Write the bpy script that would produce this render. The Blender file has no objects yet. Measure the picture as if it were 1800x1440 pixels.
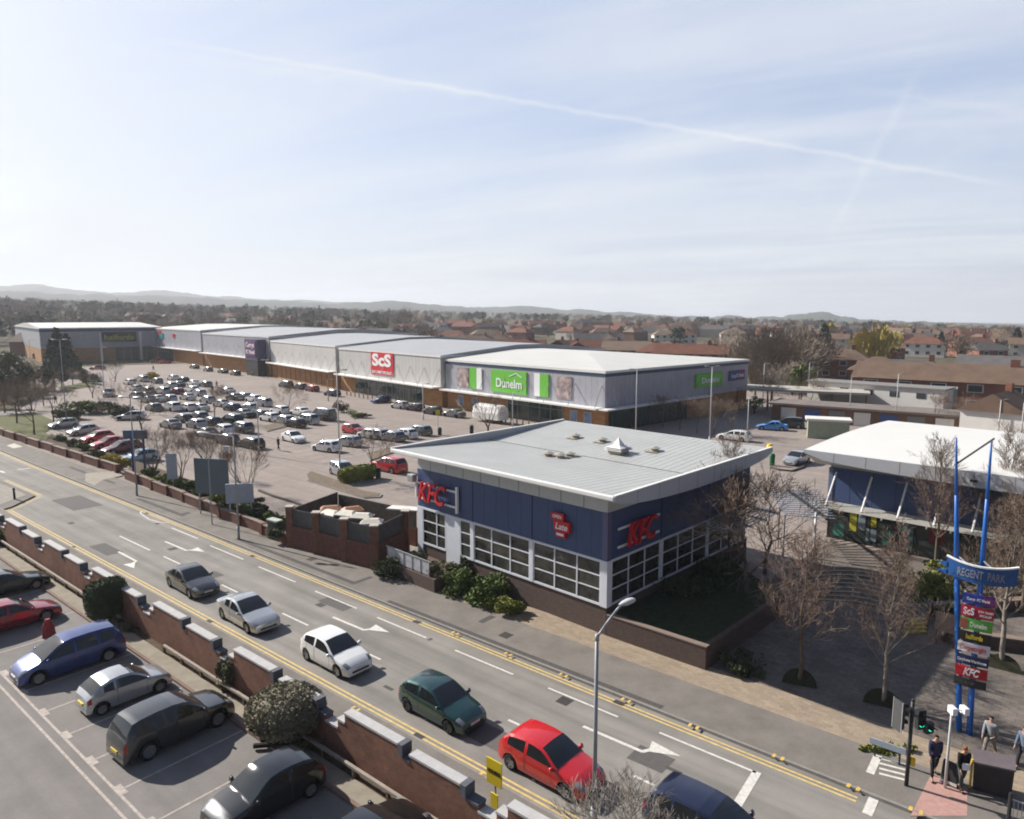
import bpy, bmesh, math, random
from mathutils import Vector, Matrix, noise

SC = bpy.context.scene
COL = SC.collection
R = math.radians
rnd = random.Random(11)

# ---------------------------------------------------------------- camera
CAM_H, PITCH, FPX = 17.0, 0.134, 1237.4
cd = bpy.data.cameras.new('camera')
cam = bpy.data.objects.new('camera', cd)
COL.objects.link(cam)
cam.location = (0, 0, CAM_H)
cam.rotation_euler = (math.pi/2 - PITCH, 0, 0)
cd.sensor_width = 36.0
cd.lens = FPX/1800*36
cd.clip_start = 0.5
cd.clip_end = 12000
SC.camera = cam

# ---------------------------------------------------------------- light
SUN = Vector((-10.4, 6.3, 8.0)).normalized()          # direction towards the sun
elev = math.asin(SUN.z)
sl = bpy.data.lights.new('sun', 'SUN')
sl.energy = 4.9
sl.angle = R(0.6)
sl.color = (1.0, 0.945, 0.87)
so = bpy.data.objects.new('sun', sl)
COL.objects.link(so)
so.rotation_euler = (-SUN).to_track_quat('-Z', 'Y').to_euler()

W = bpy.data.worlds.new('World')
SC.world = W
W.use_nodes = True
nt = W.node_tree
nt.nodes.clear()
def wn(t, **k):
    n = nt.nodes.new(t)
    for a, b in k.items(): setattr(n, a, b)
    return n
out = wn('ShaderNodeOutputWorld'); bg = wn('ShaderNodeBackground')
sky = wn('ShaderNodeTexSky', sky_type='NISHITA', sun_disc=False)
sky.sun_elevation = elev
sky.sun_rotation = math.atan2(SUN.x, SUN.y)
sky.altitude = 50; sky.air_density = 1.0; sky.dust_density = 2.2; sky.ozone_density = 1.2
bg.inputs['Strength'].default_value = 0.088
tc = wn('ShaderNodeTexCoord')
sep = wn('ShaderNodeSeparateXYZ')
nt.links.new(tc.outputs['Generated'], sep.inputs[0])
def wm(op, a, b=None, c=None, clamp=False):
    n = wn('ShaderNodeMath', operation=op, use_clamp=clamp)
    for i, v in enumerate((a, b, c)):
        if v is None: continue
        if isinstance(v, (int, float)): n.inputs[i].default_value = v
        else: nt.links.new(v, n.inputs[i])
    return n.outputs[0]
# cloud layer plane coordinates: direction divided by height
zz = wm('MAXIMUM', wm('ADD', sep.outputs['Z'], 0.10), 0.03)
cx = wm('DIVIDE', sep.outputs['X'], zz); cy = wm('DIVIDE', sep.outputs['Y'], zz)
cmb = wn('ShaderNodeCombineXYZ'); nt.links.new(cx, cmb.inputs[0]); nt.links.new(cy, cmb.inputs[1])
def streaks(ang, sx, sy, det, lo, hi, seed, dist=0.6):
    mp = wn('ShaderNodeMapping'); mp.inputs['Rotation'].default_value = (0, 0, R(ang))
    mp.inputs['Scale'].default_value = (sx, sy, 1); mp.inputs['Location'].default_value = (seed, seed*1.7, 0)
    mr0 = wn('ShaderNodeMapping'); mr0.inputs['Rotation'].default_value = (0, 0, R(ang))
    nt.links.new(cmb.outputs[0], mr0.inputs[0])
    nt.links.new(mr0.outputs[0], mp.inputs[0]); mp.inputs['Rotation'].default_value = (0, 0, 0)
    nz = wn('ShaderNodeTexNoise'); nz.inputs['Scale'].default_value = 1.0
    nz.inputs['Detail'].default_value = det; nz.inputs['Roughness'].default_value = 0.58; nz.inputs['Distortion'].default_value = dist
    nt.links.new(mp.outputs[0], nz.inputs['Vector'])
    r = wn('ShaderNodeMapRange', interpolation_type='SMOOTHSTEP')
    r.inputs['From Min'].default_value = lo; r.inputs['From Max'].default_value = hi
    nt.links.new(nz.outputs['Fac'], r.inputs['Value'])
    return r.outputs[0]
s1 = streaks(28, 0.30, 1.3, 8, 0.36, 0.74, 3.1)
s2 = streaks(20, 0.16, 3.6, 6, 0.42, 0.78, 9.7, 0.3)
s3 = streaks(40, 0.5, 0.6, 5, 0.38, 0.70, 21.3, 1.0)
veil = wm('ADD', wm('MULTIPLY', s1, 0.50), wm('ADD', wm('MULTIPLY', s2, 0.22), wm('MULTIPLY', s3, 0.34)), clamp=True)
# haze towards the horizon, stronger to the left where the sun stands
hz = wm('POWER', wm('SUBTRACT', 1.0, wm('MAXIMUM', sep.outputs['Z'], 0.0)), 5.5)
lft = wm('MULTIPLY', wm('SUBTRACT', 0.35, sep.outputs['X']), 0.55, clamp=True)
cov = wm('ADD', wm('ADD', wm('MULTIPLY', veil, 0.66), 0.05), wm('MULTIPLY', hz, 0.55))
cov = wm('ADD', cov, wm('MULTIPLY', lft, 0.30), clamp=True)
# vapour trails: bands around great circles
def trail(p0, p1, width, lo, hi, amp):
    n = Vector(p0).cross(Vector(p1)).normalized()
    a = Vector(p0).normalized(); b = n.cross(a)
    vd = wn('ShaderNodeVectorMath', operation='DOT_PRODUCT'); nt.links.new(tc.outputs['Generated'], vd.inputs[0]); vd.inputs[1].default_value = n
    va = wn('ShaderNodeVectorMath', operation='DOT_PRODUCT'); nt.links.new(tc.outputs['Generated'], va.inputs[0]); va.inputs[1].default_value = a
    vb = wn('ShaderNodeVectorMath', operation='DOT_PRODUCT'); nt.links.new(tc.outputs['Generated'], vb.inputs[0]); vb.inputs[1].default_value = b
    ang = wm('ARCTAN2', vb.outputs['Value'], va.outputs['Value'])
    nz = wn('ShaderNodeTexNoise'); nz.inputs['Scale'].default_value = 26; nz.inputs['Detail'].default_value = 5
    nt.links.new(tc.outputs['Generated'], nz.inputs['Vector'])
    off = wm('MULTIPLY', wm('SUBTRACT', nz.outputs['Fac'], 0.5), width*2.2)
    d = wm('ABSOLUTE', wm('ADD', vd.outputs['Value'], off))
    core = wm('SUBTRACT', 1.0, wm('DIVIDE', d, width), clamp=True)
    m = wn('ShaderNodeMapRange', interpolation_type='SMOOTHSTEP'); m.inputs['From Min'].default_value = lo-0.05; m.inputs['From Max'].default_value = lo+0.05
    nt.links.new(ang, m.inputs['Value'])
    m2 = wn('ShaderNodeMapRange', interpolation_type='SMOOTHSTEP'); m2.inputs['From Min'].default_value = hi-0.04; m2.inputs['From Max'].default_value = hi+0.04
    m2.inputs['To Min'].default_value = 1; m2.inputs['To Max'].default_value = 0
    nt.links.new(ang, m2.inputs['Value'])
    return wm('MULTIPLY', wm('MULTIPLY', wm('MULTIPLY', core, m.outputs[0]), m2.outputs[0]), amp)

# pixel of the 1800 x 1440 photograph -> viewing direction -> point on a level plane
_cp, _sp = math.cos(PITCH), math.sin(PITCH)
def ray(px, py):
    a, b = (px-900)/FPX, (py-720)/FPX
    return Vector((a, _cp - b*_sp, -_sp - b*_cp))
def G(px, py, z=0.0):
    d = ray(px, py); k = (z-CAM_H)/d.z
    return Vector((d.x*k, d.y*k, z))
def top_z(base, px, py):
    d = ray(px, py); k = math.hypot(base[0], base[1])/math.hypot(d.x, d.y)
    return CAM_H + d.z*k

t1 = trail(ray(330, 78), ray(1530, 283), 0.0045, -0.02, 0.98, 0.30)
t1b = trail(ray(0, 60), ray(620, 138), 0.010, -0.1, 0.55, 0.16)
t2 = trail(ray(1590, 170), ray(1510, 320), 0.008, -0.02, 0.17, 0.14)
t3 = trail(ray(1450, 300), ray(1800, 240), 0.02, -0.05, 0.5, 0.10)
t4 = trail(ray(1560, 165), ray(1800, 195), 0.007, -0.02, 0.5, 0.12)
cov = wm('ADD', cov, wm('ADD', wm('ADD', t1, t1b), wm('ADD', t2, wm('ADD', t3, t4))), clamp=True)
mix = wn('ShaderNodeMix', data_type='RGBA')
nt.links.new(cov, mix.inputs['Factor'])
SKYC = wn('ShaderNodeMix', data_type='RGBA'); SKYC.inputs['Factor'].default_value = 0.55
nt.links.new(sky.outputs[0], SKYC.inputs['A']); SKYC.inputs['B'].default_value = (3.3, 4.1, 6.2, 1)
nt.links.new(SKYC.outputs['Result'], mix.inputs['A'])
mix.inputs['B'].default_value = (5.9, 6.15, 6.45, 1)
# the sky is bright towards the veiled sun and deep clear blue behind and overhead
fwd = wm('ADD', wm('MULTIPLY', sep.outputs['Y'], 0.92), wm('MULTIPLY', sep.outputs['X'], -0.35))
kf = wn('ShaderNodeMapRange', interpolation_type='SMOOTHSTEP'); kf.inputs['From Min'].default_value = -0.35; kf.inputs['From Max'].default_value = 0.55
nt.links.new(fwd, kf.inputs['Value'])
kz = wn('ShaderNodeMapRange', interpolation_type='SMOOTHSTEP'); kz.inputs['From Min'].default_value = 0.42; kz.inputs['From Max'].default_value = 0.80
kz.inputs['To Min'].default_value = 1; kz.inputs['To Max'].default_value = 0.30
nt.links.new(sep.outputs['Z'], kz.inputs['Value'])
kk = wm('ADD', wm('MULTIPLY', wm('MULTIPLY', kf.outputs[0], kz.outputs[0]), 0.77), 0.23)
vs_ = wn('ShaderNodeVectorMath', operation='SCALE'); nt.links.new(mix.outputs['Result'], vs_.inputs[0]); nt.links.new(kk, vs_.inputs['Scale'])
tint = wn('ShaderNodeMix', data_type='RGBA'); nt.links.new(kk, tint.inputs['Factor'])
tint.inputs['A'].default_value = (0.70, 0.92, 1.35, 1); tint.inputs['B'].default_value = (1, 1, 1, 1)
tm = wn('ShaderNodeVectorMath', operation='MULTIPLY'); nt.links.new(vs_.outputs[0], tm.inputs[0]); nt.links.new(tint.outputs['Result'], tm.inputs[1])
nt.links.new(tm.outputs[0], bg.inputs['Color'])
nt.links.new(bg.outputs[0], out.inputs[0])
SC.view_settings.view_transform = 'Standard'
SC.view_settings.look = 'None'
SC.view_settings.exposure = 0.72
SC.view_settings.gamma = 1.0
try: SC.cycles.filter_width = 1.9
except Exception: pass

# ---------------------------------------------------------------- materials
MATS = {}
def mat(name, col, rough=0.8, spec=0.3, metal=0.0, var=0.15, scale=3.0, bump=0.0, coat=0.0, var2=0.0, scale2=0.15, emit=0, detail=5, bscale=None, objspace=False):
    if name in MATS: return MATS[name]
    m = bpy.data.materials.new(name); m.use_nodes = True
    n = m.node_tree; b = n.nodes['Principled BSDF']
    b.inputs['Roughness'].default_value = rough
    b.inputs['Specular IOR Level'].default_value = spec
    b.inputs['Metallic'].default_value = metal
    b.inputs['Coat Weight'].default_value = coat
    b.inputs['Coat Roughness'].default_value = 0.06
    c = (*col, 1)
    b.inputs['Base Color'].default_value = c
    src = None
    if var or var2:
        t = n.nodes.new('ShaderNodeTexCoord')
        geo = n.nodes.new('ShaderNodeNewGeometry')
        vec = t.outputs['Object'] if objspace else geo.outputs['Position']
        def layer(sc, amount, prev):
            nz = n.nodes.new('ShaderNodeTexNoise'); nz.inputs['Scale'].default_value = sc; nz.inputs['Detail'].default_value = detail
            nz.inputs['Roughness'].default_value = 0.65
            n.links.new(vec, nz.inputs['Vector'])
            mr = n.nodes.new('ShaderNodeMapRange'); mr.inputs['From Min'].default_value = 0.28; mr.inputs['From Max'].default_value = 0.72
            mr.inputs['To Min'].default_value = 1-amount; mr.inputs['To Max'].default_value = 1+amount
            n.links.new(nz.outputs['Fac'], mr.inputs['Value'])
            mx = n.nodes.new('ShaderNodeMix'); mx.data_type = 'RGBA'; mx.blend_type = 'MULTIPLY'; mx.inputs['Factor'].default_value = 1
            if prev is None: mx.inputs['A'].default_value = c
            else: n.links.new(prev, mx.inputs['A'])
            cc = n.nodes.new('ShaderNodeCombineColor')
            for i in range(3): n.links.new(mr.outputs[0], cc.inputs[i])
            n.links.new(cc.outputs[0], mx.inputs['B'])
            return mx.outputs['Result'], nz
        if var: src, nz1 = layer(scale, var, src)
        if var2: src, nz2 = layer(scale2, var2, src)
        n.links.new(src, b.inputs['Base Color'])
    if bump:
        geo2 = n.nodes.new('ShaderNodeNewGeometry')
        nb = n.nodes.new('ShaderNodeTexNoise'); nb.inputs['Scale'].default_value = bscale or scale*3; nb.inputs['Detail'].default_value = 4
        n.links.new(geo2.outputs['Position'], nb.inputs['Vector'])
        bp = n.nodes.new('ShaderNodeBump'); bp.inputs['Strength'].default_value = bump; bp.inputs['Distance'].default_value = 0.05
        n.links.new(nb.outputs['Fac'], bp.inputs['Height']); n.links.new(bp.outputs[0], b.inputs['Normal'])
    if emit:
        b.inputs['Emission Color'].default_value = c; b.inputs['Emission Strength'].default_value = emit
    MATS[name] = m
    return m

def pattern(m, kind, scale, ang, mortar, width, height, msize=0.02, c2=None, mix_noise=True):
    """brick / stripe pattern laid on top of a material's colour, in world metres"""
    n = m.node_tree; b = n.nodes['Principled BSDF']
    prev = b.inputs['Base Color'].links[0].from_socket if b.inputs['Base Color'].links else None
    geo = n.nodes.new('ShaderNodeNewGeometry')
    mp = n.nodes.new('ShaderNodeMapping'); mp.inputs['Rotation'].default_value = (0, 0, R(43) if kind == 'wall' else ang)
    n.links.new(geo.outputs['Position'], mp.inputs[0])
    vec = mp.outputs[0]
    if kind == 'wall':                       # x along wall, z up
        sp = n.nodes.new('ShaderNodeSeparateXYZ'); n.links.new(vec, sp.inputs[0])
        cm = n.nodes.new('ShaderNodeCombineXYZ')
        ad = n.nodes.new('ShaderNodeMath'); ad.operation = 'ADD'
        n.links.new(sp.outputs[0], ad.inputs[0]); n.links.new(sp.outputs[1], ad.inputs[1])
        n.links.new(ad.outputs[0], cm.inputs[0]); n.links.new(sp.outputs[2], cm.inputs[1]); vec = cm.outputs[0]
    br = n.nodes.new('ShaderNodeTexBrick'); br.inputs['Scale'].default_value = scale
    br.inputs['Brick Width'].default_value = width; br.inputs['Row Height'].default_value = height
    br.inputs['Mortar Size'].default_value = msize; br.inputs['Mortar Smooth'].default_value = 0.2
    br.inputs['Color1'].default_value = (1, 1, 1, 1); br.inputs['Color2'].default_value = (*(c2 or (0.78, 0.78, 0.78)), 1)
    br.inputs['Mortar'].default_value = (*mortar, 1)
    n.links.new(vec, br.inputs['Vector'])
    mx = n.nodes.new('ShaderNodeMix'); mx.data_type = 'RGBA'; mx.blend_type = 'MULTIPLY'; mx.inputs['Factor'].default_value = 1
    if prev: n.links.new(prev, mx.inputs['A'])
    else: mx.inputs['A'].default_value = b.inputs['Base Color'].default_value
    n.links.new(br.outputs['Color'], mx.inputs['B']); n.links.new(mx.outputs['Result'], b.inputs['Base Color'])
    return m

# ---------------------------------------------------------------- mesh helpers
class MB:
    def __init__(s): s.v = []; s.f = []
    def add(s, vs, fs):
        o = len(s.v); s.v += [tuple(p) for p in vs]; s.f += [tuple(i+o for i in f) for f in fs]; return s
    def box(s, x0, x1, y0, y1, z0, z1):
        v = [(x, y, z) for z in (z0, z1) for y in (y0, y1) for x in (x0, x1)]
        return s.add(v, [(0, 2, 3, 1), (4, 5, 7, 6), (0, 1, 5, 4), (1, 3, 7, 5), (3, 2, 6, 7), (2, 0, 4, 6)])
    def prism(s, poly, z0, z1):
        n = len(poly); a = sum(poly[i][0]*poly[(i+1) % n][1]-poly[(i+1) % n][0]*poly[i][1] for i in range(n))
        if a < 0: poly = poly[::-1]
        v = [(p[0], p[1], z0) for p in poly]+[(p[0], p[1], z1) for p in poly]
        return s.add(v, [tuple(range(n))[::-1], tuple(range(n, 2*n))]+[(i, (i+1) % n, n+(i+1) % n, n+i) for i in range(n)])
    def sheet(s, poly, z):
        n = len(poly); a = sum(poly[i][0]*poly[(i+1) % n][1]-poly[(i+1) % n][0]*poly[i][1] for i in range(n))
        if a < 0: poly = poly[::-1]
        return s.add([(p[0], p[1], z) for p in poly], [tuple(range(n))])
    def tube(s, p0, p1, r0, r1=None, n=8, cap=True):
        p0 = Vector(p0); p1 = Vector(p1); r1 = r0 if r1 is None else r1
        d = p1-p0
        if d.length < 1e-6: return s
        q = d.to_track_quat('Z', 'Y')
        v = []
        for p, r in ((p0, r0), (p1, r1)):
            for i in range(n):
                a = 2*math.pi*i/n; v.append(p+q @ Vector((r*math.cos(a), r*math.sin(a), 0)))
        f = [(i, (i+1) % n, n+(i+1) % n, n+i) for i in range(n)]
        if cap: f += [tuple(range(n))[::-1], tuple(range(n, 2*n))]
        return s.add(v, f)
    def bar(s, p0, p1, w, h):
        """square bar from p0 to p1, w across, h up"""
        p0 = Vector(p0); p1 = Vector(p1); d = (p1-p0).normalized()
        up = Vector((0, 0, 1)) if abs(d.z) < 0.95 else Vector((0, 1, 0))
        sx = d.cross(up).normalized()*w/2; sz = sx.cross(d).normalized()*h/2
        v = [p+a*sx+b*sz for p in (p0, p1) for a, b in ((-1, -1), (1, -1), (1, 1), (-1, 1))]
        return s.add(v, [(0, 3, 2, 1), (4, 5, 6, 7), (0, 1, 5, 4), (1, 2, 6, 5), (2, 3, 7, 6), (3, 0, 4, 7)])
    def xform(s, m):
        s.v = [tuple(m @ Vector(p)) for p in s.v]; return s
    def mesh(s, name, m=None, smooth=False):
        me = bpy.data.meshes.new(name); me.from_pydata(s.v, [], s.f); me.update()
        if m: me.materials.append(m)
        if smooth: me.polygons.foreach_set('use_smooth', [True]*len(me.polygons))
        return me
    def build(s, name, m, parent=None, smooth=False, loc=None, bevel=0, label=None):
        o = bpy.data.objects.new(name, s.mesh(name, m, smooth)); COL.objects.link(o)
        if parent: o.parent = parent
        if loc: o.location = loc
        if bevel:
            b = o.modifiers.new('bevel', 'BEVEL'); b.width = bevel; b.segments = 2; b.limit_method = 'ANGLE'
        if label: o['label'] = label
        return o
def tag(o, label, cat, group=None, kind=None):
    if label: o['label'] = label
    if cat: o['category'] = cat
    if group: o['group'] = group
    if kind: o['kind'] = kind
    return o
def empty(name, label, cat, loc=(0, 0, 0), rz=0.0, group=None, kind=None):
    o = bpy.data.objects.new(name, None); COL.objects.link(o)
    o.location = loc; o.rotation_euler = (0, 0, rz); o.empty_display_size = 0.3
    return tag(o, label, cat, group, kind)
def inst(name, me, parent=None, loc=None, rz=None, sc=None, mats=None):
    o = bpy.data.objects.new(name, me); COL.objects.link(o)
    if parent: o.parent = parent
    if loc is not None: o.location = loc
    if rz is not None: o.rotation_euler = (0, 0, rz)
    if sc is not None: o.scale = sc if hasattr(sc, '__len__') else (sc, sc, sc)
    if mats:
        for i, m in enumerate(mats):
            o.material_slots[i].link = 'OBJECT'; o.material_slots[i].material = m
    return o
def struct(o):
    o['kind'] = 'structure'; return o
def text_mb(s, size, depth=0.05, shear=0.0, offset=0.0, width=None, align='CENTER'):
    cu = bpy.data.curves.new('t', 'FONT'); cu.body = s; cu.size = size; cu.extrude = depth/2; cu.shear = shear; cu.offset = offset
    cu.align_x = align; cu.align_y = 'CENTER'; cu.resolution_u = 3
    ob = bpy.data.objects.new('t', cu); COL.objects.link(ob)
    bpy.context.view_layer.update()
    me = bpy.data.meshes.new_from_object(ob)
    mb = MB(); mb.v = [tuple(v.co) for v in me.vertices]; mb.f = [tuple(p.vertices) for p in me.polygons]
    bpy.data.objects.remove(ob); bpy.data.curves.remove(cu); bpy.data.meshes.remove(me)
    if width and mb.v:
        xs = [v[0] for v in mb.v]; k = width/(max(xs)-min(xs)); c = (max(xs)+min(xs))/2
        mb.v = [((v[0]-c)*k, v[1], v[2]) for v in mb.v]
    return mb
def face_m(origin, right, up=(0, 0, 1)):
    """matrix for things drawn in x (reading direction), y (up), z (out of the wall)"""
    r = Vector(right).normalized(); u = Vector(up).normalized(); n = r.cross(u)
    m = Matrix((r, u, n)).transposed().to_4x4(); m.translation = Vector(origin); return m
# ---------------------------------------------------------------- road frame and terrain
RA = R(-39.5)
RU = Vector((math.cos(RA), math.sin(RA), 0)); RV = Vector((-RU.y, RU.x, 0)); RO = Vector((-6.4, 38.0, 0))
def RP(s, t, z=0.0): return RO+RU*s+RV*t+Vector((0, 0, z))
def rst(p): d = Vector((p[0], p[1], 0))-RO; return d.dot(RU), d.dot(RV)
def sstep(a, b, x):
    t = max(0.0, min(1.0, (x-a)/(b-a))); return t*t*(3-2*t)
def T(x, y):
    r = math.hypot(x, y)
    if y < 1: return 0.0
    az = math.atan2(x, y)
    px = 900+FPX*math.tan(max(-0.75, min(0.75, az)))
    e = 0.0186 - 0.0340*max(-0.2, min(1.25, px/1800))
    if r < 1900: base = 7+r*e
    else: base = 7+1900*e
    return base*sstep(250, 900, r)
# ================================================================ SETTING
asphalt = mat('asphalt', (0.225, 0.210, 0.190), 0.9, 0.25, var=0.10, scale=18, var2=0.16, scale2=0.35, bump=0.25, bscale=60)
lot_asphalt = mat('lot_asphalt', (0.195, 0.180, 0.168), 0.9, 0.25, var=0.10, scale=14, var2=0.14, scale2=0.5, bump=0.25, bscale=60)
paving = mat('footway', (0.185, 0.168, 0.148), 0.9, 0.2, var=0.10, scale=9, var2=0.20, scale2=0.6, bump=0.15)
tan_paving = pattern(mat('tan_paving', (0.33, 0.265, 0.195), 0.9, 0.2, var=0.12, scale=6, var2=0.12, scale2=0.5), 'floor', 1, -RA, (0.75, 0.75, 0.75), 0.4, 0.2, 0.012)
plaza_mat = pattern(mat('plaza_paving', (0.175, 0.150, 0.130), 0.9, 0.2, var=0.16, scale=5, var2=0.22, scale2=0.7), 'floor', 1, -RA, (0.6, 0.6, 0.6), 0.6, 0.3, 0.014)
block_mat = pattern(mat('block_paving', (0.275, 0.232, 0.205), 0.92, 0.2, var=0.10, scale=1.2, var2=0.12, scale2=0.10), 'floor', 1, -R(47), (0.88, 0.88, 0.88), 1.2, 0.6, 0.02, (0.92, 0.92, 0.92))
kerb_mat = mat('kerb_stone', (0.25, 0.235, 0.215), 0.85, 0.2, var=0.15, scale=4)
white_paint = mat('white_road_paint', (0.60, 0.58, 0.53), 0.7, 0.3, var=0.22, scale=6)
worn_paint = mat('worn_lot_paint', (0.40, 0.35, 0.31), 0.8, 0.2, var=0.30, scale=6)
yellow_paint = mat('yellow_road_paint', (0.58, 0.43, 0.17), 0.75, 0.3, var=0.25, scale=5)
grass_mat = mat('grass', (0.115, 0.118, 0.055), 0.95, 0.1, var=0.3, scale=1.5, var2=0.25, scale2=0.1)
soil_mat = mat('soil', (0.10, 0.075, 0.055), 0.95, 0.1, var=0.35, scale=4, bump=0.4)
land_mat = mat('land', (0.105, 0.092, 0.060), 0.95, 0.05, var=0.35, scale=0.04, var2=0.3, scale2=0.008)

# wheel-worn streaks that run along the road
def streak(m, ang, amount):
    n = m.node_tree; b = n.nodes['Principled BSDF']; prev = b.inputs['Base Color'].links[0].from_socket
    geo = n.nodes.new('ShaderNodeNewGeometry'); mp = n.nodes.new('ShaderNodeMapping'); mp.inputs['Rotation'].default_value = (0, 0, ang)
    m2 = n.nodes.new('ShaderNodeMapping'); m2.inputs['Scale'].default_value = (0.05, 1.1, 1)
    n.links.new(geo.outputs['Position'], mp.inputs[0]); n.links.new(mp.outputs[0], m2.inputs[0])
    nz = n.nodes.new('ShaderNodeTexNoise'); nz.inputs['Scale'].default_value = 1.2; nz.inputs['Detail'].default_value = 4; n.links.new(m2.outputs[0], nz.inputs['Vector'])
    mr = n.nodes.new('ShaderNodeMapRange'); mr.inputs['From Min'].default_value = .3; mr.inputs['From Max'].default_value = .7; mr.inputs['To Min'].default_value = 1-amount; mr.inputs['To Max'].default_value = 1+amount
    n.links.new(nz.outputs['Fac'], mr.inputs['Value'])
    cc = n.nodes.new('ShaderNodeCombineColor')
    for i in range(3): n.links.new(mr.outputs[0], cc.inputs[i])
    mx = n.nodes.new('ShaderNodeMix'); mx.data_type = 'RGBA'; mx.blend_type = 'MULTIPLY'; mx.inputs['Factor'].default_value = 1
    n.links.new(prev, mx.inputs['A']); n.links.new(cc.outputs[0], mx.inputs['B']); n.links.new(mx.outputs['Result'], b.inputs['Base Color'])
streak(asphalt, -RA, 0.20); streak(lot_asphalt, -RA, 0.10); streak(block_mat, -R(-42), 0.10)
# the ground: one sheet out to the horizon
mb = MB()
rings = [0, 15, 40, 80, 140, 200, 250, 320, 420, 540, 700, 900, 1200, 1500, 1900, 2600, 3600, 5200]
NA = 96
mb.v.append((0, 0, -0.08))
for r in rings[1:]:
    for k in range(NA):
        a = 2*math.pi*k/NA; x, y = r*math.sin(a), r*math.cos(a)
        z = T(x, y) if y > 0 else 0
        mb.v.append((x, y, z-0.08 if r < 2600 else z-0.08-(r-1900)*0.004))
for k in range(NA):
    mb.f.append((0, 1+(k+1) % NA, 1+k))
for i in range(len(rings)-2):
    for k in range(NA):
        a = 1+i*NA+k; b = 1+i*NA+(k+1) % NA
        mb.f.append((a, b, b+NA, a+NA))
struct(mb.build('ground', land_mat, smooth=True))

def xy(*pts): return [(p[0], p[1]) for p in pts]
# retail car park paving
struct(MB().sheet(xy(RP(-95, 3.4), RP(-150, 30), Vector((-185, 250)), Vector((-165, 300)), Vector((-100, 275)), Vector((30, 170)), Vector((75, 150)), Vector((115, 95)), Vector((60, 20)), RP(32, 0.5)), 0.03).build('car_park_paving', block_mat))
# main road
road = MB().sheet(xy(RP(-190, -7.35), RP(75, -7.35), RP(75, 0.4), RP(-62, 0.8), RP(-190, 2.5)), 0.0)
struct(road.build('road', asphalt))
# side road mouth to the left (near side)
# far pavement and kerb
struct(MB().prism(xy(RP(-190, 2.65), RP(-62, 0.92), RP(75, 0.52), RP(75, 3.3), RP(-190, 4.6)), -0.05, 0.12).build('pavement', paving))
struct(MB().prism(xy(RP(-190, 2.5), RP(-62, 0.8), RP(75, 0.4), RP(75, 0.52), RP(-62, 0.92), RP(-190, 2.65)), -0.05, 0.125).build('kerb', kerb_mat))
struct(MB().prism(xy(RP(-1.0, 3.302), RP(75, 3.302), RP(75, 5.6), RP(-1.0, 5.6)), -0.04, 0.119).build('tan_pavement', tan_paving))
# near pavement
struct(MB().prism(xy(RP(-190, -7.47), RP(75, -7.47), RP(75, -9.9), RP(-190, -9.9)), -0.05, 0.12).build('near_pavement', paving))
struct(MB().prism(xy(RP(-190, -7.35), RP(75, -7.35), RP(75, -7.47), RP(-190, -7.47)), -0.05, 0.125).build('near_kerb', kerb_mat))
# pavement spur at the left, with its tip in the road
tip = [G(62, 873), G(0, 846), G(-90, 800), G(-130, 950), G(0, 899), G(20, 893)]
struct(MB().prism(xy(*tip), -0.05, 0.124).build('pavement_spur', paving))
tip_in = [G(47, 872), G(0, 852), G(-60, 826), G(-80, 893), G(0, 890)]
struct(MB().prism(xy(*tip_in), 0.03, 0.135).build('spur_slabs', mat('slabs', (0.27, 0.25, 0.215), 0.9, 0.2, var=0.15, scale=2)))
# near car park
struct(MB().sheet(xy(RP(-80, -9.95), RP(60, -9.95), RP(60, -60), RP(-80, -60)), 0.004).build('near_car_park', lot_asphalt))
struct(MB().prism(xy(RP(-55, -9.96), RP(40, -9.96), RP(40, -10.55), RP(-55, -10.55)), -0.03, 0.08).build('planting_strip', soil_mat))
struct(MB().prism(xy(RP(-55, -10.552), RP(40, -10.552), RP(40, -11.3), RP(-55, -11.3)), -0.03, 0.10).build('slab_path', mat('path_slabs', (0.26, 0.23, 0.18), 0.9, 0.2, var=0.18, scale=1.5)))
struct(MB().prism(xy(RP(-55, -11.302), RP(40, -11.302), RP(40, -11.45), RP(-55, -11.45)), -0.03, 0.11).build('path_kerb', mat('path_kerb', (0.20, 0.14, 0.11), 0.9, 0.2, var=0.2, scale=2)))

# ---- road markings
def strip(mb, p0, p1, w, z):
    p0 = Vector(p0[:2]+(0,) if isinstance(p0, tuple) else (p0[0], p0[1], 0)); p1 = Vector((p1[0], p1[1], 0))
    d = (p1-p0).normalized(); n = Vector((-d.y, d.x, 0))*w/2
    mb.add([(q.x, q.y, z) for q in (p0-n, p1-n, p1+n, p0+n)], [(0, 1, 2, 3)])
ym = MB()
for t0 in (0.02, 0.25):
    strip(ym, RP(-62, t0+0.35), RP(24, t0-0.02), 0.10, 0.006)
    strip(ym, RP(-190, t0+2.1), RP(-62, t0+0.35), 0.10, 0.006)
for t0 in (-7.15, -6.92):
    strip(ym, RP(-46.5, t0), RP(75, t0), 0.10, 0.006)
for a, b in (((0, 846), (62, 873)), ((62, 873), (22, 892)), ((22, 892), (0, 899))):
    A, B = G(*a), G(*b)
    for o in (0.35, 0.58):
        d = (B-A).normalized(); n = Vector((-d.y, d.x, 0))
        if n.x < 0: n = -n
        if a == (22, 892): n = Vector((abs(n.x), abs(n.y), 0))
        strip(ym, A+n*o, B+n*o, 0.09, 0.006)
tag(ym.build('yellow_lines', yellow_paint), None, None, kind='structure')
wmk = MB()
def dashes(t, segs, w=0.12):
    for (a, b) in segs:
        A, B = rst(G(*a)), rst(G(*b))
        tt = (A[1]+B[1])/2 if t is None else t
        strip(wmk, RP(A[0], tt), RP(B[0], tt), w, 0.007)
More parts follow.
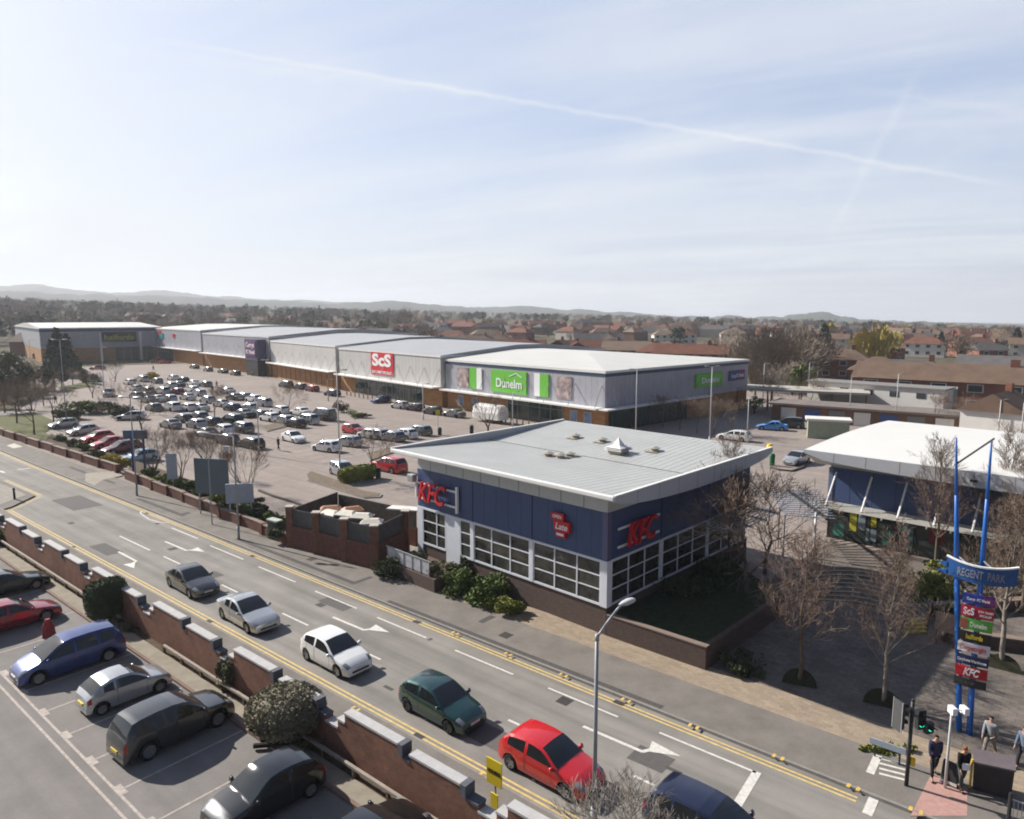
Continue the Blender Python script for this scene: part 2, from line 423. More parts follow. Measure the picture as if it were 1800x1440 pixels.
dashes(None, [((212, 942), (262, 968)), ((289, 978), (315, 992)), ((390, 1028), (420, 1043)), ((497, 1078), (541, 1100)), ((650, 1150), (668, 1160)), ((893, 1266), (915, 1275)), ((1115, 1364), (1150, 1381))], 0.12)
dashes(None, [((302, 928), (347, 947)), ((371, 959), (426, 984)), ((456, 996), (518, 1024)), ((555, 1039), (626, 1070)), ((664, 1085), (748, 1122)), ((800, 1143), (902, 1186)), ((963, 1210), (1087, 1260)), ((1158, 1289), (1330, 1357))], 0.11)
A, B = G(1331, 1357), G(1290, 1425); strip(wmk, A, B, 0.32, 0.007)
A, B = G(1537, 1402), G(1524, 1432); strip(wmk, A, B, 0.32, 0.007)
# zebra-like white ladder by the lights
for i in range(4):
    A = G(1545, 1338+i*9); B = G(1592, 1350+i*9); strip(wmk, A, B, 0.12, 0.128)
A, B = G(1543, 1333), G(1529, 1365); strip(wmk, A, B, 0.28, 0.128)
# parking bay box at the far kerb
pts = [G(248, 899), G(247, 903), G(262, 913), G(282, 919), G(297, 919)]
for i in range(4): strip(wmk, pts[i], pts[i+1], 0.10, 0.007)
# left side junction dashes
for a, b in (((0, 828), (8, 831)), ((30, 826), (54, 823))):
    strip(wmk, G(*a), G(*b), 0.25, 0.007)
# arrows
def arrow(p0, p1, turn, w=0.16):
    A, B = G(*p0), G(*p1); d = (B-A).normalized(); n = Vector((-d.y, d.x, 0))*turn
    L = (B-A).length
    strip(wmk, A, B, w, 0.008)
    C = B+d*0.25+n*0.45
    strip(wmk, B-d*0.02, C, w*1.1, 0.0085)
    h = [C+n*0.22+d*1.05, C-n*0.30-d*0.10, C+n*0.42-d*0.30]
    wmk.add([(q.x, q.y, 0.009) for q in h], [(0, 1, 2)] if turn > 0 else [(0, 2, 1)])
arrow((208, 970), (240, 987), -1); arrow((290, 952), (328, 968), 1)
arrow((585, 1085), (640, 1108), 1); arrow((1025, 1277), (1130, 1322), 1)
tag(wmk.build('white_markings', white_paint), None, None, kind='structure')
# near car park bays
pm = MB()
for t0 in (-16.35, -16.75):
    strip(pm, RP(-60, t0), RP(20, t0), 0.10, 0.010)
for k in range(-8, 9):
    s = rst(G(106, 1297))[0] + k*2.62
    strip(pm, RP(s, -16.15), RP(s, -11.5), 0.09, 0.010)
    strip(pm, RP(s-0.35, -16.2), RP(s+0.35, -16.2), 0.22, 0.0115)
tag(pm.build('bay_markings', worn_paint), None, None, kind='structure')

# repair patches, trench scars, covers and gullies
patch = MB(); dark_patch = MB(); iron = MB()
def quad_st(mb, s, t, w, h, z, sk=0.0):
    mb.add([tuple(RP(s, t, z)), tuple(RP(s+w, t+sk, z)), tuple(RP(s+w+.02, t+h+sk, z)), tuple(RP(s, t+h, z))], [(0, 1, 2, 3)])
prn = random.Random(5)
for (s, t, w, h) in ((-27, -6.4, 3.2, 1.1), (-5.5, -1.6, 2.4, .9), (9.5, -5.9, 4.0, 1.2), (-44, -3.5, 5.5, 2.4), (-15, -4.2, 1.2, 1.2), (16.5, -3.0, 1.5, 1.1)):
    quad_st(patch, s, t, w, h, 0.003, .03)
for (s, t, w, h) in ((-20, 1.2, 14, .35), (-6, 1.2, .35, 1.6), (-2, .75, 18, .30), (-38, 1.5, 9, .4), (4, 2.2, .4, 1.1), (-58, 2.6, 12, .4)):
    quad_st(dark_patch, s, t, w, h, 0.1225)
for k in range(9):
    s, t = prn.uniform(-50, 22), prn.uniform(-6.5, -.5); quad_st(dark_patch, s, t, prn.uniform(.15, .7), prn.uniform(.15, .45), 0.0035)
for (s, t) in ((-33, .05), (-16, .05), (1, .05), (14, .05), (-28, -7.3), (-8, -7.3), (9, -7.3)): quad_st(iron, s, t, .5, .3, 0.0085)
for (s, t, z) in ((-22, -3, .0045), (-2, -5, .0045), (12, -1.5, .0045), (-12, 2.0, .1245), (6, 1.6, .1245), (-30, 1.9, .1245), (-26, -14.2, .0125), (-12, -18.5, .0125)): quad_st(iron, s, t, .6, .6, z)
struct(patch.build('road_patches', mat('asphalt_patch', (0.115, 0.108, 0.102), 0.9, 0.2, var=.15, scale=6, var2=.1)))
struct(dark_patch.build('trench_scars', mat('asphalt_dark', (0.085, 0.080, 0.076), 0.9, 0.2, var=.2, scale=6)))
struct(iron.build('iron_covers', mat('iron_cover', (0.05, 0.045, 0.042), 0.7, 0.3, var=.3, scale=12)))
# ---- retail car park: planted islands, kerbs
isl_kerb = MB(); isl_soil = MB(); isl_grass = MB()
def island(pts, top='grass', h=0.14):
    P = [G(*p) for p in pts]; c = sum(P, Vector())/len(P)
    isl_kerb.prism(xy(*P), 0.0, h)
    ins = [p+(c-p).normalized()*0.28 for p in P]
    (isl_grass if top == 'grass' else isl_soil).prism(xy(*ins), 0.02, h+0.03)
island([(537, 836), (545, 830), (590, 845), (640, 866), (672, 871), (668, 876), (640, 877), (600, 865), (540, 846)], 'soil')
island([(592, 846), (640, 834), (655, 838), (628, 852)], 'soil')
island([(612, 728), (600, 716), (625, 722), (640, 734), (622, 738)], 'grass')
island([(455, 752), (500, 741), (520, 747), (470, 760)], 'soil')
island([(230, 668), (250, 664), (275, 668), (262, 672)], 'grass')
island([(100, 683), (150, 672), (175, 672), (180, 676), (110, 689)], 'grass')
island([(640, 800), (705, 783), (712, 790), (650, 812)], 'soil')
struct(isl_kerb.build('island_kerbs', kerb_mat)); struct(isl_soil.build('island_soil', mat('island_soil', (0.17, 0.135, 0.10), 0.95, 0.1, var=0.3, scale=3)))
struct(isl_grass.build('island_turf', grass_mat))
# grass bank at the far left of the retail park
struct(MB().prism(xy(*[G(*p) for p in ((-40, 760), (70, 775), (170, 808), (215, 833), (60, 770), (80, 735), (60, 712), (-60, 735))][:4]+[G(150, 790), G(78, 762), G(105, 745), G(60, 725), G(-60, 720)]), 0.0, 0.10).build('grass_bank', grass_mat))
struct(MB().prism(xy(*[G(*p) for p in ((-60, 730), (30, 722), (60, 725), (30, 729), (-60, 738))]), 0.05, 0.115).build('footpath', mat('light_path', (0.30, 0.27, 0.25), 0.9, 0.2, var=0.1, scale=2)))
struct(MB().prism(xy(*[G(*p) for p in ((150, 834), (208, 830), (216, 838), (180, 846), (166, 856), (150, 848))]), 0.10, 0.127).build('crossing_ramp', mat('ramp', (0.30, 0.27, 0.22), 0.9, 0.2, var=0.15, scale=2)))
struct(MB().prism(xy(*[G(*p) for p in ((12, 785), (25, 781), (40, 787), (24, 790))]), 0.10, 0.126).build('pavement_cover', mat('cover', (0.5, 0.46, 0.40), 0.8, 0.2, var=0.1)))

# ---- plaza between the two shops
struct(MB().prism(xy(RP(15.6, 5.62), RP(60, 5.62), Vector((60, 24)), Vector((40, 38)), Vector((24, 51)), Vector((16, 43))), -0.03, 0.117).build('plaza', plaza_mat))
struct(MB().prism(xy(*[G(*p) for p in ((1637, 1365), (1700, 1390), (1700, 1440), (1600, 1440))]), 0.1, 0.1245).build('tactile_paving', mat('pink_tactile', (0.42, 0.25, 0.215), 0.9, 0.2, var=0.15, scale=6)))
# hills far off, blue ridges
def hill(name, az0, az1, r0, prof, depth, seed, m):
    mb = MB(); n = 120; rows = 7
    for j in range(rows):
        f = j/(rows-1)
        for i in range(n+1):
            px = az0+(az1-az0)*i/n
            a = math.atan((px-900)/FPX); r = r0+depth*f
            yy = None
            for (xa, ya), (xb, yb) in zip(prof, prof[1:]):
                if xa <= px <= xb: yy = ya+(yb-ya)*sstep(0, 1, (px-xa)/(xb-xa))
            d = ray(px, yy); topz = CAM_H+d.z*(r0+depth*0.5)/math.hypot(d.x, d.y)
            topz += 6*noise.noise(Vector((px*0.03, seed, 0)))*1.2+3.0*noise.noise(Vector((px*0.13, seed, 3)))
            x, y = r*math.sin(a), r*math.cos(a); b0 = T(x*1800/r, y*1800/r)-30
            h = math.sin(math.pi*f)**0.8 if f <= 0.5 else math.sin(math.pi*f)
            mb.v.append((x, y, b0+(topz-b0)*h+(2.0*noise.noise(Vector((px*0.2, f*9, seed))) if 0 < f < 1 else 0)))
    for j in range(rows-1):
        for i in range(n):
            a = j*(n+1)+i; mb.f.append((a, a+1, a+n+2, a+n+1))
    o = mb.build(name, m, smooth=True); return struct(o)
hm = mat('wooded_hill', (0.075, 0.080, 0.060), 0.95, 0.05, var=0.4, scale=0.02, var2=0.25, scale2=0.004)
hill('hills', -60, 760, 3600, [(-60, 512), (0, 506), (60, 499), (150, 510), (215, 514), (290, 511), (400, 521), (520, 528), (640, 533), (760, 540)], 900, 1.3, hm)
hill('hills', -60, 900, 2500, [(-60, 515), (40, 511), (120, 517), (300, 520), (480, 528), (600, 533), (690, 529), (760, 535), (900, 548)], 500, 4.1, hm)
hill('hills', 680, 1300, 2700, [(680, 540), (740, 538), (820, 541), (900, 538), (1000, 545), (1080, 548), (1200, 556), (1300, 560)], 500, 7.7, hm)
hill('hills', 1180, 1860, 2400, [(1180, 560), (1280, 556), (1365, 558), (1390, 551), (1440, 549), (1478, 556), (1520, 562), (1640, 566), (1860, 574)], 500, 11.2, hm)
# ================================================================ BUILDINGS
KA = 0.767
def frame(ang): return math.pi/2-ang          # local X runs away to the right, local Y away to the left
blue_clad = mat('blue_cladding', (0.052, 0.082, 0.180), 0.45, 0.4, var=0.10, scale=0.8, var2=0.08, scale2=6)
grey_clad = mat('pale_grey_cladding', (0.42, 0.42, 0.40), 0.5, 0.4, var=0.06, scale=0.7)
roof_grey = mat('grey_roof_sheet', (0.40, 0.405, 0.385), 0.45, 0.4, var=0.07, scale=0.5, var2=0.05, scale2=3)
white_trim = mat('white_trim', (0.75, 0.74, 0.71), 0.5, 0.4, var=0.05, scale=2)
window_white = mat('white_window_frame', (0.66, 0.68, 0.72), 0.5, 0.4, var=0.05, scale=2)
dark_glass = mat('dark_glass', (0.036, 0.036, 0.032), 0.05, 0.6, var=0.85, scale=0.9, var2=.5, scale2=.3)
shop_glass = mat('shop_glass', (0.030, 0.042, 0.040), 0.08, 0.6, var=0)
plinth_brick = pattern(mat('brown_plinth_brick', (0.125, 0.090, 0.078), 0.85, 0.2, var=0.12, scale=5), 'wall', 1, 0, (0.7, 0.7, 0.7), 0.225, 0.075, 0.01)
red_brick = pattern(mat('red_brick', (0.225, 0.118, 0.082), 0.88, 0.2, var=0.22, scale=2.0, var2=0.22, scale2=0.4), 'wall', 1, 0, (0.85, 0.82, 0.78), 0.225, 0.075, 0.01)
dark_red_brick = pattern(mat('dark_red_brick', (0.170, 0.082, 0.062), 0.88, 0.2, var=0.22, scale=3.0), 'wall', 1, 0, (0.8, 0.8, 0.8), 0.225, 0.075, 0.01)
soffit = mat('soffit', (0.50, 0.48, 0.43), 0.7, 0.2, var=0.04)
sign_red = mat('sign_red', (0.55, 0.012, 0.022), 0.4, 0.5, var=0)
sign_white = mat('sign_white', (0.80, 0.80, 0.80), 0.5, 0.4, var=0)
steel = mat('galvanised_steel', (0.38, 0.39, 0.40), 0.45, 0.5, metal=0.3, var=0.12, scale=3)
dark_metal = mat('dark_metal', (0.025, 0.026, 0.028), 0.5, 0.4, var=0.1)
seam_dark = mat('panel_joint', (0.055, 0.06, 0.07), 0.7, 0.2, var=0)

def windows_face(b, side, a0, a1, z0, z1, cols, rows=3, name='window', post=0.14):
    """window band on a wall plane; side 'A' = plane x=0 looking -X, 'B' = plane y=0 looking -Y"""
    fr = MB(); gl = MB()
    def bx(mb, u0, u1, d0, d1, zz0, zz1):
        if side == 'A': mb.box(d0, d1, u0, u1, zz0, zz1)
        else: mb.box(u0, u1, d0, d1, zz0, zz1)
    bx(fr, a0, a1, -0.06, 0.06, z0, z0+0.12); bx(fr, a0, a1, -0.06, 0.06, z1-0.13, z1)
    n = len(cols)-1 if hasattr(cols, '__len__') else cols
    us = cols if hasattr(cols, '__len__') else [a0+(a1-a0)*i/cols for i in range(cols+1)]
    for i, u in enumerate(us):
        w = post if i in (0, n) else 0.085
        bx(fr, max(a0, u-w/2), min(a1, u+w/2), -0.052, 0.05, z0+0.12, z1-0.13)
    for i in range(n):
        for r in range(1, rows):
            zz = z0+0.12+(z1-z0-0.25)*r/rows
            bx(fr, us[i]+0.043, us[i+1]-0.043, -0.045, 0.04, zz-0.03, zz+0.03)
    o = fr.build(name, window_white, b)
    bx(gl, a0+0.02, a1-0.02, -0.012, 0.012, z0+0.06, z1-0.06)
    gl.build('pane', dark_glass, o)
    return o

def butterfly_roof(name, parent, x0, x1, y0, y1, z, dip, m, deep_side, nx=16, thick=0.2, bulge=0.75, deepx=False):
    """sheet that sags towards the middle; verges stay straight and their boards bulge down"""
    top = MB(); N = nx; M_ = 24
    for i in range(N+1):
        for j in range(M_+1):
            f = i/N; g = j/M_
            s = (1-abs(2*f-1)) if not deepx else (1-abs(2*g-1))
            top.v.append((x0+(x1-x0)*f, y0+(y1-y0)*g, z-0.02-dip*s))
    for i in range(N):
        for j in range(M_):
            a = i*(M_+1)+j; top.f.append((a, a+M_+1, a+M_+2, a+1))
    o = top.build(name, m, parent)
    sof = MB(); sof.v = [(a, b, c-0.16) for a, b, c in top.v]; sof.f = [f[::-1] for f in top.f]
    sof.build('soffit', soffit, o)
    return o
def lens_board(parent, P0, P1, z1, hmin, hmax, thick, m, name='fascia', k=0.5, joints=0):
    """fascia board whose lower edge bows down"""
    P0 = Vector(P0); P1 = Vector(P1); d = (P1-P0); n = Vector((-d.y, d.x, 0)).normalized()*thick/2
    mb = MB(); N = 24
    for i in range(N+1):
        f = i/N; h = hmin+(hmax-hmin)*math.sin(math.pi*min(1, max(0, f)))**k
        for s in (-1, 1):
            q = P0+d*f+n*s
            mb.v.append((q.x, q.y, z1)); mb.v.append((q.x, q.y, z1-h))
    for i in range(N):
        a = i*4; b = a+4
        mb.f += [(a, a+1, b+1, b), (a+2, b+2, b+3, a+3), (a, b, b+2, a+2), (a+1, a+3, b+3, b+1)]
    mb.f += [(0, 2, 3, 1), (4*N, 4*N+1, 4*N+3, 4*N+2)]
    o = mb.build(name, m, parent)
    if joints:
        jm = MB()
        for i in range(1, joints):
            f = i/joints; h = hmin+(hmax-hmin)*math.sin(math.pi*f)**k; q = P0+d*f; dd = d.normalized()*0.012
            jm.add([q-dd-n*1.06+Vector((0, 0, z1-0.03-q.z)), q+dd-n*1.06+Vector((0, 0, z1-0.03-q.z)), q+dd-n*1.06+Vector((0, 0, z1-h+0.02-q.z)), q-dd-n*1.06+Vector((0, 0, z1-h+0.02-q.z))], [(0, 1, 2, 3)])
            jm.add([q-dd+n*1.06+Vector((0, 0, z1-0.03-q.z)), q+dd+n*1.06+Vector((0, 0, z1-0.03-q.z)), q+dd+n*1.06+Vector((0, 0, z1-h+0.02-q.z)), q-dd+n*1.06+Vector((0, 0, z1-h+0.02-q.z))], [(3, 2, 1, 0)])
        jm.build('panel_joint', seam_dark, o)
    return o

# ---------------------------------------------------------------- the restaurant
LA, LB = 15.75, 16.35
ZS, ZW, ZB, ZR = 1.68, 4.20, 6.78, 8.05
rest = empty('restaurant', 'blue clad restaurant with red KFC lettering and a low grey butterfly roof beside the road', 'restaurant', (4.97, 35.44, 0), frame(KA))
MB().box(0.02, LB-0.02, 0.02, LA-0.02, -0.1, ZS).build('plinth', plinth_brick, rest)
MB().box(0.0, LB, 0.0, LA, ZW, ZB).build('wall', blue_clad, rest, bevel=0.02)
MB().box(0.3, LB-0.1, 0.1, LA-0.1, ZB, 7.45).build('upper_core', grey_clad, rest)
MB().box(0.03, 0.298, 0.03, LA-0.03, ZB, 7.90).build('upper_wall', mat('upper_grey', (0.50, 0.52, 0.52), .5, .4, var=.05), rest)
MB().box(LB-0.3, LB-0.03, 0.03, LA-0.03, ZB, 7.90).build('upper_wall', MATS['upper_grey'], rest)
for yy in (0.03, LA-0.23): MB().box(0.3, LB-0.3, yy, yy+0.2, ZB, 7.50).build('upper_wall', MATS['upper_grey'], rest)
MB().box(0.5, LB-0.5, 0.5, LA-0.5, ZS, ZW).build('interior', mat('interior', (0.045, 0.04, 0.035), 0.9, 0.1, var=0.4, scale=1.2), rest)
# corner post, pillars
for (x, y, w) in ((0.0, 0.0, 0.42),):
    MB().box(-0.07, w-0.07, -0.07, w-0.07, ZS-0.02, ZW-0.003).build('corner_post', window_white, rest)
MB().box(-0.04, 0.30, -0.04, 0.30, ZW+0.003, ZB+0.01).build('corner_cladding', mat('corner_cladding', (0.10, 0.105, 0.20), 0.4, 0.5, var=0.05), rest)
for y in (5.30, 10.3):
    MB().box(-0.075, 0.1, y-0.13, y+0.13, ZS+0.005, ZW-0.005).build('pillar', window_white, rest)
for x in (5.2, 10.6):
    MB().box(x-0.12, x+0.12, -0.075, 0.1, ZS+0.005, ZW-0.005).build('pillar', window_white, rest)
windows_face(rest, 'A', 0.36, 5.16, ZS, ZW, 3)
windows_face(rest, 'A', 5.44, 10.16, ZS, ZW, 3)
windows_face(rest, 'A', 10.44, 11.45, ZS, ZW, 1)
windows_face(rest, 'A', 12.85, 15.2, ZS, ZW, [12.85, 13.75, 15.2])
MB().box(-0.05, 0.05, 11.48, 12.82, ZS-1.2, ZW-0.004).build('door', window_white, rest)
MB().box(-0.055, 0.06, 15.22, LA, 0.3, ZW-0.004).build('pillar', window_white, rest)
windows_face(rest, 'B', 0.36, 5.07, ZS, ZW, 3)
windows_face(rest, 'B', 5.33, 10.47, ZS, ZW, 3)
windows_face(rest, 'B', 10.73, 15.9, ZS, ZW, 3)
# panel joints of the cladding
jm = MB()
for y in (5.3, 10.3): jm.box(-0.012, 0.0, y-0.035, y+0.035, ZW, ZB)
for k in range(1, 16):
    y = k*1.03
    if abs(y-5.3) > .3 and abs(y-10.3) > .3: jm.box(-0.004, 0.0, y-0.008, y+0.008, ZW, ZB)
for x in (5.2, 10.6): jm.box(x-0.035, x+0.035, -0.012, 0.0, ZW, ZB)
jm.build('cladding_joints', mat('blue_joint', (0.012, 0.018, 0.075), 0.5, 0.3, var=0), rest)
gj = MB()
for k in range(1, 10): gj.box(0.018, 0.03, k*1.6-0.01, k*1.6+0.01, ZB+0.02, ZR-0.26)
gj.build('cladding_joints', seam_dark, rest)
# roof
rx0, rx1, ry0, ry1 = -1.5, 16.3, -1.45, 16.6
rf = butterfly_roof('roof', rest, rx0, rx1, ry0, ry1, ZR+0.15, 0.50, roof_grey, 'B')
MB().box(rx0-0.06, rx0+0.16, ry0, ry1, ZR-0.10, ZR+0.17).build('gutter', white_trim, rf, bevel=0.06)
# sloping pale soffit over the front wall
sp = MB(); sp.add([(rx0+0.05, ry0+0.1, ZR-0.12), (rx0+0.05, ry1-0.1, ZR-0.12), (0.02, LA, ZB+0.35), (0.02, 0, ZB+0.35)], [(0, 1, 2, 3)])
pass
lens_board(rf, (rx0-0.02, ry0, 0), (rx1+0.05, ry0, 0), ZR+0.17, 0.26, 0.98, 0.10, mat('fascia_grey', (0.47, 0.48, 0.50), 0.45, 0.45, var=0.04), joints=9)
lens_board(rf, (rx1, ry1, 0), (rx0, ry1, 0), ZR+0.17, 0.26, 0.8, 0.10, MATS['fascia_grey'])
MB().box(rx0, rx1+0.08, ry0-0.09, ry0+0.09, ZR+0.172, ZR+0.23).build('verge_trim', white_trim, rf)
MB().box(rx0, rx1+0.08, ry1-0.09, ry1+0.09, ZR+0.172, ZR+0.23).build('verge_trim', white_trim, rf)
vg = MB().box(rx0+8.85, rx0+8.98, ry0+0.1, ry1-0.1, ZR-0.385, ZR-0.355); vg.build('valley_gutter', mat('valley', (0.12, 0.12, 0.115), 0.6, 0.3, var=0.2), rf)
# seams of the roof sheet
sm = MB()
for k in range(1, 36):
    y = ry0+0.1+k*(ry1-ry0-0.2)/36
    for f0, f1 in ((0.02, 0.49), (0.51, 0.98)):
        za = ZR+0.13-0.5*(1-abs(2*f0-1)); zb = ZR+0.13-0.5*(1-abs(2*f1-1))
        sm.bar((rx0+(rx1-rx0)*f0, y, za+0.010), (rx0+(rx1-rx0)*f1, y, zb+0.010), 0.014, 0.005)
sm.build('roof_seams', roof_grey, rf)
def loc_of(P, base, ang):
    d = Vector((P[0]-base[0], P[1]-base[1])); X = Vector((math.sin(ang), math.cos(ang))); Y = Vector((-math.cos(ang), math.sin(ang)))
    return d.dot(X), d.dot(Y)
def roofz(x): return ZR+0.13-0.5*(1-abs(2*(x-rx0)/(rx1-rx0)-1))
vent_m = mat('vent_cowl', (0.36, 0.33, 0.27), 0.5, 0.4, metal=0.2, var=0.25, scale=8)
for k, (px, py) in enumerate(((1012, 771), (1059, 778), (1151, 794), (964, 800), (985, 803), (1002, 799))):
    x, y = loc_of(G(px, py, 7.85), (4.97, 35.44), KA); z = roofz(x)
    v = MB().tube((x, y, z-0.05), (x, y, z+0.16), 0.30, 0.26, 12).tube((x, y, z+0.2), (x, y, z+0.32), 0.42, 0.05, 12).tube((x, y, z+0.16), (x, y, z+0.2), 0.12, 0.12, 8)
    v.add([(x-.65, y-.5, z+.02), (x+.65, y-.5, z+.02), (x+.65, y+.5, z+.02), (x-.65, y+.5, z+.02)], [(0, 1, 2, 3)])
    v.build('roof_vent', vent_m, rf)
x, y = loc_of(G(1087, 795, 7.85), (4.97, 35.44), KA); z = roofz(x)
tv = MB().box(x-.5, x+.5, y-.5, y+.5, z-.05, z+.28)
tv.build('vent_base', vent_m, rf)
pt = MB()
for i in range(3):
    zz = z+.25+i*.09; w = .72-.03*i
    pt.add([(x-w, y-w, zz), (x+w, y-w, zz), (x+w, y+w, zz), (x-w, y+w, zz), (x-w*.45, y-w*.45, zz+.14), (x+w*.45, y-w*.45, zz+.14), (x+w*.45, y+w*.45, zz+.14), (x-w*.45, y+w*.45, zz+.14)], [(0, 1, 5, 4), (1, 2, 6, 5), (2, 3, 7, 6), (3, 0, 4, 7), (4, 5, 6, 7)])
pt.add([(x-.3, y-.3, z+.55), (x+.3, y-.3, z+.55), (x+.3, y+.3, z+.55), (x-.3, y+.3, z+.55), (x, y, z+1.1)], [(0, 1, 4), (1, 2, 4), (2, 3, 4), (3, 0, 4)])
pt.build('vent_pyramid', white_trim, rf)
# little camera box at the left end, blue skip-like bucket
MB().box(-0.5, -0.1, LA-0.1, LA+0.5, ZB-0.9, ZB-0.4).build('floodlight', steel, rest, bevel=0.05)
# lettering, side A (reads towards -Y)
def sign_text(parent, s, size, origin, right, m, depth=0.18, shear=0.25, offset=0.012, width=None, name='lettering', label=None):
    t = text_mb(s, size, depth, shear, offset, width); t.xform(face_m(origin, right))
    return t.build(name, m, parent, label=label)
def kfc_sign(side):
    if side == 'A':
        right = (0, -1, 0); org = lambda u, z, d: (-d, u, z)
        c = 13.6; zc = 5.35
    else:
        right = (1, 0, 0); org = lambda u, z, d: (u, -d, z)
        c = 2.75; zc = 5.3
    rails = MB()
    for dz in (-0.5, 0.5):
        P0 = org(c-2.0, zc+dz, 0.14); P1 = org(c+2.0, zc+dz, 0.14); rails.bar(P0, P1, 0.07, 0.12)
    if side == 'A':
        rails.bar(org(c-2.0, zc-0.85, 0.14), org(c-2.0, zc+0.85, 0.14), 0.16, 0.16)
        rails.bar(org(c+2.1, zc-0.5, 0.14), org(c+2.1, zc+0.5, 0.14), 0.14, 0.14)
    o = rails.build('sign', sign_white, rest)
    t = sign_text(o, 'KFC', 1.85, org(c+(0.15 if side == 'A' else -0.1), zc+0.02, 0.42), right, sign_red, 0.16, 0.30, 0.02, width=2.75)
kfc_sign('A'); kfc_sign('B')
# stepped red family sign above the middle bay
gm = MB().box(-0.22, -0.02, 2.80, 3.72, 5.80, 6.20).box(-0.225, -0.02, 2.38, 3.52, 5.20, 5.796).box(-0.22, -0.02, 2.68, 3.38, 4.86, 5.196)
g = gm.build('badge', sign_red, rest, bevel=0.03)
rt = (0, -1, 0)
sign_text(g, 'OPEN', 0.25, (-0.235, 3.26, 6.0), rt, sign_white, 0.02, 0.1, 0.006, name='badge_lettering')
sign_text(g, 'Late', 0.50, (-0.24, 2.95, 5.48), rt, sign_white, 0.02, 0.2, 0.01, name='badge_lettering')
MB().box(-0.24, -0.222, 2.78, 3.28, 4.97, 5.10).build('badge_panel', sign_white, g)
# awning over the entrance on the shaded side: struts and slatted canopy
aw = MB()
for k in range(9):
    aw.bar((9.2, -0.3-k*0.27, ZW+0.05-k*0.012), (15.6, -0.3-k*0.27, ZW+0.05-k*0.012), 0.09, 0.03)
for x in (9.4, 11.4, 13.4, 15.4):
    aw.bar((x, -0.05, ZW-0.02), (x, -2.6, ZW-0.12), 0.06, 0.12)
awo = aw.build('canopy', steel, rest)
st = MB()
for x in (9.4, 11.4, 13.4, 15.4): st.tube((x, -0.05, ZB-0.3), (x, -2.3, ZW), 0.035, n=6)
st.build('canopy_strut', steel, awo)
# terrace at the left end of the front
MB().prism([(-2.6, 11.0), (-0.08, 11.0), (-0.08, 16.2), (-2.6, 16.2)], 0.0, 0.95).build('terrace', plinth_brick, rest)
rl = MB()
for k in range(6): rl.bar((-2.5, 11.6+k*0.85, 0.95), (-2.5, 11.6+k*0.85, 1.95), 0.04, 0.04)
rl.bar((-2.5, 11.5, 1.93), (-2.5, 16.0, 1.93), 0.05, 0.05)
ro_ = rl.build('terrace_railing', steel, rest)
MB().box(-2.48, -2.46, 11.65, 15.9, 1.02, 1.85).build('railing_panel', mat('frosted_panel', (0.42, 0.42, 0.45), 0.25, 0.5, var=0.3, scale=2), ro_)
# door on the terrace behind: brick bits
# bucket bin
bb = MB().tube((0, 0, 0), (0, 0, 0.75), 0.24, 0.27, 12)
bo = bb.build('litter_bin', mat('bin_green', (0.01, 0.10, 0.055), 0.5, 0.4, var=0.1), loc=tuple(G(798, 984, 0.95)))
MB().tube((0, 0, 0.75), (0, 0, 0.92), 0.30, 0.2, 12).build('lid', mat('bin_lid', (0.01, 0.20, 0.09), 0.4, 0.4, var=0), bo)
tag(bo, 'green litter bin with rounded lid on the restaurant terrace', 'bin')

# planter wall with dark lawn in front of the shaded side
C0 = Vector((4.97, 35.44, 0)); PC = Vector((9.25, 31.75, 0))
XB = Vector((math.sin(KA), math.cos(KA), 0)); YA = Vector((-math.cos(KA), math.sin(KA), 0))
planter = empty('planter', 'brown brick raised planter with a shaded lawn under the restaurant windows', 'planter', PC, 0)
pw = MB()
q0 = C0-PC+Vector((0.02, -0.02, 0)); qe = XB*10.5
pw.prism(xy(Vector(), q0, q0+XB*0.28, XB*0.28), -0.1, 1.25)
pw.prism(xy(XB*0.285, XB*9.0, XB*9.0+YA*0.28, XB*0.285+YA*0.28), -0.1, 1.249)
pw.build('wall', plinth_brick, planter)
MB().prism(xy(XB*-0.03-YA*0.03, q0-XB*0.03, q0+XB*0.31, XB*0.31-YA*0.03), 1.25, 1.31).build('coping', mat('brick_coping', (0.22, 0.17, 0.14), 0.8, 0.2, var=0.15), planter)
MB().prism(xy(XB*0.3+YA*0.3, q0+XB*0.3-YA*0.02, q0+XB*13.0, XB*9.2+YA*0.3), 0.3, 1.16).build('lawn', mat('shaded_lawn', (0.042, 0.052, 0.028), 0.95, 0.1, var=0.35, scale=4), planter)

# ---------------------------------------------------------------- bin store
bsA, bsB, bsC = G(512, 963), G(660, 1003), G(714, 972)
bsD = bsA+(bsC-bsB)*1.45
store = empty('bin_store', 'red brick bin yard with grey mesh panels beside the restaurant', 'bin store', bsA)
def rel(p): return Vector((p[0]-bsA.x, p[1]-bsA.y, 0))
def wall_seg(mb, p, q, z0, z1, th=0.3):
    p = Vector(p); q = Vector(q); d = (q-p).normalized(); n = Vector((-d.y, d.x, 0))*th/2
    mb.prism([((p-n).x, (p-n).y), ((q-n).x, (q-n).y), ((q+n).x, (q+n).y), ((p+n).x, (p+n).y)], z0, z1)
low = MB(); a, b, c, d = rel(bsA), rel(bsB), rel(bsC), rel(bsD)
wall_seg(low, a, b, 0, 1.75); wall_seg(low, b+(c-b)*0.04, c, 0, 1.748)
wall_seg(low, a+(d-a)*0.04, d, 0, 1.4); wall_seg(low, d, c+(c-b)*0.40, 0, 1.4)
low.build('wall', dark_red_brick, store)
prm = MB()
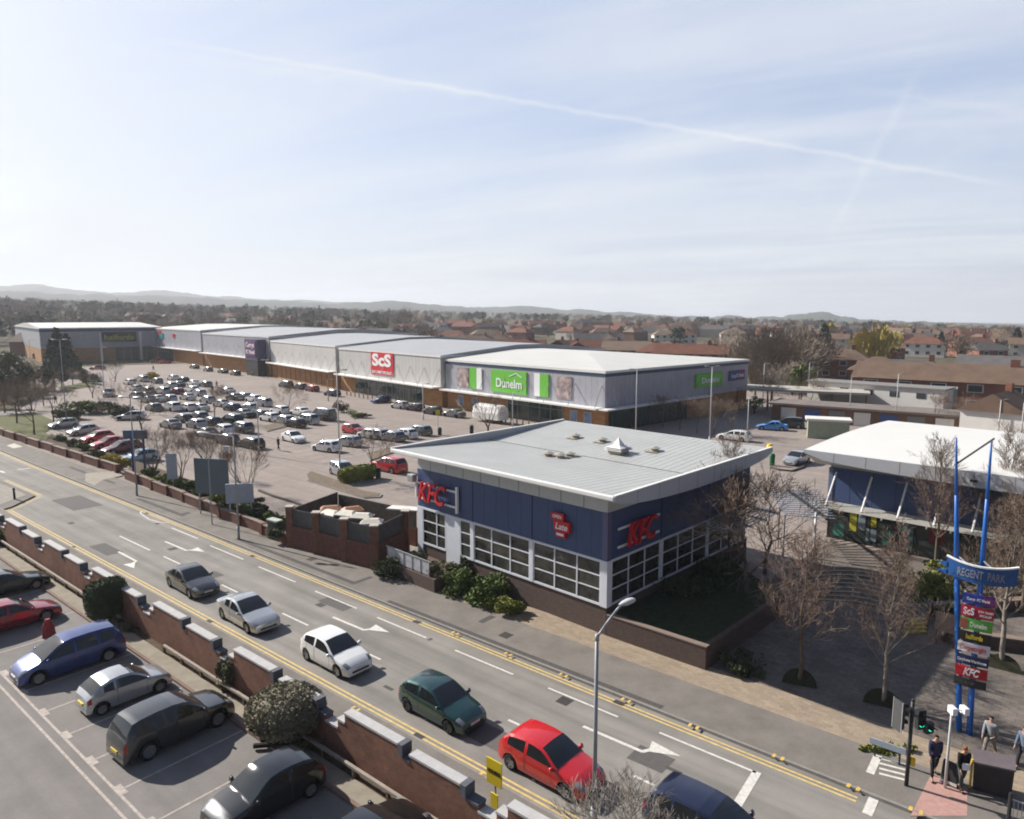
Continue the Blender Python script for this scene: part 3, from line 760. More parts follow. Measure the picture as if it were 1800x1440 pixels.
for p in [a+(b-a)*f for f in (0, 1/3, 2/3, 1)]+[c]:
    po = MB().box(p.x-0.24, p.x+0.24, p.y-0.24, p.y+0.24, 0, 3.1).build('pier', red_brick, store)
    MB().box(p.x-0.3, p.x+0.3, p.y-0.3, p.y+0.3, 3.1, 3.18).build('pier_cap', mat('pier_cap', (0.42, 0.38, 0.33), 0.8, 0.2, var=0.15), po)
mesh_m = mat('mesh_panel', (0.060, 0.062, 0.066), 0.6, 0.3, var=0.3, scale=2)
for i in range(3):
    m_ = MB(); wall_seg(m_, a+(b-a)*((i+0.09)/3), a+(b-a)*((i+0.91)/3), 1.752, 2.98, 0.06); m_.build('mesh_panel', mesh_m, store)
m_ = MB(); wall_seg(m_, b+(c-b)*0.12, c-(c-b)*0.1, 1.752, 2.98, 0.06); m_.build('mesh_panel', mesh_m, store)
m_ = MB(); wall_seg(m_, a+(d-a)*0.1, d, 1.402, 2.9, 0.08); wall_seg(m_, d+(c-d)*0.02, c+(c-b)*0.38, 1.402, 2.75, 0.08); m_.build('mesh_panel', mat('timber_panel', (0.09, 0.082, 0.07), 0.8, 0.2, var=0.3, scale=3), store)
wf = MB(); e = c+(c-b)*0.42; g2 = Vector((-0.35, 1.1, 0))
wf.prism([(e.x-2.2, e.y-0.4), (e.x+0.8, e.y-1.2), (e.x+1.2, e.y-0.3), (e.x-1.9, e.y+0.5)], 2.9, 3.0)
wf.build('roof', mat('white_felt', (0.62, 0.60, 0.56), 0.7, 0.2, var=0.15), store)
refuse = [((0.42, 0.22), 1.2, 'white'), ((0.58, 0.30), 1.3, 'white'), ((0.74, 0.34), 1.3, 'white'), ((0.86, 0.30), 1.1, 'white'), ((0.30, 0.5), 1.1, 'brown'), ((0.52, 0.62), 1.2, 'brown')]
rlab = ['pale domed skip lid at the left of the bin yard', 'large cream skip lid in the middle of the bin yard', 'cream skip lid at the right of the bin yard', 'small pale lid by the corner pier of the bin yard', 'brown box at the back of the bin yard', 'orange brown stacked box behind the pale lids in the bin yard']
for i, ((u, v), h, cc) in enumerate(refuse):
    h += 0.95
    p = bsA+(bsB-bsA)*u+(bsC-bsB)*v
    bd = MB().box(-0.7, 0.7, -0.5, 0.5, 0.12, h+0.75).build('refuse_bin', mat('bin_body_'+cc, (0.16, 0.15, 0.14) if cc == 'white' else (0.35, 0.14, 0.07), 0.6, 0.3, var=0.15), loc=p, bevel=0.08)
    bd.rotation_euler = (0, 0, -0.55+0.2*i)
    ld = MB(); ld.box(-0.75, 0.75, -0.55, 0.55, h+0.752, h+0.82); ld.add([(-.72, -.5, h+.82), (.72, -.5, h+.82), (.72, .5, h+.82), (-.72, .5, h+.82), (-.5, -.1, h+1.02), (.5, -.1, h+1.02), (.5, .2, h+1.02), (-.5, .2, h+1.02)], [(0, 1, 5, 4), (1, 2, 6, 5), (2, 3, 7, 6), (3, 0, 4, 7), (4, 5, 6, 7)])
    ld.build('lid', mat('lid_'+cc, (0.60, 0.56, 0.48) if cc == 'white' else (0.30, 0.15, 0.08), 0.5, 0.3, var=0.1), bd, smooth=False)
    tag(bd, rlab[i], 'bin', 'bins in the bin yard')

# ---------------------------------------------------------------- the long retail shed, unit by unit
shed_clad = mat('shed_cladding', (0.37, 0.375, 0.41), 0.5, 0.4, var=0.10, scale=0.35, var2=0.06, scale2=2)
shed_clad_warm = mat('shed_cladding_pale', (0.50, 0.49, 0.47), 0.5, 0.4, var=0.07, scale=0.35)
shed_blue = mat('shed_blue_band', (0.030, 0.060, 0.110), 0.5, 0.4, var=0.05)
for m__ in (shed_clad, shed_clad_warm): pattern(m__, 'wall', 1, 0, (0.72, 0.72, 0.74), 1.05, 40.0, 0.05, (0.93, 0.93, 0.93))
shed_white = mat('shed_white_edge', (0.74, 0.73, 0.70), 0.5, 0.4, var=0.05)
shed_roof_w = mat('shed_roof_pale', (0.60, 0.59, 0.545), 0.5, 0.4, var=0.06, scale=0.2)
shed_roof_g = mat('shed_roof_grey', (0.36, 0.365, 0.37), 0.5, 0.4, var=0.07, scale=0.2)
for m__ in (shed_roof_w, shed_roof_g): pattern(m__, 'floor', 1, R(43), (0.88, 0.88, 0.88), 90.0, 1.1, 0.05, (0.96, 0.96, 0.96))
buff_brick = pattern(mat('buff_brick', (0.42, 0.235, 0.105), 0.88, 0.2, var=0.14, scale=1.5), 'wall', 1, 0, (0.8, 0.78, 0.75), 1.2, 0.3, 0.03, (0.8, 0.72, 0.7))
green_post = mat('green_post', (0.03, 0.12, 0.08), 0.5, 0.4, var=0.1)
def unit(name_label, P, Q, depth, heights, roofm, clad, brick='brick', canopy=True, side=False, band=True, ridge=1.0, glaze=None, win=None):
    """P = front corner nearest the camera, Q = far front corner; local Y from P to Q, local X into the building"""
    P = Vector((P[0], P[1], 0)); Q = Vector((Q[0], Q[1], 0)); d = Q-P; L = d.length; ang = math.atan2(d.y, d.x)-math.pi/2
    b = empty('retail_unit', name_label, 'shop', P, ang, 'units of the long retail shed')
    zc, zb, zt = heights
    MB().box(0.25, depth, 0.05, L-0.05, -0.1, zc).build('brick_base', buff_brick, b)
    MB().box(0, depth, 0, L, zc, zt-0.35).build('cladding', clad, b)
    if band: MB().box(-0.05, depth+0.05, -0.05, L+0.04, zb, zt-0.352).build('blue_band', shed_blue, b)
    MB().box(-0.14, depth+0.14, -0.14, L+0.05, zt-0.348, zt).build('white_edge', shed_white, b)
    r = MB(); e = 0.16
    x0, x1, y0, y1 = -e+0.02, depth+e, -e+0.02, L-0.02
    xm0, xm1, ym0, ym1 = depth*0.42, depth*0.58, (min(L*0.5, depth*0.45) if side else 0.02), L-0.04
    r.add([(x0, y0, zt+.01), (x1, y0, zt+.01), (x1, y1, zt+.01), (x0, y1, zt+.01), (xm0, ym0, zt+ridge), (xm1, ym0, zt+ridge), (xm1, ym1, zt+ridge), (xm0, ym1, zt+ridge)],
          [(0, 1, 5, 4), (1, 2, 6, 5), (2, 3, 7, 6), (3, 0, 4, 7), (4, 5, 6, 7)])
    r.build('roof', roofm, b)
    if canopy:
        MB().box(-1.7, 0.0, 0.3, L-0.2, zc-0.05, zc+0.18).build('canopy', shed_white, b)
        rods = MB(); n = max(3, int(L/5))
        for k in range(n+1):
            y = 0.6+(L-1.2)*k/n; rods.tube((-1.6, y, zc+0.1), (-0.02, y, zc+3.4), 0.05, n=5)
        rods.build('canopy_rods', steel, b)
    if glaze:
        for (g0, g1) in glaze:
            n = max(2, int((g1-g0)/2.2))
            fr = MB()
            for k in range(n+1):
                y = g0+(g1-g0)*k/n; fr.box(0.12, 0.24, y-0.07, y+0.07, 0.0, zc)
            fr.box(0.12, 0.24, g0, g1, zc*0.68, zc*0.68+0.09)
            o = fr.build('shopfront', mat('shopfront_frame', (0.16, 0.26, 0.24), 0.5, 0.4, var=0), b)
            MB().box(0.19, 0.245, g0, g1, 0.05, zc-0.02).build('pane', shop_glass, o)
    if win:
        for y in win:
            o = MB().box(0.16, 0.24, y-0.75, y+0.75, 0.7, zc-0.8).build('window', mat('poster_frame', (0.45, 0.47, 0.5), 0.5, 0.4, var=0), b)
            MB().box(0.13, 0.158, y-0.6, y+0.6, 0.85, zc-0.95).build('poster', mat('poster', (0.16, 0.24, 0.38), 0.5, 0.4, var=0.7, scale=0.9), o)
    return b, L, ang
def board(parent, y, z, w, h, m, x=-0.18, name='sign', th=0.16, label=None):
    return MB().box(x, x+th, y-w/2, y+w/2, z-h/2, z+h/2).build(name, m, parent, label=label)
def boardtext(parent, s, size, y, z, m, x, width=None, offset=0.01, shear=0.0):
    return sign_text(parent, s, size, (x, y, z), (0, -1, 0), m, 0.06, shear, offset, width)
lime = mat('sign_green', (0.14, 0.48, 0.045), 0.5, 0.4, var=0.04)
# unit with the green signs
U1P, U1Q = (13.4, 100.8), (-12.1, 128.4)
u1, L1, a1 = unit('end unit of the retail shed with green Dunelm sign and pale roof', U1P, U1Q, 40.3, (3.45, 8.1, 8.95), shed_roof_w, shed_clad, ridge=1.3, side=True,
    glaze=[(8.5, 21.0)], win=[33.5, 29.6, 6.2, 3.4])
s = board(u1, 20.5, 6.0, 8.6, 3.7, lime)
boardtext(s, 'Dunelm', 2.1, 20.3, 5.65, sign_white, -0.22, width=6.2, offset=0.03)
hr = MB(); hr.bar((-0.22, 17.2, 6.9), (-0.22, 18.6, 7.5), 0.06, 0.12); hr.bar((-0.22, 18.6, 7.5), (-0.22, 20.2, 6.9), 0.06, 0.12); hr.build('emblem', sign_white, s)
for (y, fl) in ((29.6, 1), (12.2, -1)):
    bn = board(u1, y-0.9*fl*0, 6.0, 1.9, 3.6, lime, name='banner')
    MB().box(-0.17, -0.03, y-0.95-fl*1.35+0.0, y+0.55-fl*1.35+0.3, 4.2, 7.8).build('banner_panel', sign_white, bn)
pm_ = mat('picture', (0.35, 0.27, 0.26), 0.5, 0.4, var=0.85, scale=1.1)
for y in (32.5, 8.0):
    board(u1, y, 6.0, 3.1, 3.4, pm_, name='picture_board', x=-0.12, th=0.1)
# side of the end unit: canopy, shopfront, signs
MB().box(-1.5, 26.0, -1.7, -0.15, 3.42, 3.6).build('canopy', shed_white, u1)
rods = MB()
for k in range(11): rods.tube((1.2+k*2.5, -1.6, 3.55), (1.2+k*2.5, -0.03, 6.9), 0.05, n=5)
rods.build('canopy_rods', steel, u1)
fr = MB()
for k in range(9): fr.box(1.5+k*2.3, 1.64+k*2.3, -0.12, 0.05, 0, 3.45)
fr.build('shopfront', green_post, u1)
MB().box(1.0, 21.0, -0.05, 0.2, 0.05, 3.4).build('pane', shop_glass, u1)
sb = MB().box(23.0, 31.0, -0.42, -0.06, 5.0, 7.2).build('sign', lime, u1)
t = text_mb('Dunelm', 1.3, 0.06, 0, 0.02, 5.2); t.xform(face_m((27.2, -0.46, 6.0), (1, 0, 0))); t.build('lettering', sign_white, sb)
sb = MB().box(33.6, 36.6, -0.22, -0.06, 5.4, 7.2).build('sign', mat('sign_navy', (0.03, 0.05, 0.20), 0.5, 0.4, var=0), u1)
MB().box(36.61, 38.9, -0.22, -0.06, 5.4, 7.2).build('sign_half', mat('sign_purple', (0.16, 0.025, 0.14), 0.5, 0.4, var=0), sb)
t = text_mb('Currys PC World', 0.9, 0.05, 0, 0.01, 4.2); t.xform(face_m((36.3, -0.25, 6.2), (1, 0, 0))); t.build('lettering', sign_white, sb)
# unit with the red sign
U2P, U2Q = (-13.0, 128.4), (-39.0, 159.0)
u2, L2, a2 = unit('retail unit with square red ScS sign and grey roof', U2P, U2Q, 44, (3.7, 9.0, 9.6), shed_roof_g, shed_clad_warm, band=False, ridge=1.5, glaze=[(6.5, 33.0)])
s = board(u2, 21.0, 7.0, 9.0, 4.6, sign_red)
boardtext(s, 'ScS', 3.3, 21.0, 7.6, sign_white, -0.22, width=7.6, offset=0.14)
boardtext(s, 'SOFA CARPET SPECIALIST', 0.8, 21.0, 5.2, sign_white, -0.22, width=8.0)
# plain unit
U3P, U3Q = (-40.0, 159.8), (-66.0, 193.0)
u3, L3, a3 = unit('plain pale retail unit with buff brick base left of the red sign', U3P, U3Q, 46, (4.0, 9.3, 10.0), shed_roof_g, shed_clad_warm, band=False, ridge=1.6)
for k in range(12):
    MB().box(0.2, 0.3, 2+k*3.3, 2.5+k*3.3, 0, 3.9).build('brick_pier', mat('brown_pier', (0.24, 0.12, 0.06), 0.85, 0.2, var=0.1), u3)
U4P, U4Q = (-66.8, 194.2), (-101.5, 232.0)
u4, L4, a4 = unit('retail unit with purple entrance sign and ribbed pale cladding', U4P, U4Q, 50, (4.6, 10.3, 11.0), shed_roof_g, shed_clad, band=False, ridge=1.7)
pr = MB().box(-2.6, -0.05, 2.0, 10.5, 4.4, 10.2)
pr.build('entrance_tower', mat('tower_purple', (0.07, 0.065, 0.13), 0.5, 0.4, var=0.15, scale=1), u4)
MB().box(-2.5, -0.05, 2.3, 10.2, 0.0, 4.3).build('entrance', mat('entrance_dark', (0.02, 0.018, 0.02), 0.5, 0.4, var=0.2), u4)
sn = board(u4, 6.2, 7.6, 7.0, 4.2, mat('sign_plum', (0.12, 0.03, 0.13), 0.5, 0.4, var=0.2, scale=0.5), x=-2.8)
boardtext(sn, 'Currys', 1.9, 6.2, 8.6, sign_white, -2.87, width=5.6, offset=0.03)
boardtext(sn, 'PC World', 1.5, 6.2, 6.6, sign_white, -2.87, width=5.8, offset=0.03)
U5P, U5Q = (-102.5, 233.0), (-139.5, 273.0)
u5, L5, a5 = unit('retail unit with small red and teal signs next to the corner shop', U5P, U5Q, 50, (5.0, 11.2, 11.9), shed_roof_w, shed_clad, band=False, ridge=1.4, glaze=[(30, 46)])
bt = board(u5, 42, 9.0, 7, 2.2, mat('sign_teal', (0.03, 0.22, 0.24), 0.5, 0.4, var=0.2, scale=0.5))
board(u5, 43.0, 10.6-0.2, 4, 1.3, sign_red, x=-0.2); board(u5, 27, 9.6, 2.4, 1.2, sign_red, x=-0.2)
# corner unit that faces the camera
U6P, U6Q = (-139.0, 271.5), (-183.0, 247.0)
P6 = G(287, 632); Q6 = G(74, 640)
u6, L6, a6 = unit('corner shop facing down the car park with yellow lettering on a black sign', (P6.x, P6.y), (Q6.x, Q6.y), 78, (5.2, 11.0, 12.4), shed_roof_w, shed_clad, ridge=1.4, canopy=False, glaze=[(3, 16)])
sn = board(u6, 14.5, 8.9, 11.5, 3.6, mat('sign_black', (0.018, 0.02, 0.03), .5, .4, var=0), x=-0.5, th=.3)
boardtext(sn, 'halfords', 2.6, 14.5, 8.7, mat('sign_yellow_green', (0.50, 0.52, 0.02), .5, .4, var=0), -0.56, width=9.5, offset=0.03)
for y_ in (7.5, 20.5): MB().box(-0.3, 0.05, y_-.35, y_+.35, 0.0, 10.6).build('pilaster', shed_white, u6)
# ---------------------------------------------------------------- phone shop on the right
SB = Vector((24.2, 52.5, 0))
store2 = empty('phone_shop', 'blue clad shop with a wide pale roof, slatted canopy and small white lettering', 'shop', SB, frame(KA))
SL = 30.0
MB().box(0.0, 19, -SL, 0.0, 2.74, 5.53).build('wall', blue_clad, store2, bevel=0.02)
MB().box(0.05, 19, -SL, -0.05, 5.53, 6.45).build('upper_wall', grey_clad, store2)
MB().box(0.35, 19, -SL, -0.35, -0.1, 2.735).build('base_wall', mat('shop_back', (0.05, 0.045, 0.06), 0.8, 0.2, var=0.4, scale=1), store2)
MB().box(-0.05, 0.1, -SL, -6.0, 2.66, 2.76).build('trim', white_trim, store2)
fr = MB()
for k in range(8): fr.box(0.0, 0.1, -0.1-k*1.5-0.05, -0.1-k*1.5+0.05, 0.1, 2.66)
fr.box(0.0, 0.1, -SL, 0.0, 0.0, 0.1)
shf = fr.build('shopfront', dark_metal, store2)
MB().box(0.04, 0.08, -SL, -0.06, 0.1, 2.68).build('pane', shop_glass, shf)
pc = [(0.45, 0.44, 0.05), (0.20, 0.25, 0.28), (0.45, 0.40, 0.02), (0.02, 0.13, 0.10), (0.05, 0.22, 0.16), (0.16, 0.02, 0.03), (0.05, 0.12, 0.12)]
for k, (y, w, z0, z1, ci) in enumerate(((-0.9, 0.8, 0.3, 1.2, 4), (-1.9, 0.5, 0.9, 2.4, 0), (-2.5, 0.5, 1.1, 2.2, 1), (-3.3, 0.4, 1.5, 2.4, 2), (-3.2, 0.7, 0.4, 1.3, 1), (-4.4, 0.9, 0.3, 1.5, 3), (-7.4, 1.0, 1.2, 2.3, 5), (-5.6, 0.7, 0.3, 2.2, 6))):
    MB().box(0.0, 0.035, y-w/2, y+w/2, z0, z1).build('poster', mat('poster_colour_%d' % ci, pc[ci], 0.5, 0.4, var=0.3, scale=3), shf)
sj = MB()
for k in range(1, 20): sj.box(-0.005, 0.0, -k*1.55-0.012, -k*1.55+0.012, 2.78, 5.5)
sj.build('cladding_joints', MATS['blue_joint'], store2)
for y in (-0.12, -7.7): MB().box(-0.05, 0.01, y-0.16, y+0.16, 2.78, 5.5).build('pilaster', mat('pilaster', (0.14, 0.17, 0.27), 0.5, 0.4, var=0.05), store2)
# roof, pale single sheet
roof_pale = mat('pale_roof_membrane', (0.66, 0.65, 0.61), 0.55, 0.3, var=0.03, scale=0.3)
r2 = MB(); N = 20
for i in range(N+1):
    for j in range(2):
        f = i/N; g = j
        z = 7.0+0.22*math.sin(math.pi*f)
        r2.v.append((-2.1+20.2*f, 1.2 if g == 0 else -SL-1.5, z))
for i in range(N): a = i*2; r2.f.append((a, a+1, a+3, a+2))
r2o = r2.build('roof', roof_pale, store2, smooth=True)
lens_board(r2o, (-2.12, -SL-1.5, 0), (-2.12, 1.2, 0), 7.01, 0.22, 1.05, 0.1, MATS['fascia_grey'], k=0.35, joints=15)
gb = MB()
for i in range(N+1):
    f = i/N; z = 7.0+0.22*math.sin(math.pi*f); gb.v += [(-2.1+20.2*f, 1.22, z), (-2.1+20.2*f, 1.22, 6.6)]
for i in range(N): a = i*2; gb.f.append((a, a+1, a+3, a+2))
gb.build('gable', MATS['fascia_grey'], r2o)
so2 = MB(); so2.add([(-2.05, 1.15, 6.72), (-2.05, -SL-1.4, 6.3), (0.3, -SL-1.4, 5.60), (0.3, 1.15, 5.60)], [(0, 1, 2, 3)]); so2.build('soffit', soffit, r2o)
MB().box(-2.3, -2.2, -9.9, -9.5, 6.35, 6.5).build('security_camera', dark_metal, r2o)
# canopy with slats and hangers
cn = MB()
for k in range(10): cn.bar((-0.25-k*0.23, 0.4, 2.92), (-0.25-k*0.23, -11.6, 2.92), 0.10, 0.035)
for k in range(9): cn.bar((-0.02, -0.3-k*1.4, 2.85), (-2.5, -0.3-k*1.4, 2.82), 0.07, 0.12)
co = cn.build('canopy', mat('canopy_slats', (0.48, 0.47, 0.43), 0.5, 0.4, var=0.1), store2)
for y in (-0.5, -3.0, -5.35, -7.6, -9.8):
    MB().tube((-0.03, y, 5.2), (-1.9, y, 2.95), 0.07, n=6).build('strut', sign_white, co)
# free canopy that reaches over the walkway
c1 = [G(1352, 866, 3.1), G(1440, 860, 3.1), G(1468, 912, 3.1), G(1380, 905, 3.1)]
canopy = empty('walkway_canopy', 'slatted steel canopy on a white mast over the walkway between the two shops', 'canopy', G(1430, 985))
bp = G(1430, 985)
sl = MB()
for k in range(13):
    f = k/12; a = c1[0].lerp(c1[3], f)-bp; b = c1[1].lerp(c1[2], f)-bp; a.z = b.z = 3.1; sl.bar(a, b, 0.16, 0.04)
sl.build('slats', mat('slat_blue_grey', (0.27, 0.31, 0.38), 0.4, 0.5, metal=0.3, var=0.1), canopy)
bm = MB(); a = c1[0].lerp(c1[1], 0.35)-bp; b = c1[2].lerp(c1[3], 0.15)-bp; a.z = 3.25; b.z = 3.05; bm.bar(a, b, 0.14, 0.2); bm.build('beam', dark_metal, canopy)
MB().tube((0, 0, 0), (0.15, 0.4, 3.3), 0.10, 0.07, 10).build('mast', sign_white, canopy, smooth=True)
for p_ in (c1[3], c1[0].lerp(c1[3], 0.7)):
    q = p_-bp; MB().tube((q.x, q.y, 0), (q.x, q.y, 3.1), 0.06, n=8).build('post', steel, canopy)
t = text_mb('Carphone', 0.95, 0.08, 0, 0.02, 4.4); t.xform(face_m((-0.08, -17.5, 4.55), (0, -1, 0))); t.build('lettering', sign_white, store2)
t = text_mb('Warehouse', 0.95, 0.08, 0, 0.02, 5.0); t.xform(face_m((-0.08, -17.7, 3.6), (0, -1, 0))); t.build('lettering', sign_white, store2)

# ---------------------------------------------------------------- amphitheatre steps
cc = Vector((16.6, 35.6, 0))
step_m = mat('step_riser', (0.20, 0.15, 0.10), 0.9, 0.2, var=0.2, scale=4)
st_e = empty('steps', 'curved flight of shallow paved steps between the two shops', 'steps', cc)
SNB = mat('step_nosing', (0.46, 0.39, 0.27), 0.8, 0.2, var=0.2, scale=3)
TOPP = [(1346, 1034), (1395, 1009), (1450, 999), (1510, 999), (1560, 1007), (1602, 1022), (1642, 1052)]
BOTP = [(1376, 1063), (1420, 1056), (1475, 1056), (1530, 1063), (1572, 1079), (1600, 1096), (1624, 1113)]
def smooth_(P, n=5):
    out = []
    for i in range(len(P)-1):
        p0, p1, p2, p3 = P[max(i-1, 0)], P[i], P[i+1], P[min(i+2, len(P)-1)]
        for k in range(n):
            t = k/n; out.append(0.5*((2*p1)+(p2-p0)*t+(2*p0-5*p1+4*p2-p3)*t*t+(3*p1-p0-3*p2+p3)*t*t*t))
    return out+[P[-1]]
NS = 8
tw = smooth_([G(a, b, .56) for a, b in TOPP]); bw_ = smooth_([G(a, b, .15) for a, b in BOTP])
cv = [[(bw_[i].lerp(tw[i], k/NS)-cc) for i in range(len(tw))] for k in range(NS+1)]
for k in range(NS):
    z = 0.118+(k+1)*0.055; mb = MB(); nb = MB()
    for i in range(len(tw)-1):
        a, b, c, d = cv[k][i], cv[k][i+1], cv[k+1][i+1], cv[k+1][i]
        mb.prism(xy(a, b, c, d), 0.05, z)
        e1, e2 = a.lerp(d, .22), b.lerp(c, .22); nb.prism(xy(a, b, e2, e1), z-.03, z+.006)
    so_ = mb.build('step', plaza_mat, st_e); nb.build('nosing', SNB, so_)
mb = MB(); zt_ = 0.118+NS*0.055
for i in range(len(tw)-1):
    a, b = cv[NS][i], cv[NS][i+1]; oa = a+(a-cv[0][i])*.35; ob = b+(b-cv[0][i+1])*.35
    mb.add([(a.x, a.y, zt_), (b.x, b.y, zt_), (ob.x, ob.y, 0.10), (oa.x, oa.y, 0.10)], [(0, 3, 2, 1)])
mb.build('landing', plaza_mat, st_e)
ys = MB()
for k in range(4):
    A = G(1600-k*4, 1090+k*7, 0.2+0.12*(3-k)); B = G(1626, 1088+k*7, 0.2+0.12*(3-k)); ys.bar(A-cc, B-cc, 0.30, 0.10)
ys.build('yellow_nosing', mat('nosing_yellow', (0.62, 0.47, 0.14), 0.7, 0.3, var=0.15), st_e)

# ---------------------------------------------------------------- totem sign
TB = (G(1684, 1292)+G(1705, 1294))/2
totem = empty('totem_sign', 'tall blue two legged totem with stacked shop name boards', 'sign', TB, R(-37))
totem.scale = (0.67, 0.67, 1.0)
tb = mat('totem_blue', (0.015, 0.115, 0.42), 0.4, 0.5, var=0.06)
def interp_(P, z):
    for (a, xa), (b, xb) in zip(P, P[1:]):
        if a <= z <= b: return xa+(xb-xa)*(z-a)/(b-a)
    return P[-1][1]
def blade(x0, name='post'):
    mb = MB(); zs = [0, 2.4, 7.2, 9.9, 12.2]; ws = [0.17, 0.165, 0.15, 0.10, 0.05]
    for z0, z1, w0, w1 in zip(zs, zs[1:], ws, ws[1:]):
        mb.tube((interp_(x0, z0), 0, z0), (interp_(x0, z1), 0, z1), w0, w1, 12)
    return mb.build(name, tb, totem, smooth=True)
blade([(0, -.27), (2.4, -.53), (7.2, -1.15), (12.3, -1.72)]); blade([(0, .27), (2.4, .16), (7.2, .12), (12.3, .02)])
MB().tube((-1.66, 0, 11.1), (0.15, 0.0, 12.3), 0.045, n=6).build('top_bar', dark_metal, totem)
def arc_board(z0, z1, w, m, name, y=-0.28, curve=0.10, x=0.22, th=0.06, flare=0.0):
    mb = MB(); N = 10
    for i in range(N+1):
        f = i/N*2-1; xx = x+f*w/2; yy = y-curve*(1-f*f)
        fl = flare*abs(f)**2
        for dy in (0, th):
            mb.v += [(xx, yy+dy, z0+fl*0.7), (xx, yy+dy, z1+fl)]
    for i in range(N):
        a = i*4; b = a+4; mb.f += [(a, b, b+1, a+1), (a+2, a+3, b+3, b+2), (a+1, b+1, b+3, a+3), (a, a+2, b+2, b)]
    mb.f += [(0, 1, 3, 2), (4*N, 4*N+2, 4*N+3, 4*N+1)]
    return mb.build(name, m, totem)
def flat(nm, c): return mat(nm, c, 0.45, 0.4, var=0.03)
rows = [(6.08, 5.66, 'Currys  PC World', (0.03, 0.045, 0.26), 'w', 0.15), (5.58, 5.12, 'ScS', (0.36, 0.010, 0.035), 'w', 0.40), (5.06, 4.60, 'Dunelm', (0.10, 0.36, 0.04), 'w', 0.27),
        (4.52, 4.12, 'halfords', (0.018, 0.014, 0.012), 'y', 0.26), (4.04, 3.66, 'Carpetright', (0.60, 0.59, 0.60), 'r', 0.28), (3.52, 3.14, 'Carphone Warehouse', (0.018, 0.025, 0.085), 'w', 0.16),
        (3.06, 2.62, 'KFC', (0.42, 0.012, 0.022), 'w', 0.42), (2.54, 2.22, 'TO LET', (0.03, 0.027, 0.03), 'g', 0.14)]
lm = {'w': sign_white, 'y': flat('letter_yellow', (0.55, 0.45, 0.03)), 'r': flat('letter_red', (0.42, 0.02, 0.05)), 'g': flat('letter_grey', (0.12, 0.12, 0.12))}
for i, (z1, z0, tx, c, lc, sz) in enumerate(rows):
    xo = 0.12-0.008*i
    b = arc_board(z0, z1, 1.62, flat('board_%s' % tx.replace(' ', '_').lower(), c), 'name_board', x=xo)
    off = -0.42 if tx == 'ScS' else (0.12 if tx == 'Dunelm' else (-0.02))
    t = text_mb(tx, sz, 0.02, 0.3 if tx == 'KFC' else 0, 0.012 if tx in ('ScS', 'KFC', 'halfords') else 0.003)
    t.xform(face_m((xo+off, -0.405, (z0+z1)/2), (1, 0, 0)))
    t.build('lettering', lm[lc], b)
    if i == 0: MB().box(xo+0.05, xo+0.80, -0.37, -0.365, z0+0.03, z1-0.03).build('board_half', flat('board_purple', (0.15, 0.02, 0.13)), b)
    if tx == 'ScS':
        for k, s in enumerate(('SOFA CARPET', 'SPECIALIST')):
            t = text_mb(s, 0.12, 0.02); t.xform(face_m((xo+0.42, -0.41, 5.42-0.16*k), (1, 0, 0))); t.build('lettering', sign_white, b)
    if tx == 'Dunelm': MB().box(xo-0.79, xo-0.45, -0.37, -0.362, z0+0.03, z1-0.03).build('board_half', flat('board_rose', (0.40, 0.10, 0.08)), b)
    for xx in (-0.62, 0.1): MB().bar((xx-0.05, -0.05, z1+0.03), (xx+0.12, -0.28, z1+0.0), 0.05, 0.05).build('bracket', steel, b)
hd = arc_board(6.55, 7.22, 3.5, flat('header_blue', (0.015, 0.075, 0.23)), 'header_board', x=0.12, curve=0.45, y=-0.10, flare=0.16)
t = text_mb('REGENT  PARK', 0.44, 0.02, 0, 0.008, 2.35)
t.v = [(x, y, z-0.0-0.45*((x/1.78)**2)) for x, y, z in t.v]
t.xform(face_m((0.13, -0.575, 6.90), (1, 0, 0))); t.build('lettering', flat('header_letter', (0.20, 0.22, 0.30)), hd)
tpb = MB()
for i in range(10):
    f0 = i/10*2-1; f1 = (i+1)/10*2-1
    tpb.bar((0.12+f0*1.76, -0.07-0.45*(1-f0*f0), 7.25+0.16*f0*f0), (0.12+f1*1.76, -0.07-0.45*(1-f1*f1), 7.25+0.16*f1*f1), 0.14, 0.06)
tpb.build('header_trim', sign_white, hd)
MB().add([(-1.62, -0.16, 6.95), (-2.2, -0.05, 7.12), (-1.62, -0.16, 7.16), (-1.62, -0.10, 6.95), (-1.62, -0.10, 7.16)], [(0, 1, 2), (3, 4, 1), (0, 3, 1), (2, 1, 4)]).build('header_fin', tb, hd)
MB().add([(-1.62, -0.16, 6.66), (-2.2, -0.05, 6.75), (-1.62, -0.16, 6.86), (-1.62, -0.10, 6.66), (-1.62, -0.10, 6.86)], [(0, 1, 2), (3, 4, 1), (0, 3, 1), (2, 1, 4)]).build('header_fin', tb, hd)
for xx in (-1.0, 0.2): MB().bar((xx-0.2, 0.02, 7.5), (xx+0.4, -0.4, 7.27), 0.05, 0.05).build('bracket', steel, hd)

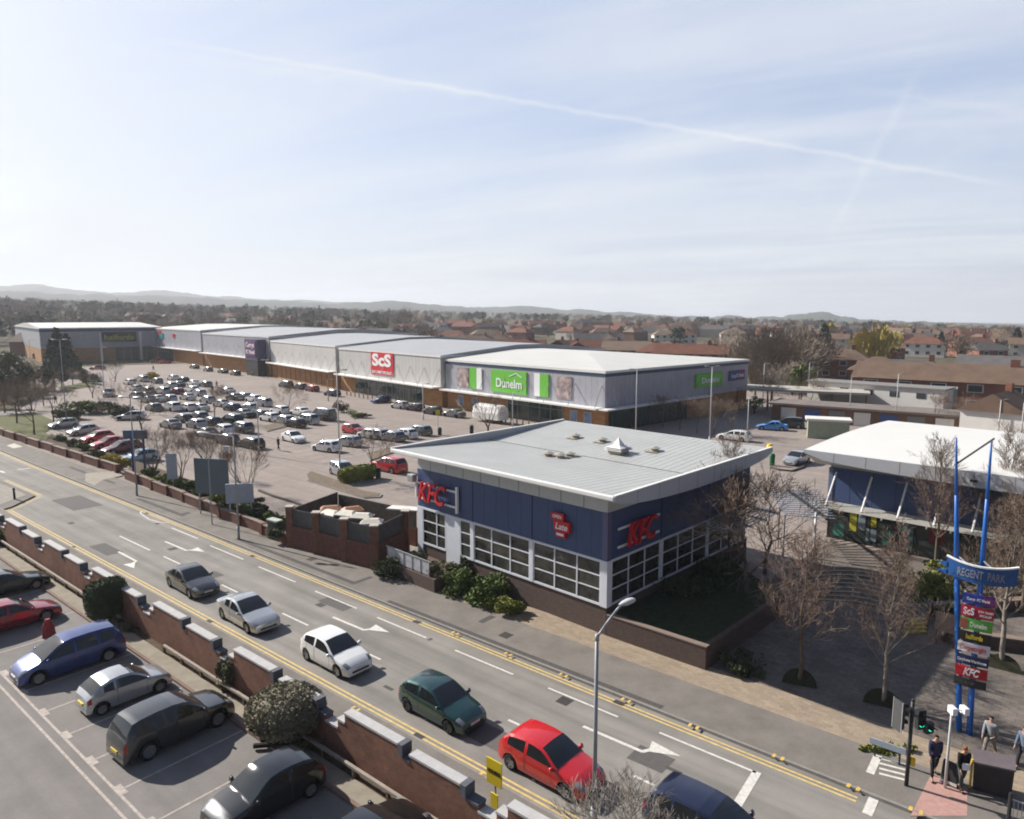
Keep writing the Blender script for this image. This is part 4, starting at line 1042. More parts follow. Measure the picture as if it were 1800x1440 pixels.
# ---------------------------------------------------------------- stepped brick wall of the near car park
WA = Vector((-37, 50.2, 0)); wang = R(-39.4)
bw = empty('boundary_wall', 'long stepped red brick wall with pale copings between the near car park and the road', 'wall', WA, wang)
cop_m = mat('coping_stone', (0.42, 0.41, 0.40), 0.75, 0.3, var=0.12, scale=3)
end_m = mat('coping_end_shade', (0.10, 0.105, 0.12), 0.75, 0.3, var=0.15, scale=4)  # dark tone paints in the shade on the wall's upright end faces
segs = []
s = -24.7+0.55
k = 0
while s < 66:
    for ln, z in ((3.25, 2.05), (0.35, 1.62), (2.65, 1.88), (0.55, 1.50), (0.75, 1.30), (0.45, 1.66)):
        segs.append((s, s+ln, z, ln)); s += ln
wm_ = MB(); cps = []
poly = [(segs[0][0], 0)]
for s0, s1, z, ln in segs:
    wm_.box(s0+0.001, s1-0.0, -0.17, 0.17, -0.1, z)
wb = wm_.build('brickwork', red_brick, bw)
# weld into one stepped slab
me = wb.data; bmm = bmesh.new(); bmm.from_mesh(me); bmesh.ops.remove_doubles(bmm, verts=bmm.verts, dist=0.0015); bmm.to_mesh(me); bmm.free()
for s0, s1, z, ln in segs:
    if s1 < -8 or s0 > 52: continue
    long_ = ln > 2
    c = MB().box(s0-0.02, s1-(0.22 if long_ else 0.0), -0.20, 0.20, z+0.002, z+0.085).build('coping', cop_m if z != 1.50 and z != 1.62 else end_m, bw)  # the two low step copings take the painted shade tone too
    if long_:
        MB().box(s1-0.218, s1+0.03, -0.23, 0.23, z-0.30, z+0.12).build('shaded_end', end_m, bw)  # block coloured dark to stand for the shaded end face

# knee rail in front of the wall
kr = empty('knee_rail', 'low dark timber knee rail along the planting strip of the near car park', 'rail', RP(-40, -10.5), RA)
timber = mat('dark_timber', (0.14, 0.105, 0.075), 0.85, 0.2, var=0.25, scale=6)
for k in range(0, 38):
    x = k*1.9
    if 29.5 < x < 33.5: continue
    MB().box(x-0.06, x+0.06, -0.06, 0.06, 0, 0.47).build('post', timber, kr)
MB().bar((0, 0, 0.47), (29.0, 0, 0.47), 0.13, 0.10).build('rail', mat('rail_grey', (0.30, 0.26, 0.22), 0.8, 0.2, var=0.2, scale=3), kr)
MB().bar((34.2, 0, 0.47), (72, 0, 0.47), 0.13, 0.10).build('rail', MATS['rail_grey'], kr)
o = MB().tube(G(463, 1308), G(463, 1308)+Vector((0, 0, 1.0)), 0.11, n=10).build('timber_bollard', mat('black_timber', (0.03, 0.028, 0.025), 0.8, 0.2, var=0.2), smooth=False)
tag(o, 'black timber bollard beside the domed bush in the near car park', 'bollard')
o = MB().tube(G(446, 1318)+Vector((0, 0, .16)), G(508, 1313)+Vector((0, 0, .16)), 0.10, n=8).build('timber_baulk', MATS['black_timber'])
tag(o, 'black timber baulk lying at the head of the empty bay', 'kerb log')
bolx = G(26, 880)
o = MB().tube(bolx, bolx+Vector((0, 0, 1.05)), 0.10, 0.09, 10).tube(bolx+Vector((0, 0, 1.05)), bolx+Vector((0, 0, 1.2)), 0.12, 0.05, 10).build('bollard', dark_metal)
tag(o, 'black bollard on the tip of the pavement spur at the left', 'bollard')
# yellow kerb blips of the loading ban: flat paint
kb = MB()
for (px, py) in ((893, 1150), (990, 1187), (1100, 1231), (1219, 1277), (1368, 1331), (1500, 1384), (1610, 1425), (800, 1113), (625, 1246), (853, 1362)):
    P = G(px, py, 0.12)
    for e in (-0.16, 0.16):
        s_, t_ = rst(P+RU*e); kb.add([tuple(RP(s_-0.06, t_-0.12, 0.1275)), tuple(RP(s_+0.06, t_-0.12, 0.1275)), tuple(RP(s_+0.06, t_+0.12, 0.1275)), tuple(RP(s_-0.06, t_+0.12, 0.1275))], [(0, 1, 2, 3)])
struct(kb.build('kerb_markings', mat('kerb_yellow', (0.62, 0.42, 0.10), 0.7, 0.3, var=0.2)))

# ---------------------------------------------------------------- low planter wall along the far pavement
def zig(P, Q, n, label, gname, z0=0.9, first=0):
    P = Vector((P[0], P[1], 0)); Q = Vector((Q[0], Q[1], 0)); d = Q-P
    w = empty('garden_wall', label, 'wall', P, math.atan2(d.y, d.x), gname)
    L = d.length
    for i in range(n):
        a = L*i/n; b = L*(i+1)/n-0.05; off = 0.12*(i % 2)
        o = MB().box(a, b, off-0.17, off+0.17, -0.05, z0).build('wall_bay', dark_red_brick, w)
        MB().box(a-0.02, b+0.02, off-0.2, off+0.2, z0+0.002, z0+0.07).build('coping', MATS['brick_coping'], o)
        MB().box(b-0.3, b+0.1, -0.25, 0.27, 0, z0+0.12).build('pier', dark_red_brick, o)
    return w
zig(G(-60, 745), G(208, 833), 12, 'low dark brick planter wall left of the crossing path', 'planter walls along the far pavement')
zig(G(222, 842), G(508, 960), 9, 'low dark brick planter wall running up to the bin yard', 'planter walls along the far pavement')
struct(MB().prism(xy(*[G(*p) for p in ((222, 838), (505, 955), (505, 930), (440, 893), (300, 838), (235, 815))]), 0, 0.45).build('planting_bed', soil_mat))
struct(MB().prism(xy(*[G(*p) for p in ((78, 782), (206, 828), (225, 812), (150, 790), (90, 768))]), 0, 0.45).build('planting_bed', soil_mat))
# brown wall segments at the right
for (P, Q, lab) in (((1655, 1130), (1800, 1150), 'dark brick planter wall behind the totem sign'), ((1640, 1085), (1800, 1075), 'dark brick planter wall under the yellow green hedge')):
    A_, B_ = G(*P), G(*Q); d = B_-A_
    w = empty('planter_wall', lab, 'wall', A_, math.atan2(d.y, d.x), 'planter walls on the plaza')
    MB().box(0, d.length, -0.2, 0.2, 0, 0.75).build('brickwork', plinth_brick, w)
    MB().box(-0.05, d.length, -0.25, 0.25, 0.752, 0.82).build('coping', MATS['brick_coping'], w)
# ================================================================ CARS
paint_cache = {}
def paint(nm, c, metal=0.25, rough=0.25):
    if nm not in paint_cache: paint_cache[nm] = mat('car_paint_'+nm, c, rough, 0.5, metal=metal, var=0.03, scale=2, coat=1.0)
    return paint_cache[nm]
PAL = {'silver': (0.42, 0.43, 0.44), 'white': (0.78, 0.78, 0.76), 'black': (0.014, 0.015, 0.017), 'darkgrey': (0.050, 0.052, 0.055), 'grey': (0.15, 0.155, 0.16),
       'red': (0.52, 0.010, 0.014), 'darkred': (0.16, 0.012, 0.018), 'blue': (0.030, 0.055, 0.20), 'darkblue': (0.016, 0.022, 0.055), 'green': (0.010, 0.055, 0.052),
       'darkgreen': (0.012, 0.028, 0.024), 'lightblue': (0.20, 0.34, 0.48), 'pink': (0.45, 0.16, 0.18), 'bronze': (0.20, 0.16, 0.12), 'maroon': (0.09, 0.010, 0.02), 'taxiblue': (0.03, 0.22, 0.60), 'winered': (0.30, 0.012, 0.03)}
for k_, v_ in PAL.items(): paint(k_, v_, metal=0.0 if k_ in ('white', 'red', 'taxiblue') else 0.5)
glass_car = mat('car_glass', (0.016, 0.020, 0.022), 0.04, 0.7, var=0)
tyre_m = mat('tyre', (0.013, 0.013, 0.014), 0.85, 0.2, var=0)
alloy = mat('alloy_rim', (0.32, 0.33, 0.34), 0.35, 0.5, metal=0.6, var=0)
hcap = mat('dark_rim', (0.06, 0.06, 0.065), 0.5, 0.4, metal=0.3, var=0)
lampw = mat('headlight_glass', (0.26, 0.28, 0.30), 0.08, 0.7, var=0)
lampr = mat('tail_light_glass', (0.34, 0.010, 0.010), 0.15, 0.6, var=0)
trimb = mat('black_trim', (0.018, 0.018, 0.019), 0.6, 0.3, var=0)
plate_w = mat('plate_white', (0.62, 0.62, 0.60), 0.5, 0.3, var=0)
plate_y = mat('plate_yellow', (0.62, 0.48, 0.05), 0.5, 0.3, var=0)
# kind: length, half width, key points (t, z), cowl t, roof front t, roof rear t, glass rear bottom t, belt z0, z1, wheel radius, wheel t's, pillars, door splits
KINDS = {
 'hatch': dict(L=4.0, W=0.86, P=[(0, .42), (.012, .62), (.05, .72), (.12, .82), (.20, .89), (.27, .95), (.34, 1.13), (.41, 1.31), (.47, 1.42), (.56, 1.47), (.68, 1.47), (.80, 1.42), (.86, 1.36), (.91, 1.20), (.955, 1.02), (.985, .86), (1, .45)],
   cowl=.27, rf=.47, rr=.86, gb=.955, belt=(.93, 1.02), wr=.30, wt=(.185, .82), pil=[(.62, .65)], doors=[(.33, .63), (.64, .80)]),
 'small': dict(L=3.6, W=0.81, P=[(0, .42), (.012, .60), (.05, .74), (.12, .84), (.20, .90), (.26, .94), (.34, 1.13), (.42, 1.30), (.49, 1.39), (.60, 1.42), (.72, 1.38), (.82, 1.28), (.88, 1.14), (.94, .98), (.985, .82), (1, .45)],
   cowl=.26, rf=.48, rr=.82, gb=.94, belt=(.90, .98), wr=.28, wt=(.17, .84), pil=[(.66, .69)], doors=[(.32, .66)]),
 'saloon': dict(L=4.5, W=0.87, P=[(0, .40), (.010, .60), (.045, .70), (.12, .79), (.21, .86), (.29, .92), (.36, 1.10), (.43, 1.28), (.49, 1.38), (.56, 1.42), (.65, 1.41), (.71, 1.36), (.78, 1.20), (.85, 1.02), (.90, 1.00), (.96, .98), (.99, .88), (1, .45)],
   cowl=.29, rf=.49, rr=.71, gb=.85, belt=(.90, .98), wr=.31, wt=(.185, .80), pil=[(.57, .60)], doors=[(.34, .58), (.59, .77)]),
 'estate': dict(L=4.6, W=0.88, P=[(0, .40), (.010, .60), (.045, .70), (.12, .80), (.20, .87), (.28, .93), (.35, 1.12), (.42, 1.32), (.48, 1.43), (.56, 1.48), (.70, 1.49), (.84, 1.46), (.90, 1.42), (.94, 1.22), (.97, 1.02), (.99, .88), (1, .45)],
   cowl=.28, rf=.48, rr=.90, gb=.97, belt=(.92, 1.0), wr=.32, wt=(.185, .80), pil=[(.55, .575), (.74, .76)], doors=[(.33, .56), (.57, .75)]),
 'mpv': dict(L=4.65, W=0.90, P=[(0, .45), (.010, .66), (.04, .78), (.10, .90), (.17, 1.00), (.21, 1.06), (.29, 1.30), (.36, 1.50), (.42, 1.62), (.50, 1.68), (.65, 1.70), (.80, 1.68), (.90, 1.63), (.94, 1.38), (.97, 1.10), (.99, .92), (1, .50)],
   cowl=.21, rf=.42, rr=.90, gb=.97, belt=(1.0, 1.08), wr=.33, wt=(.17, .81), pil=[(.50, .525), (.72, .745)], doors=[(.30, .51), (.52, .73)]),
 'suv': dict(L=4.55, W=0.92, P=[(0, .48), (.010, .72), (.04, .86), (.10, .97), (.20, 1.03), (.27, 1.08), (.34, 1.32), (.40, 1.52), (.46, 1.63), (.55, 1.69), (.70, 1.70), (.84, 1.66), (.90, 1.60), (.94, 1.36), (.965, 1.12), (.99, .95), (1, .52)],
   cowl=.27, rf=.45, rr=.90, gb=.965, belt=(1.06, 1.12), wr=.37, wt=(.18, .80), pil=[(.54, .565), (.72, .745)], doors=[(.32, .55), (.56, .73)]),
 'van': dict(L=5.1, W=0.98, P=[(0, .50), (.010, .80), (.03, .98), (.08, 1.10), (.13, 1.20), (.20, 1.50), (.27, 1.85), (.31, 1.98), (.40, 2.05), (.60, 2.06), (.85, 2.05), (.97, 2.0), (.975, 1.5), (.98, 1.2), (.99, 1.0), (1, .5)],
   cowl=.13, rf=.27, rr=.97, gb=.98, belt=(1.15, 1.25), wr=.34, wt=(.16, .80), pil=[(.40, .97)], doors=[(.20, .40)]),
}
def interp(P, t):
    for (a, za), (b, zb) in zip(P, P[1:]):
        if a <= t <= b: return za+(zb-za)*(t-a)/(b-a) if b > a else zb
    return P[-1][1]
CAR_MESH = {}
def car_meshes(kind):
    if kind in CAR_MESH: return CAR_MESH[kind]
    K = KINDS[kind]; L, W_ = K['L'], K['W']; ts = set(t for t, _ in K['P'])
    R_ = K['wr']+0.065; zc = K['wr']
    for wt in K['wt']:
        for i in range(-4, 5): ts.add(wt+math.sin(i/4*math.pi/2)*R_/L)
        ts.add(wt-R_/L-0.002); ts.add(wt+R_/L+0.002)
    for a, b in K['pil']: ts.add(a); ts.add(b)
    seams = []
    for a, b in K['doors']: seams += [a, b]
    sm = 0.009/L
    for s in seams: ts.add(s-sm); ts.add(s+sm)
    ts = sorted(t for t in ts if 0 <= t <= 1)
    tt = [ts[0]]
    for t in ts[1:]:
        if t-tt[-1] > 1e-5: tt.append(t)
    ts = tt
    sec = []
    for t in ts:
        x = L/2-t*L; zt = interp(K['P'], t); u = 2*t-1
        w = W_*(1-.05*u*u-.15*abs(u)**9)
        zb_cab = K['belt'][0]+(K['belt'][1]-K['belt'][0])*max(0, min(1, (t-K['cowl'])/(K['gb']-K['cowl'])))
        z0 = 0.20
        for wt in K['wt']:
            dx = (t-wt)*L
            if abs(dx) < R_: z0 = max(z0, zc+math.sqrt(R_*R_-dx*dx))
        z0 = min(z0, zt-0.12)
        incab = K['cowl'] <= t <= K['gb']
        zb = min(zb_cab, zt-0.05) if incab else zt-0.09
        zb = max(zb, z0+0.04)
        z1 = min(max(0.36, z0+0.015), zb-0.02); z2 = min(max(0.62, z0+0.05), zb-0.01)
        rowz = [z0, z1, z2, zb]; rowy = [w*.95, w*.995, w, w*.97]
        if incab:
            z4 = max(zb+0.001, zt-0.10); y4 = w*.97-(z4-zb)*.34
            z5 = max(z4, zt-0.022); y5 = y4-0.085
        else:
            z4 = zt-0.045; y4 = w*.92; z5 = zt-0.014; y5 = w*.72
        rowz += [z4, z5, zt]; rowy += [y4, y5, y5*0.5]
        rowz.append(zt+(0.012 if incab else 0.008)); rowy.append(0)
        sec.append((x, rowy, rowz))
    parts = {}
    def put(key, quad):
        mb = parts.setdefault(key, MB()); mb.add(quad, [(0, 1, 2, 3)])
    nR = 8
    for i in range(len(ts)-1):
        tm = (ts[i]+ts[i+1])/2
        for side in (1, -1):
            for j in range(nR-1):
                q = [(sec[i][0], side*sec[i][1][j], sec[i][2][j]), (sec[i+1][0], side*sec[i+1][1][j], sec[i+1][2][j]),
                     (sec[i+1][0], side*sec[i+1][1][j+1], sec[i+1][2][j+1]), (sec[i][0], side*sec[i][1][j+1], sec[i][2][j+1])]
                if side == -1: q = [q[0], q[3], q[2], q[1]]
                key = 'body'
                inpil = any(a < tm < b for a, b in K['pil'])
                if j <= 2:
                    for di, (a, b) in enumerate(K['doors']):
                        if a+sm < tm < b-sm and (j > 0 or tm < K['wt'][1]-R_/L): key = ('door', side, di)
                    if any(abs(tm-s) < sm for s in seams) and j > 0: key = 'seam'
                if j == 3 and K['cowl'] < tm < K['rr']+(0.03 if kind in ('estate', 'suv', 'mpv') else 0.0):
                    if not inpil and tm < K['rr']-0.015:
                        k_ = sum(1 for a, b in K['pil'] if tm > b); key = ('side_window', side, k_)
                    else: key = 'body'
                if j >= 5 and K['cowl']+.005 < tm < K['rf']-.005: key = 'windscreen'
                if j >= 5 and K['rr']+.008 < tm < K['gb']-.004: key = 'rear_window'
                if j in (3, 4) and .016 < tm < .085: key = ('headlight', side)
                if j in (2, 3) and tm > .955 and tm < .992: key = ('tail_light', side)
                put(key, q)
    # end caps
    body = parts['body']
    for idx, flip in ((0, False), (-1, True)):
        x, ry, rz = sec[idx]
        ring = [(x, ry[j], rz[j]) for j in range(nR-1)]+[(x, -ry[j], rz[j]) for j in range(nR-2, -1, -1)]
        if flip: ring = ring[::-1]
        body.add(ring, [tuple(range(len(ring)))])
    res = {}
    def fin(key, mb, smooth=True):
        me = mb.mesh(key if isinstance(key, str) else key[0], None, False)
        bmm = bmesh.new(); bmm.from_mesh(me); bmesh.ops.remove_doubles(bmm, verts=bmm.verts, dist=0.0008)
        bmesh.ops.recalc_face_normals(bmm, faces=bmm.faces) if key == 'body_' else None
        bmm.to_mesh(me); bmm.free()
        if smooth:
            me.polygons.foreach_set('use_smooth', [True]*len(me.polygons))
            try: me.set_sharp_from_angle(angle=R(32))
            except Exception: pass
        return me
    x0 = L/2; x1 = -L/2
    for key, mb in parts.items():
        nm = key if isinstance(key, str) else key[0]
        res.setdefault(nm, []).append(fin(key, mb))
    sh = lambda: None
    ub = MB(); iw = W_-0.25; zlow = KINDS[kind]['P'][2][1]-0.05
    ub.box(x1+0.25, x0-0.2, -iw, iw, 0.19, 0.60).box(x1+0.14, x0-0.14, -W_*0.80, W_*0.80, 0.24, 0.34)
    ub.box(x1+0.45, x0-L*K['cowl']-0.1, -W_*0.86, W_*0.86, 0.42, K['belt'][0]-0.06)
    res['underbody'] = [ub.mesh('underbody', None)]
    gr = MB(); hz = K['P'][1][1]
    gr.box(x0-0.05, x0+0.012, -W_*0.55, W_*0.55, 0.30, 0.40)
    res['grille'] = [gr.mesh('grille', None)]
    res['number_plate_front'] = [MB().box(x0, x0+0.025, -0.26, 0.26, 0.425, 0.53).mesh('number_plate', None)] if 0 else [MB().box(x0-0.01, x0+0.02, -0.26, 0.26, 0.405, 0.50).mesh('number_plate', None)]
    zr = 0.62 if kind not in ('van',) else 0.8
    res['number_plate_rear'] = [MB().box(x1-0.03, x1+0.12, -0.26, 0.26, zr-0.14, zr-0.03).mesh('number_plate', None)]
    mr = []
    tcw = K['cowl']+.045; xm = L/2-tcw*L
    for s in (1, -1):
        m_ = MB(); yb = W_*0.96
        m_.add([(xm+.08, s*(yb), K['belt'][0]-.02), (xm+.08, s*(yb+.17), K['belt'][0]+.0), (xm-.04, s*(yb+.19), K['belt'][0]), (xm-.04, s*yb, K['belt'][0]-.02),
                (xm+.04, s*(yb), K['belt'][0]+.10), (xm+.04, s*(yb+.16), K['belt'][0]+.13), (xm-.04, s*(yb+.18), K['belt'][0]+.13), (xm-.04, s*yb, K['belt'][0]+.10)],
               [(0, 3, 2, 1), (4, 5, 6, 7), (0, 1, 5, 4), (1, 2, 6, 5), (2, 3, 7, 6), (3, 0, 4, 7)])
        me = m_.mesh('mirror', None, True); mr.append(me)
    res['mirror'] = mr
    # wheel
    wr = K['wr']; n = 18
    ty = MB(); prof = [(wr*.66, .10), (wr*.92, .105), (wr, .075), (wr, -.075), (wr*.92, -.105), (wr*.66, -.10)]
    for i in range(n):
        a = 2*math.pi*i/n
        for r, y in prof: ty.v.append((r*math.cos(a), y, r*math.sin(a)))
    k = len(prof)
    for i in range(n):
        for j in range(k-1): a = i*k+j; b = ((i+1) % n)*k+j; ty.f.append((a, b, b+1, a+1))
    res['wheel'] = [ty.mesh('wheel', None, True)]
    rm = MB()
    for i in range(5):
        a = 2*math.pi*i/5; d = Vector((math.cos(a), 0, math.sin(a))); p = Vector((-math.sin(a), 0, math.cos(a)))
        rm.add([d*.03+p*.05+Vector((0, .075, 0)), d*.03-p*.05+Vector((0, .075, 0)), d*wr*.66-p*.035+Vector((0, .09, 0)), d*wr*.66+p*.035+Vector((0, .09, 0))], [(0, 1, 2, 3)])
    rm.tube((0, -.09, 0), (0, .035, 0), wr*.66, wr*.66, 14)
    for i in range(14):
        a = 2*math.pi*i/14; b = 2*math.pi*(i+1)/14; r1, r2 = wr*.60, wr*.67
        rm.add([(r1*math.cos(a), .09, r1*math.sin(a)), (r1*math.cos(b), .09, r1*math.sin(b)), (r2*math.cos(b), .098, r2*math.sin(b)), (r2*math.cos(a), .098, r2*math.sin(a))], [(0, 1, 2, 3)])
    res['rim'] = [rm.mesh('rim', None)]
    for lst in res.values():
        for me in lst: me.materials.append(None)
    CAR_MESH[kind] = res
    return res
ncar = 0
def car(kind, colour, pos, heading, label, near=True, group=None, rim='alloy', glass=None, name=None, loc=None, bump=None):
    """pos = photo pixel of the middle of the footprint, heading = compass angle of the nose in the ground plane"""
    global ncar; ncar += 1
    K = KINDS[kind]; P = loc or G(*pos, 0.03 if not near else 0.008)
    nm = name or {'van': 'parked_van'}.get(kind, 'parked_car')
    e = empty(nm, label, 'van' if kind == 'van' else 'car', P, R(heading), group)
    res = car_meshes(kind); pm_ = paint_cache[colour]
    def add(n, me, m, **kw): return inst(n, me, e, mats=[m], **kw)
    body = add('body', res['body'][0], pm_)
    for me in res.get('door', []): add('door', me, pm_)
    if near:
        for me in res.get('seam', []): add('door_seams', me, trimb)
    else:
        for me in res.get('seam', []): add('door_seams', me, pm_)
    for me in res['side_window']: add('side_window', me, glass_car)
    add('windscreen', res['windscreen'][0], glass_car)
    for me in res.get('rear_window', []): add('rear_window', me, glass_car)
    for me in res['headlight']: add('headlight', me, lampw)
    for me in res['tail_light']: add('tail_light', me, lampr)
    add('underbody', res['underbody'][0], trimb)
    if near:
        for me in res['mirror']: add('wing_mirror', me, pm_)
        add('grille', res['grille'][0], trimb)
        add('number_plate', res['number_plate_front'][0], plate_w); add('number_plate', res['number_plate_rear'][0], plate_y)
    L = K['L']
    for wt in K['wt']:
        for s in (1, -1):
            w = add('wheel', res['wheel'][0], tyre_m, loc=(L/2-wt*L, s*(K['W']-.125), K['wr']))
            if s == -1: w.rotation_euler = (0, 0, math.pi)
            if near: inst('rim', res['rim'][0], w, mats=[alloy if rim == 'alloy' else hcap])
    return e
RH = -40.5
rg = 'cars queueing on the road'
car('saloon', 'darkgrey', (338, 1035), RH-1, 'dark grey saloon, rearmost of the queue on the road', group=rg)
car('saloon', 'silver', (436, 1092), RH-1, 'silver saloon in the road queue behind the white hatchback', group=rg)
car('hatch', 'white', (590, 1165), RH, 'pale silver white hatchback in the road queue', group=rg)
car('hatch', 'green', (776, 1256), RH, 'dark green hatchback in the road queue', group=rg, rim='cap')
car('hatch', 'red', (967, 1360), RH, 'bright red hatchback in the road queue', group=rg)
car('estate', 'darkblue', (1256, 1484), RH-1, 'dark navy car at the front of the queue, cut by the photo edge', group=rg)
PH = 51.0
pg = 'cars parked in the near car park'
car('saloon', 'darkgreen', (10, 1042), PH, 'dark green car at the left edge of the near car park', group=pg)
car('estate', 'winered', (20, 1100), PH, 'dark red estate car next to the dark green car in the near car park', group=pg)
car('mpv', 'blue', (124, 1172), PH+180-2, 'metallic blue people carrier with its nose towards the aisle', group=pg)
car('small', 'silver', (221, 1226), PH-1, 'small silver rounded hatchback in the near car park', group=pg)
car('suv', 'darkgrey', (306, 1293), PH+1, 'dark grey crossover with pale sunlit roof in the near car park', group=pg)
car('hatch', 'black', (468, 1416), PH+180-3, 'black hatchback reversed into its bay beside the domed bush', group=pg)
car('hatch', 'black', (655, 1506), PH+1, 'black car cut by the bottom edge of the photo', group=pg)
# row behind the low wall
rw = 'cars parked nose to the far pavement wall'
for (px, py, kd, c, lb) in ((112, 752, 'hatch', 'silver', 'silver blue hatchback, farthest left of the row along the planter wall'), (146, 764, 'hatch', 'silver', 'silver hatchback between the blue tinted hatchback and the first red car of the wall row'),
    (172, 776, 'hatch', 'red', 'red hatchback beside the silver hatchback in the wall row'), (192, 786, 'saloon', 'red', 'second red car of the wall row, beside the dark maroon car'),
    (214, 795, 'estate', 'maroon', 'dark maroon estate in the row along the planter wall'), (246, 812, 'hatch', 'lightblue', 'light blue hatchback at the near end of the wall row behind the blue sign')):
    car(kd, c, (px, py), PH+180+6, lb, near=True, group=rw)
mg = 'cars parked in the middle of the retail car park'
car('saloon', 'white', (516, 776), -46, 'white saloon facing the camera beside the walking person in dark clothes', group=mg)
car('hatch', 'white', (574, 793), 150, 'white hatchback with dark rear window in the open middle bay', group=mg)
car('hatch', 'silver', (612, 784), 150, 'silver hatchback just behind the white hatchback of the middle bay', group=mg)
car('estate', 'silver', (604, 836), -52, 'silver estate car by the clipped hedge on the island', group=mg)
car('suv', 'red', (684, 828), 141, 'red compact off roader with spare wheel beside the bare tree', group=mg)
car('hatch', 'red', (622, 762), -40, 'red hatchback in front of the thin lamp post', group=mg)
FAR = [(664, 771, 'hatch', 'silver', 140, 'pale silver car behind the bare tree'), (690, 775, 'hatch', 'grey', 140, 'grey green car behind the bare tree crown'), (712, 770, 'hatch', 'white', 140, 'white hatchback with dark rear glass behind the bare tree'), (735, 764, 'estate', 'grey', 140, 'grey estate at the right end of the row behind the bare tree'),
 (569, 738, 'van', 'darkgrey', 141, 'tall dark grey van at the end of the central row'), (540, 745, 'mpv', 'silver', 141, 'silver people carrier left of the dark grey van'), (519, 751, 'hatch', 'black', 141, 'black hatchback below the silver cars of the central row'), (500, 745, 'hatch', 'silver', 141, 'silver car left of the black hatchback'),
 (492, 727, 'hatch', 'white', 141, 'white car at the left of the bright central pair'), (528, 730, 'saloon', 'white', 141, 'white saloon at the right of the bright central pair'), (458, 735, 'hatch', 'darkblue', 141, 'dark blue hatchback with red rear lights in the central row'), (427, 733, 'saloon', 'grey', 141, 'grey saloon left of the dark blue hatchback'),
 (462, 714, 'mpv', 'silver', 141, 'silver people carrier behind the dark blue hatchback'), (428, 702, 'hatch', 'silver', 141, 'silver hatchback in the back of the central row'), (400, 692, 'saloon', 'silver', 141, 'silver saloon near the two walkers'),
 (372, 748, 'hatch', 'darkgrey', 141, 'dark grey car in the shadowy left group'), (350, 738, 'hatch', 'grey', 141, 'grey car in the shadowy left group'), (364, 768, 'saloon', 'grey', 141, 'grey saloon behind the leaning trees'), (425, 760, 'mpv', 'grey', 141, 'grey people carrier behind the big back of the sign board'), (441, 787, 'estate', 'darkgreen', 141, 'dark green estate behind the tree by the sign board'),
 (400, 780, 'hatch', 'grey', 141, 'grey hatchback beside the dark green estate'), (302, 722, 'suv', 'white', 141, 'white off roader in the left group'), (298, 706, 'hatch', 'silver', 141, 'silver hatchback above the white off roader'), (330, 703, 'saloon', 'silver', 141, 'silver saloon right of the white off roader'), (338, 689, 'hatch', 'white', 141, 'white hatchback at the right of the left rows'),
 (259, 691, 'estate', 'silver', 141, 'first silver estate in the left stack of cars'), (258, 700, 'saloon', 'silver', 141, 'second silver car in the left stack of cars'), (262, 708, 'saloon', 'grey', 141, 'third greyish car in the left stack of cars'), (286, 693, 'mpv', 'silver', 141, 'silver people carrier in the left group'), (250, 671, 'mpv', 'silver', 141, 'silver people carrier by the small yellow bush'),
 (276, 674, 'hatch', 'grey', 141, 'grey hatchback beside the small yellow bush'), (304, 668, 'hatch', 'white', 141, 'white hatchback in the far left rows'), (314, 680, 'saloon', 'darkblue', 141, 'blue grey saloon in the far left rows'), (322, 672, 'hatch', 'black', 141, 'black hatchback in the far left rows'),
 (192, 697, 'suv', 'silver', -70, 'silver off roader with round spare wheel cover'), (166, 672, 'hatch', 'white', 195, 'white hatchback by the island with the thin tree'), (172, 650, 'estate', 'pink', 195, 'pale pink and maroon estate near the dark conifers'), (230, 738, 'estate', 'silver', 195, 'silver estate half hidden by the dark tree trunk'),
 (274, 638, 'hatch', 'darkred', 215, 'dark red car in front of the corner shop'), (290, 639, 'hatch', 'red', 215, 'red car right of the dark red car in front of the corner shop'), (342, 648, 'saloon', 'darkgreen', 137, 'dark green saloon by the long shed'), (366, 653, 'hatch', 'grey', 137, 'grey hatchback in the row by the long shed'), (392, 656, 'saloon', 'black', 137, 'black saloon in the row by the long shed'),
 (414, 660, 'hatch', 'darkgrey', 137, 'dark grey hatchback at the end of the shed row'), (503, 681, 'mpv', 'darkgrey', 137, 'dark people carrier alongside the plain unit'), (528, 684, 'hatch', 'darkgrey', 137, 'dark hatchback behind the dark people carrier'), (549, 688, 'hatch', 'darkred', 137, 'dark red hatchback alongside the plain unit'),
 (584, 696, 'estate', 'darkblue', 137, 'dark blue estate alongside the red sign unit'), (670, 708, 'hatch', 'blue', 222, 'blue hatchback driving in front of the red sign unit'), (703, 718, 'hatch', 'silver', 137, 'silver hatchback right of the blue hatchback by the shed'), (730, 722, 'hatch', 'black', 137, 'black hatchback in front of the shed'), (760, 728, 'hatch', 'darkgrey', 137, 'dark grey hatchback near the yellow topped post'),
 (798, 733, 'saloon', 'grey', 137, 'silver grey saloon at the right end of the shed row'), (1290, 774, 'estate', 'white', 140, 'white estate behind the restaurant roof'), (1400, 815, 'hatch', 'silver', 222, 'silver hatchback left of the phone shop roof'), (1385, 752, 'mpv', 'darkgreen', 160, 'dark green people carrier behind the tent like blue car'), (1357, 756, 'saloon', 'taxiblue', 160, 'bright blue car right of the tall lamp post'),
 (240, 687, 'hatch', 'white', 141, 'white hatchback left of the stack of silver cars'), (390, 715, 'saloon', 'silver', 141, 'silver saloon between the tree trunks of the middle row'), (365, 708, 'hatch', 'silver', 141, 'silver hatchback by the brown tree trunk')]
for (px, py, kd, c, h, lb) in FAR:
    car(kd, c, (px, py), h, lb, near=(py > 742), group=mg)
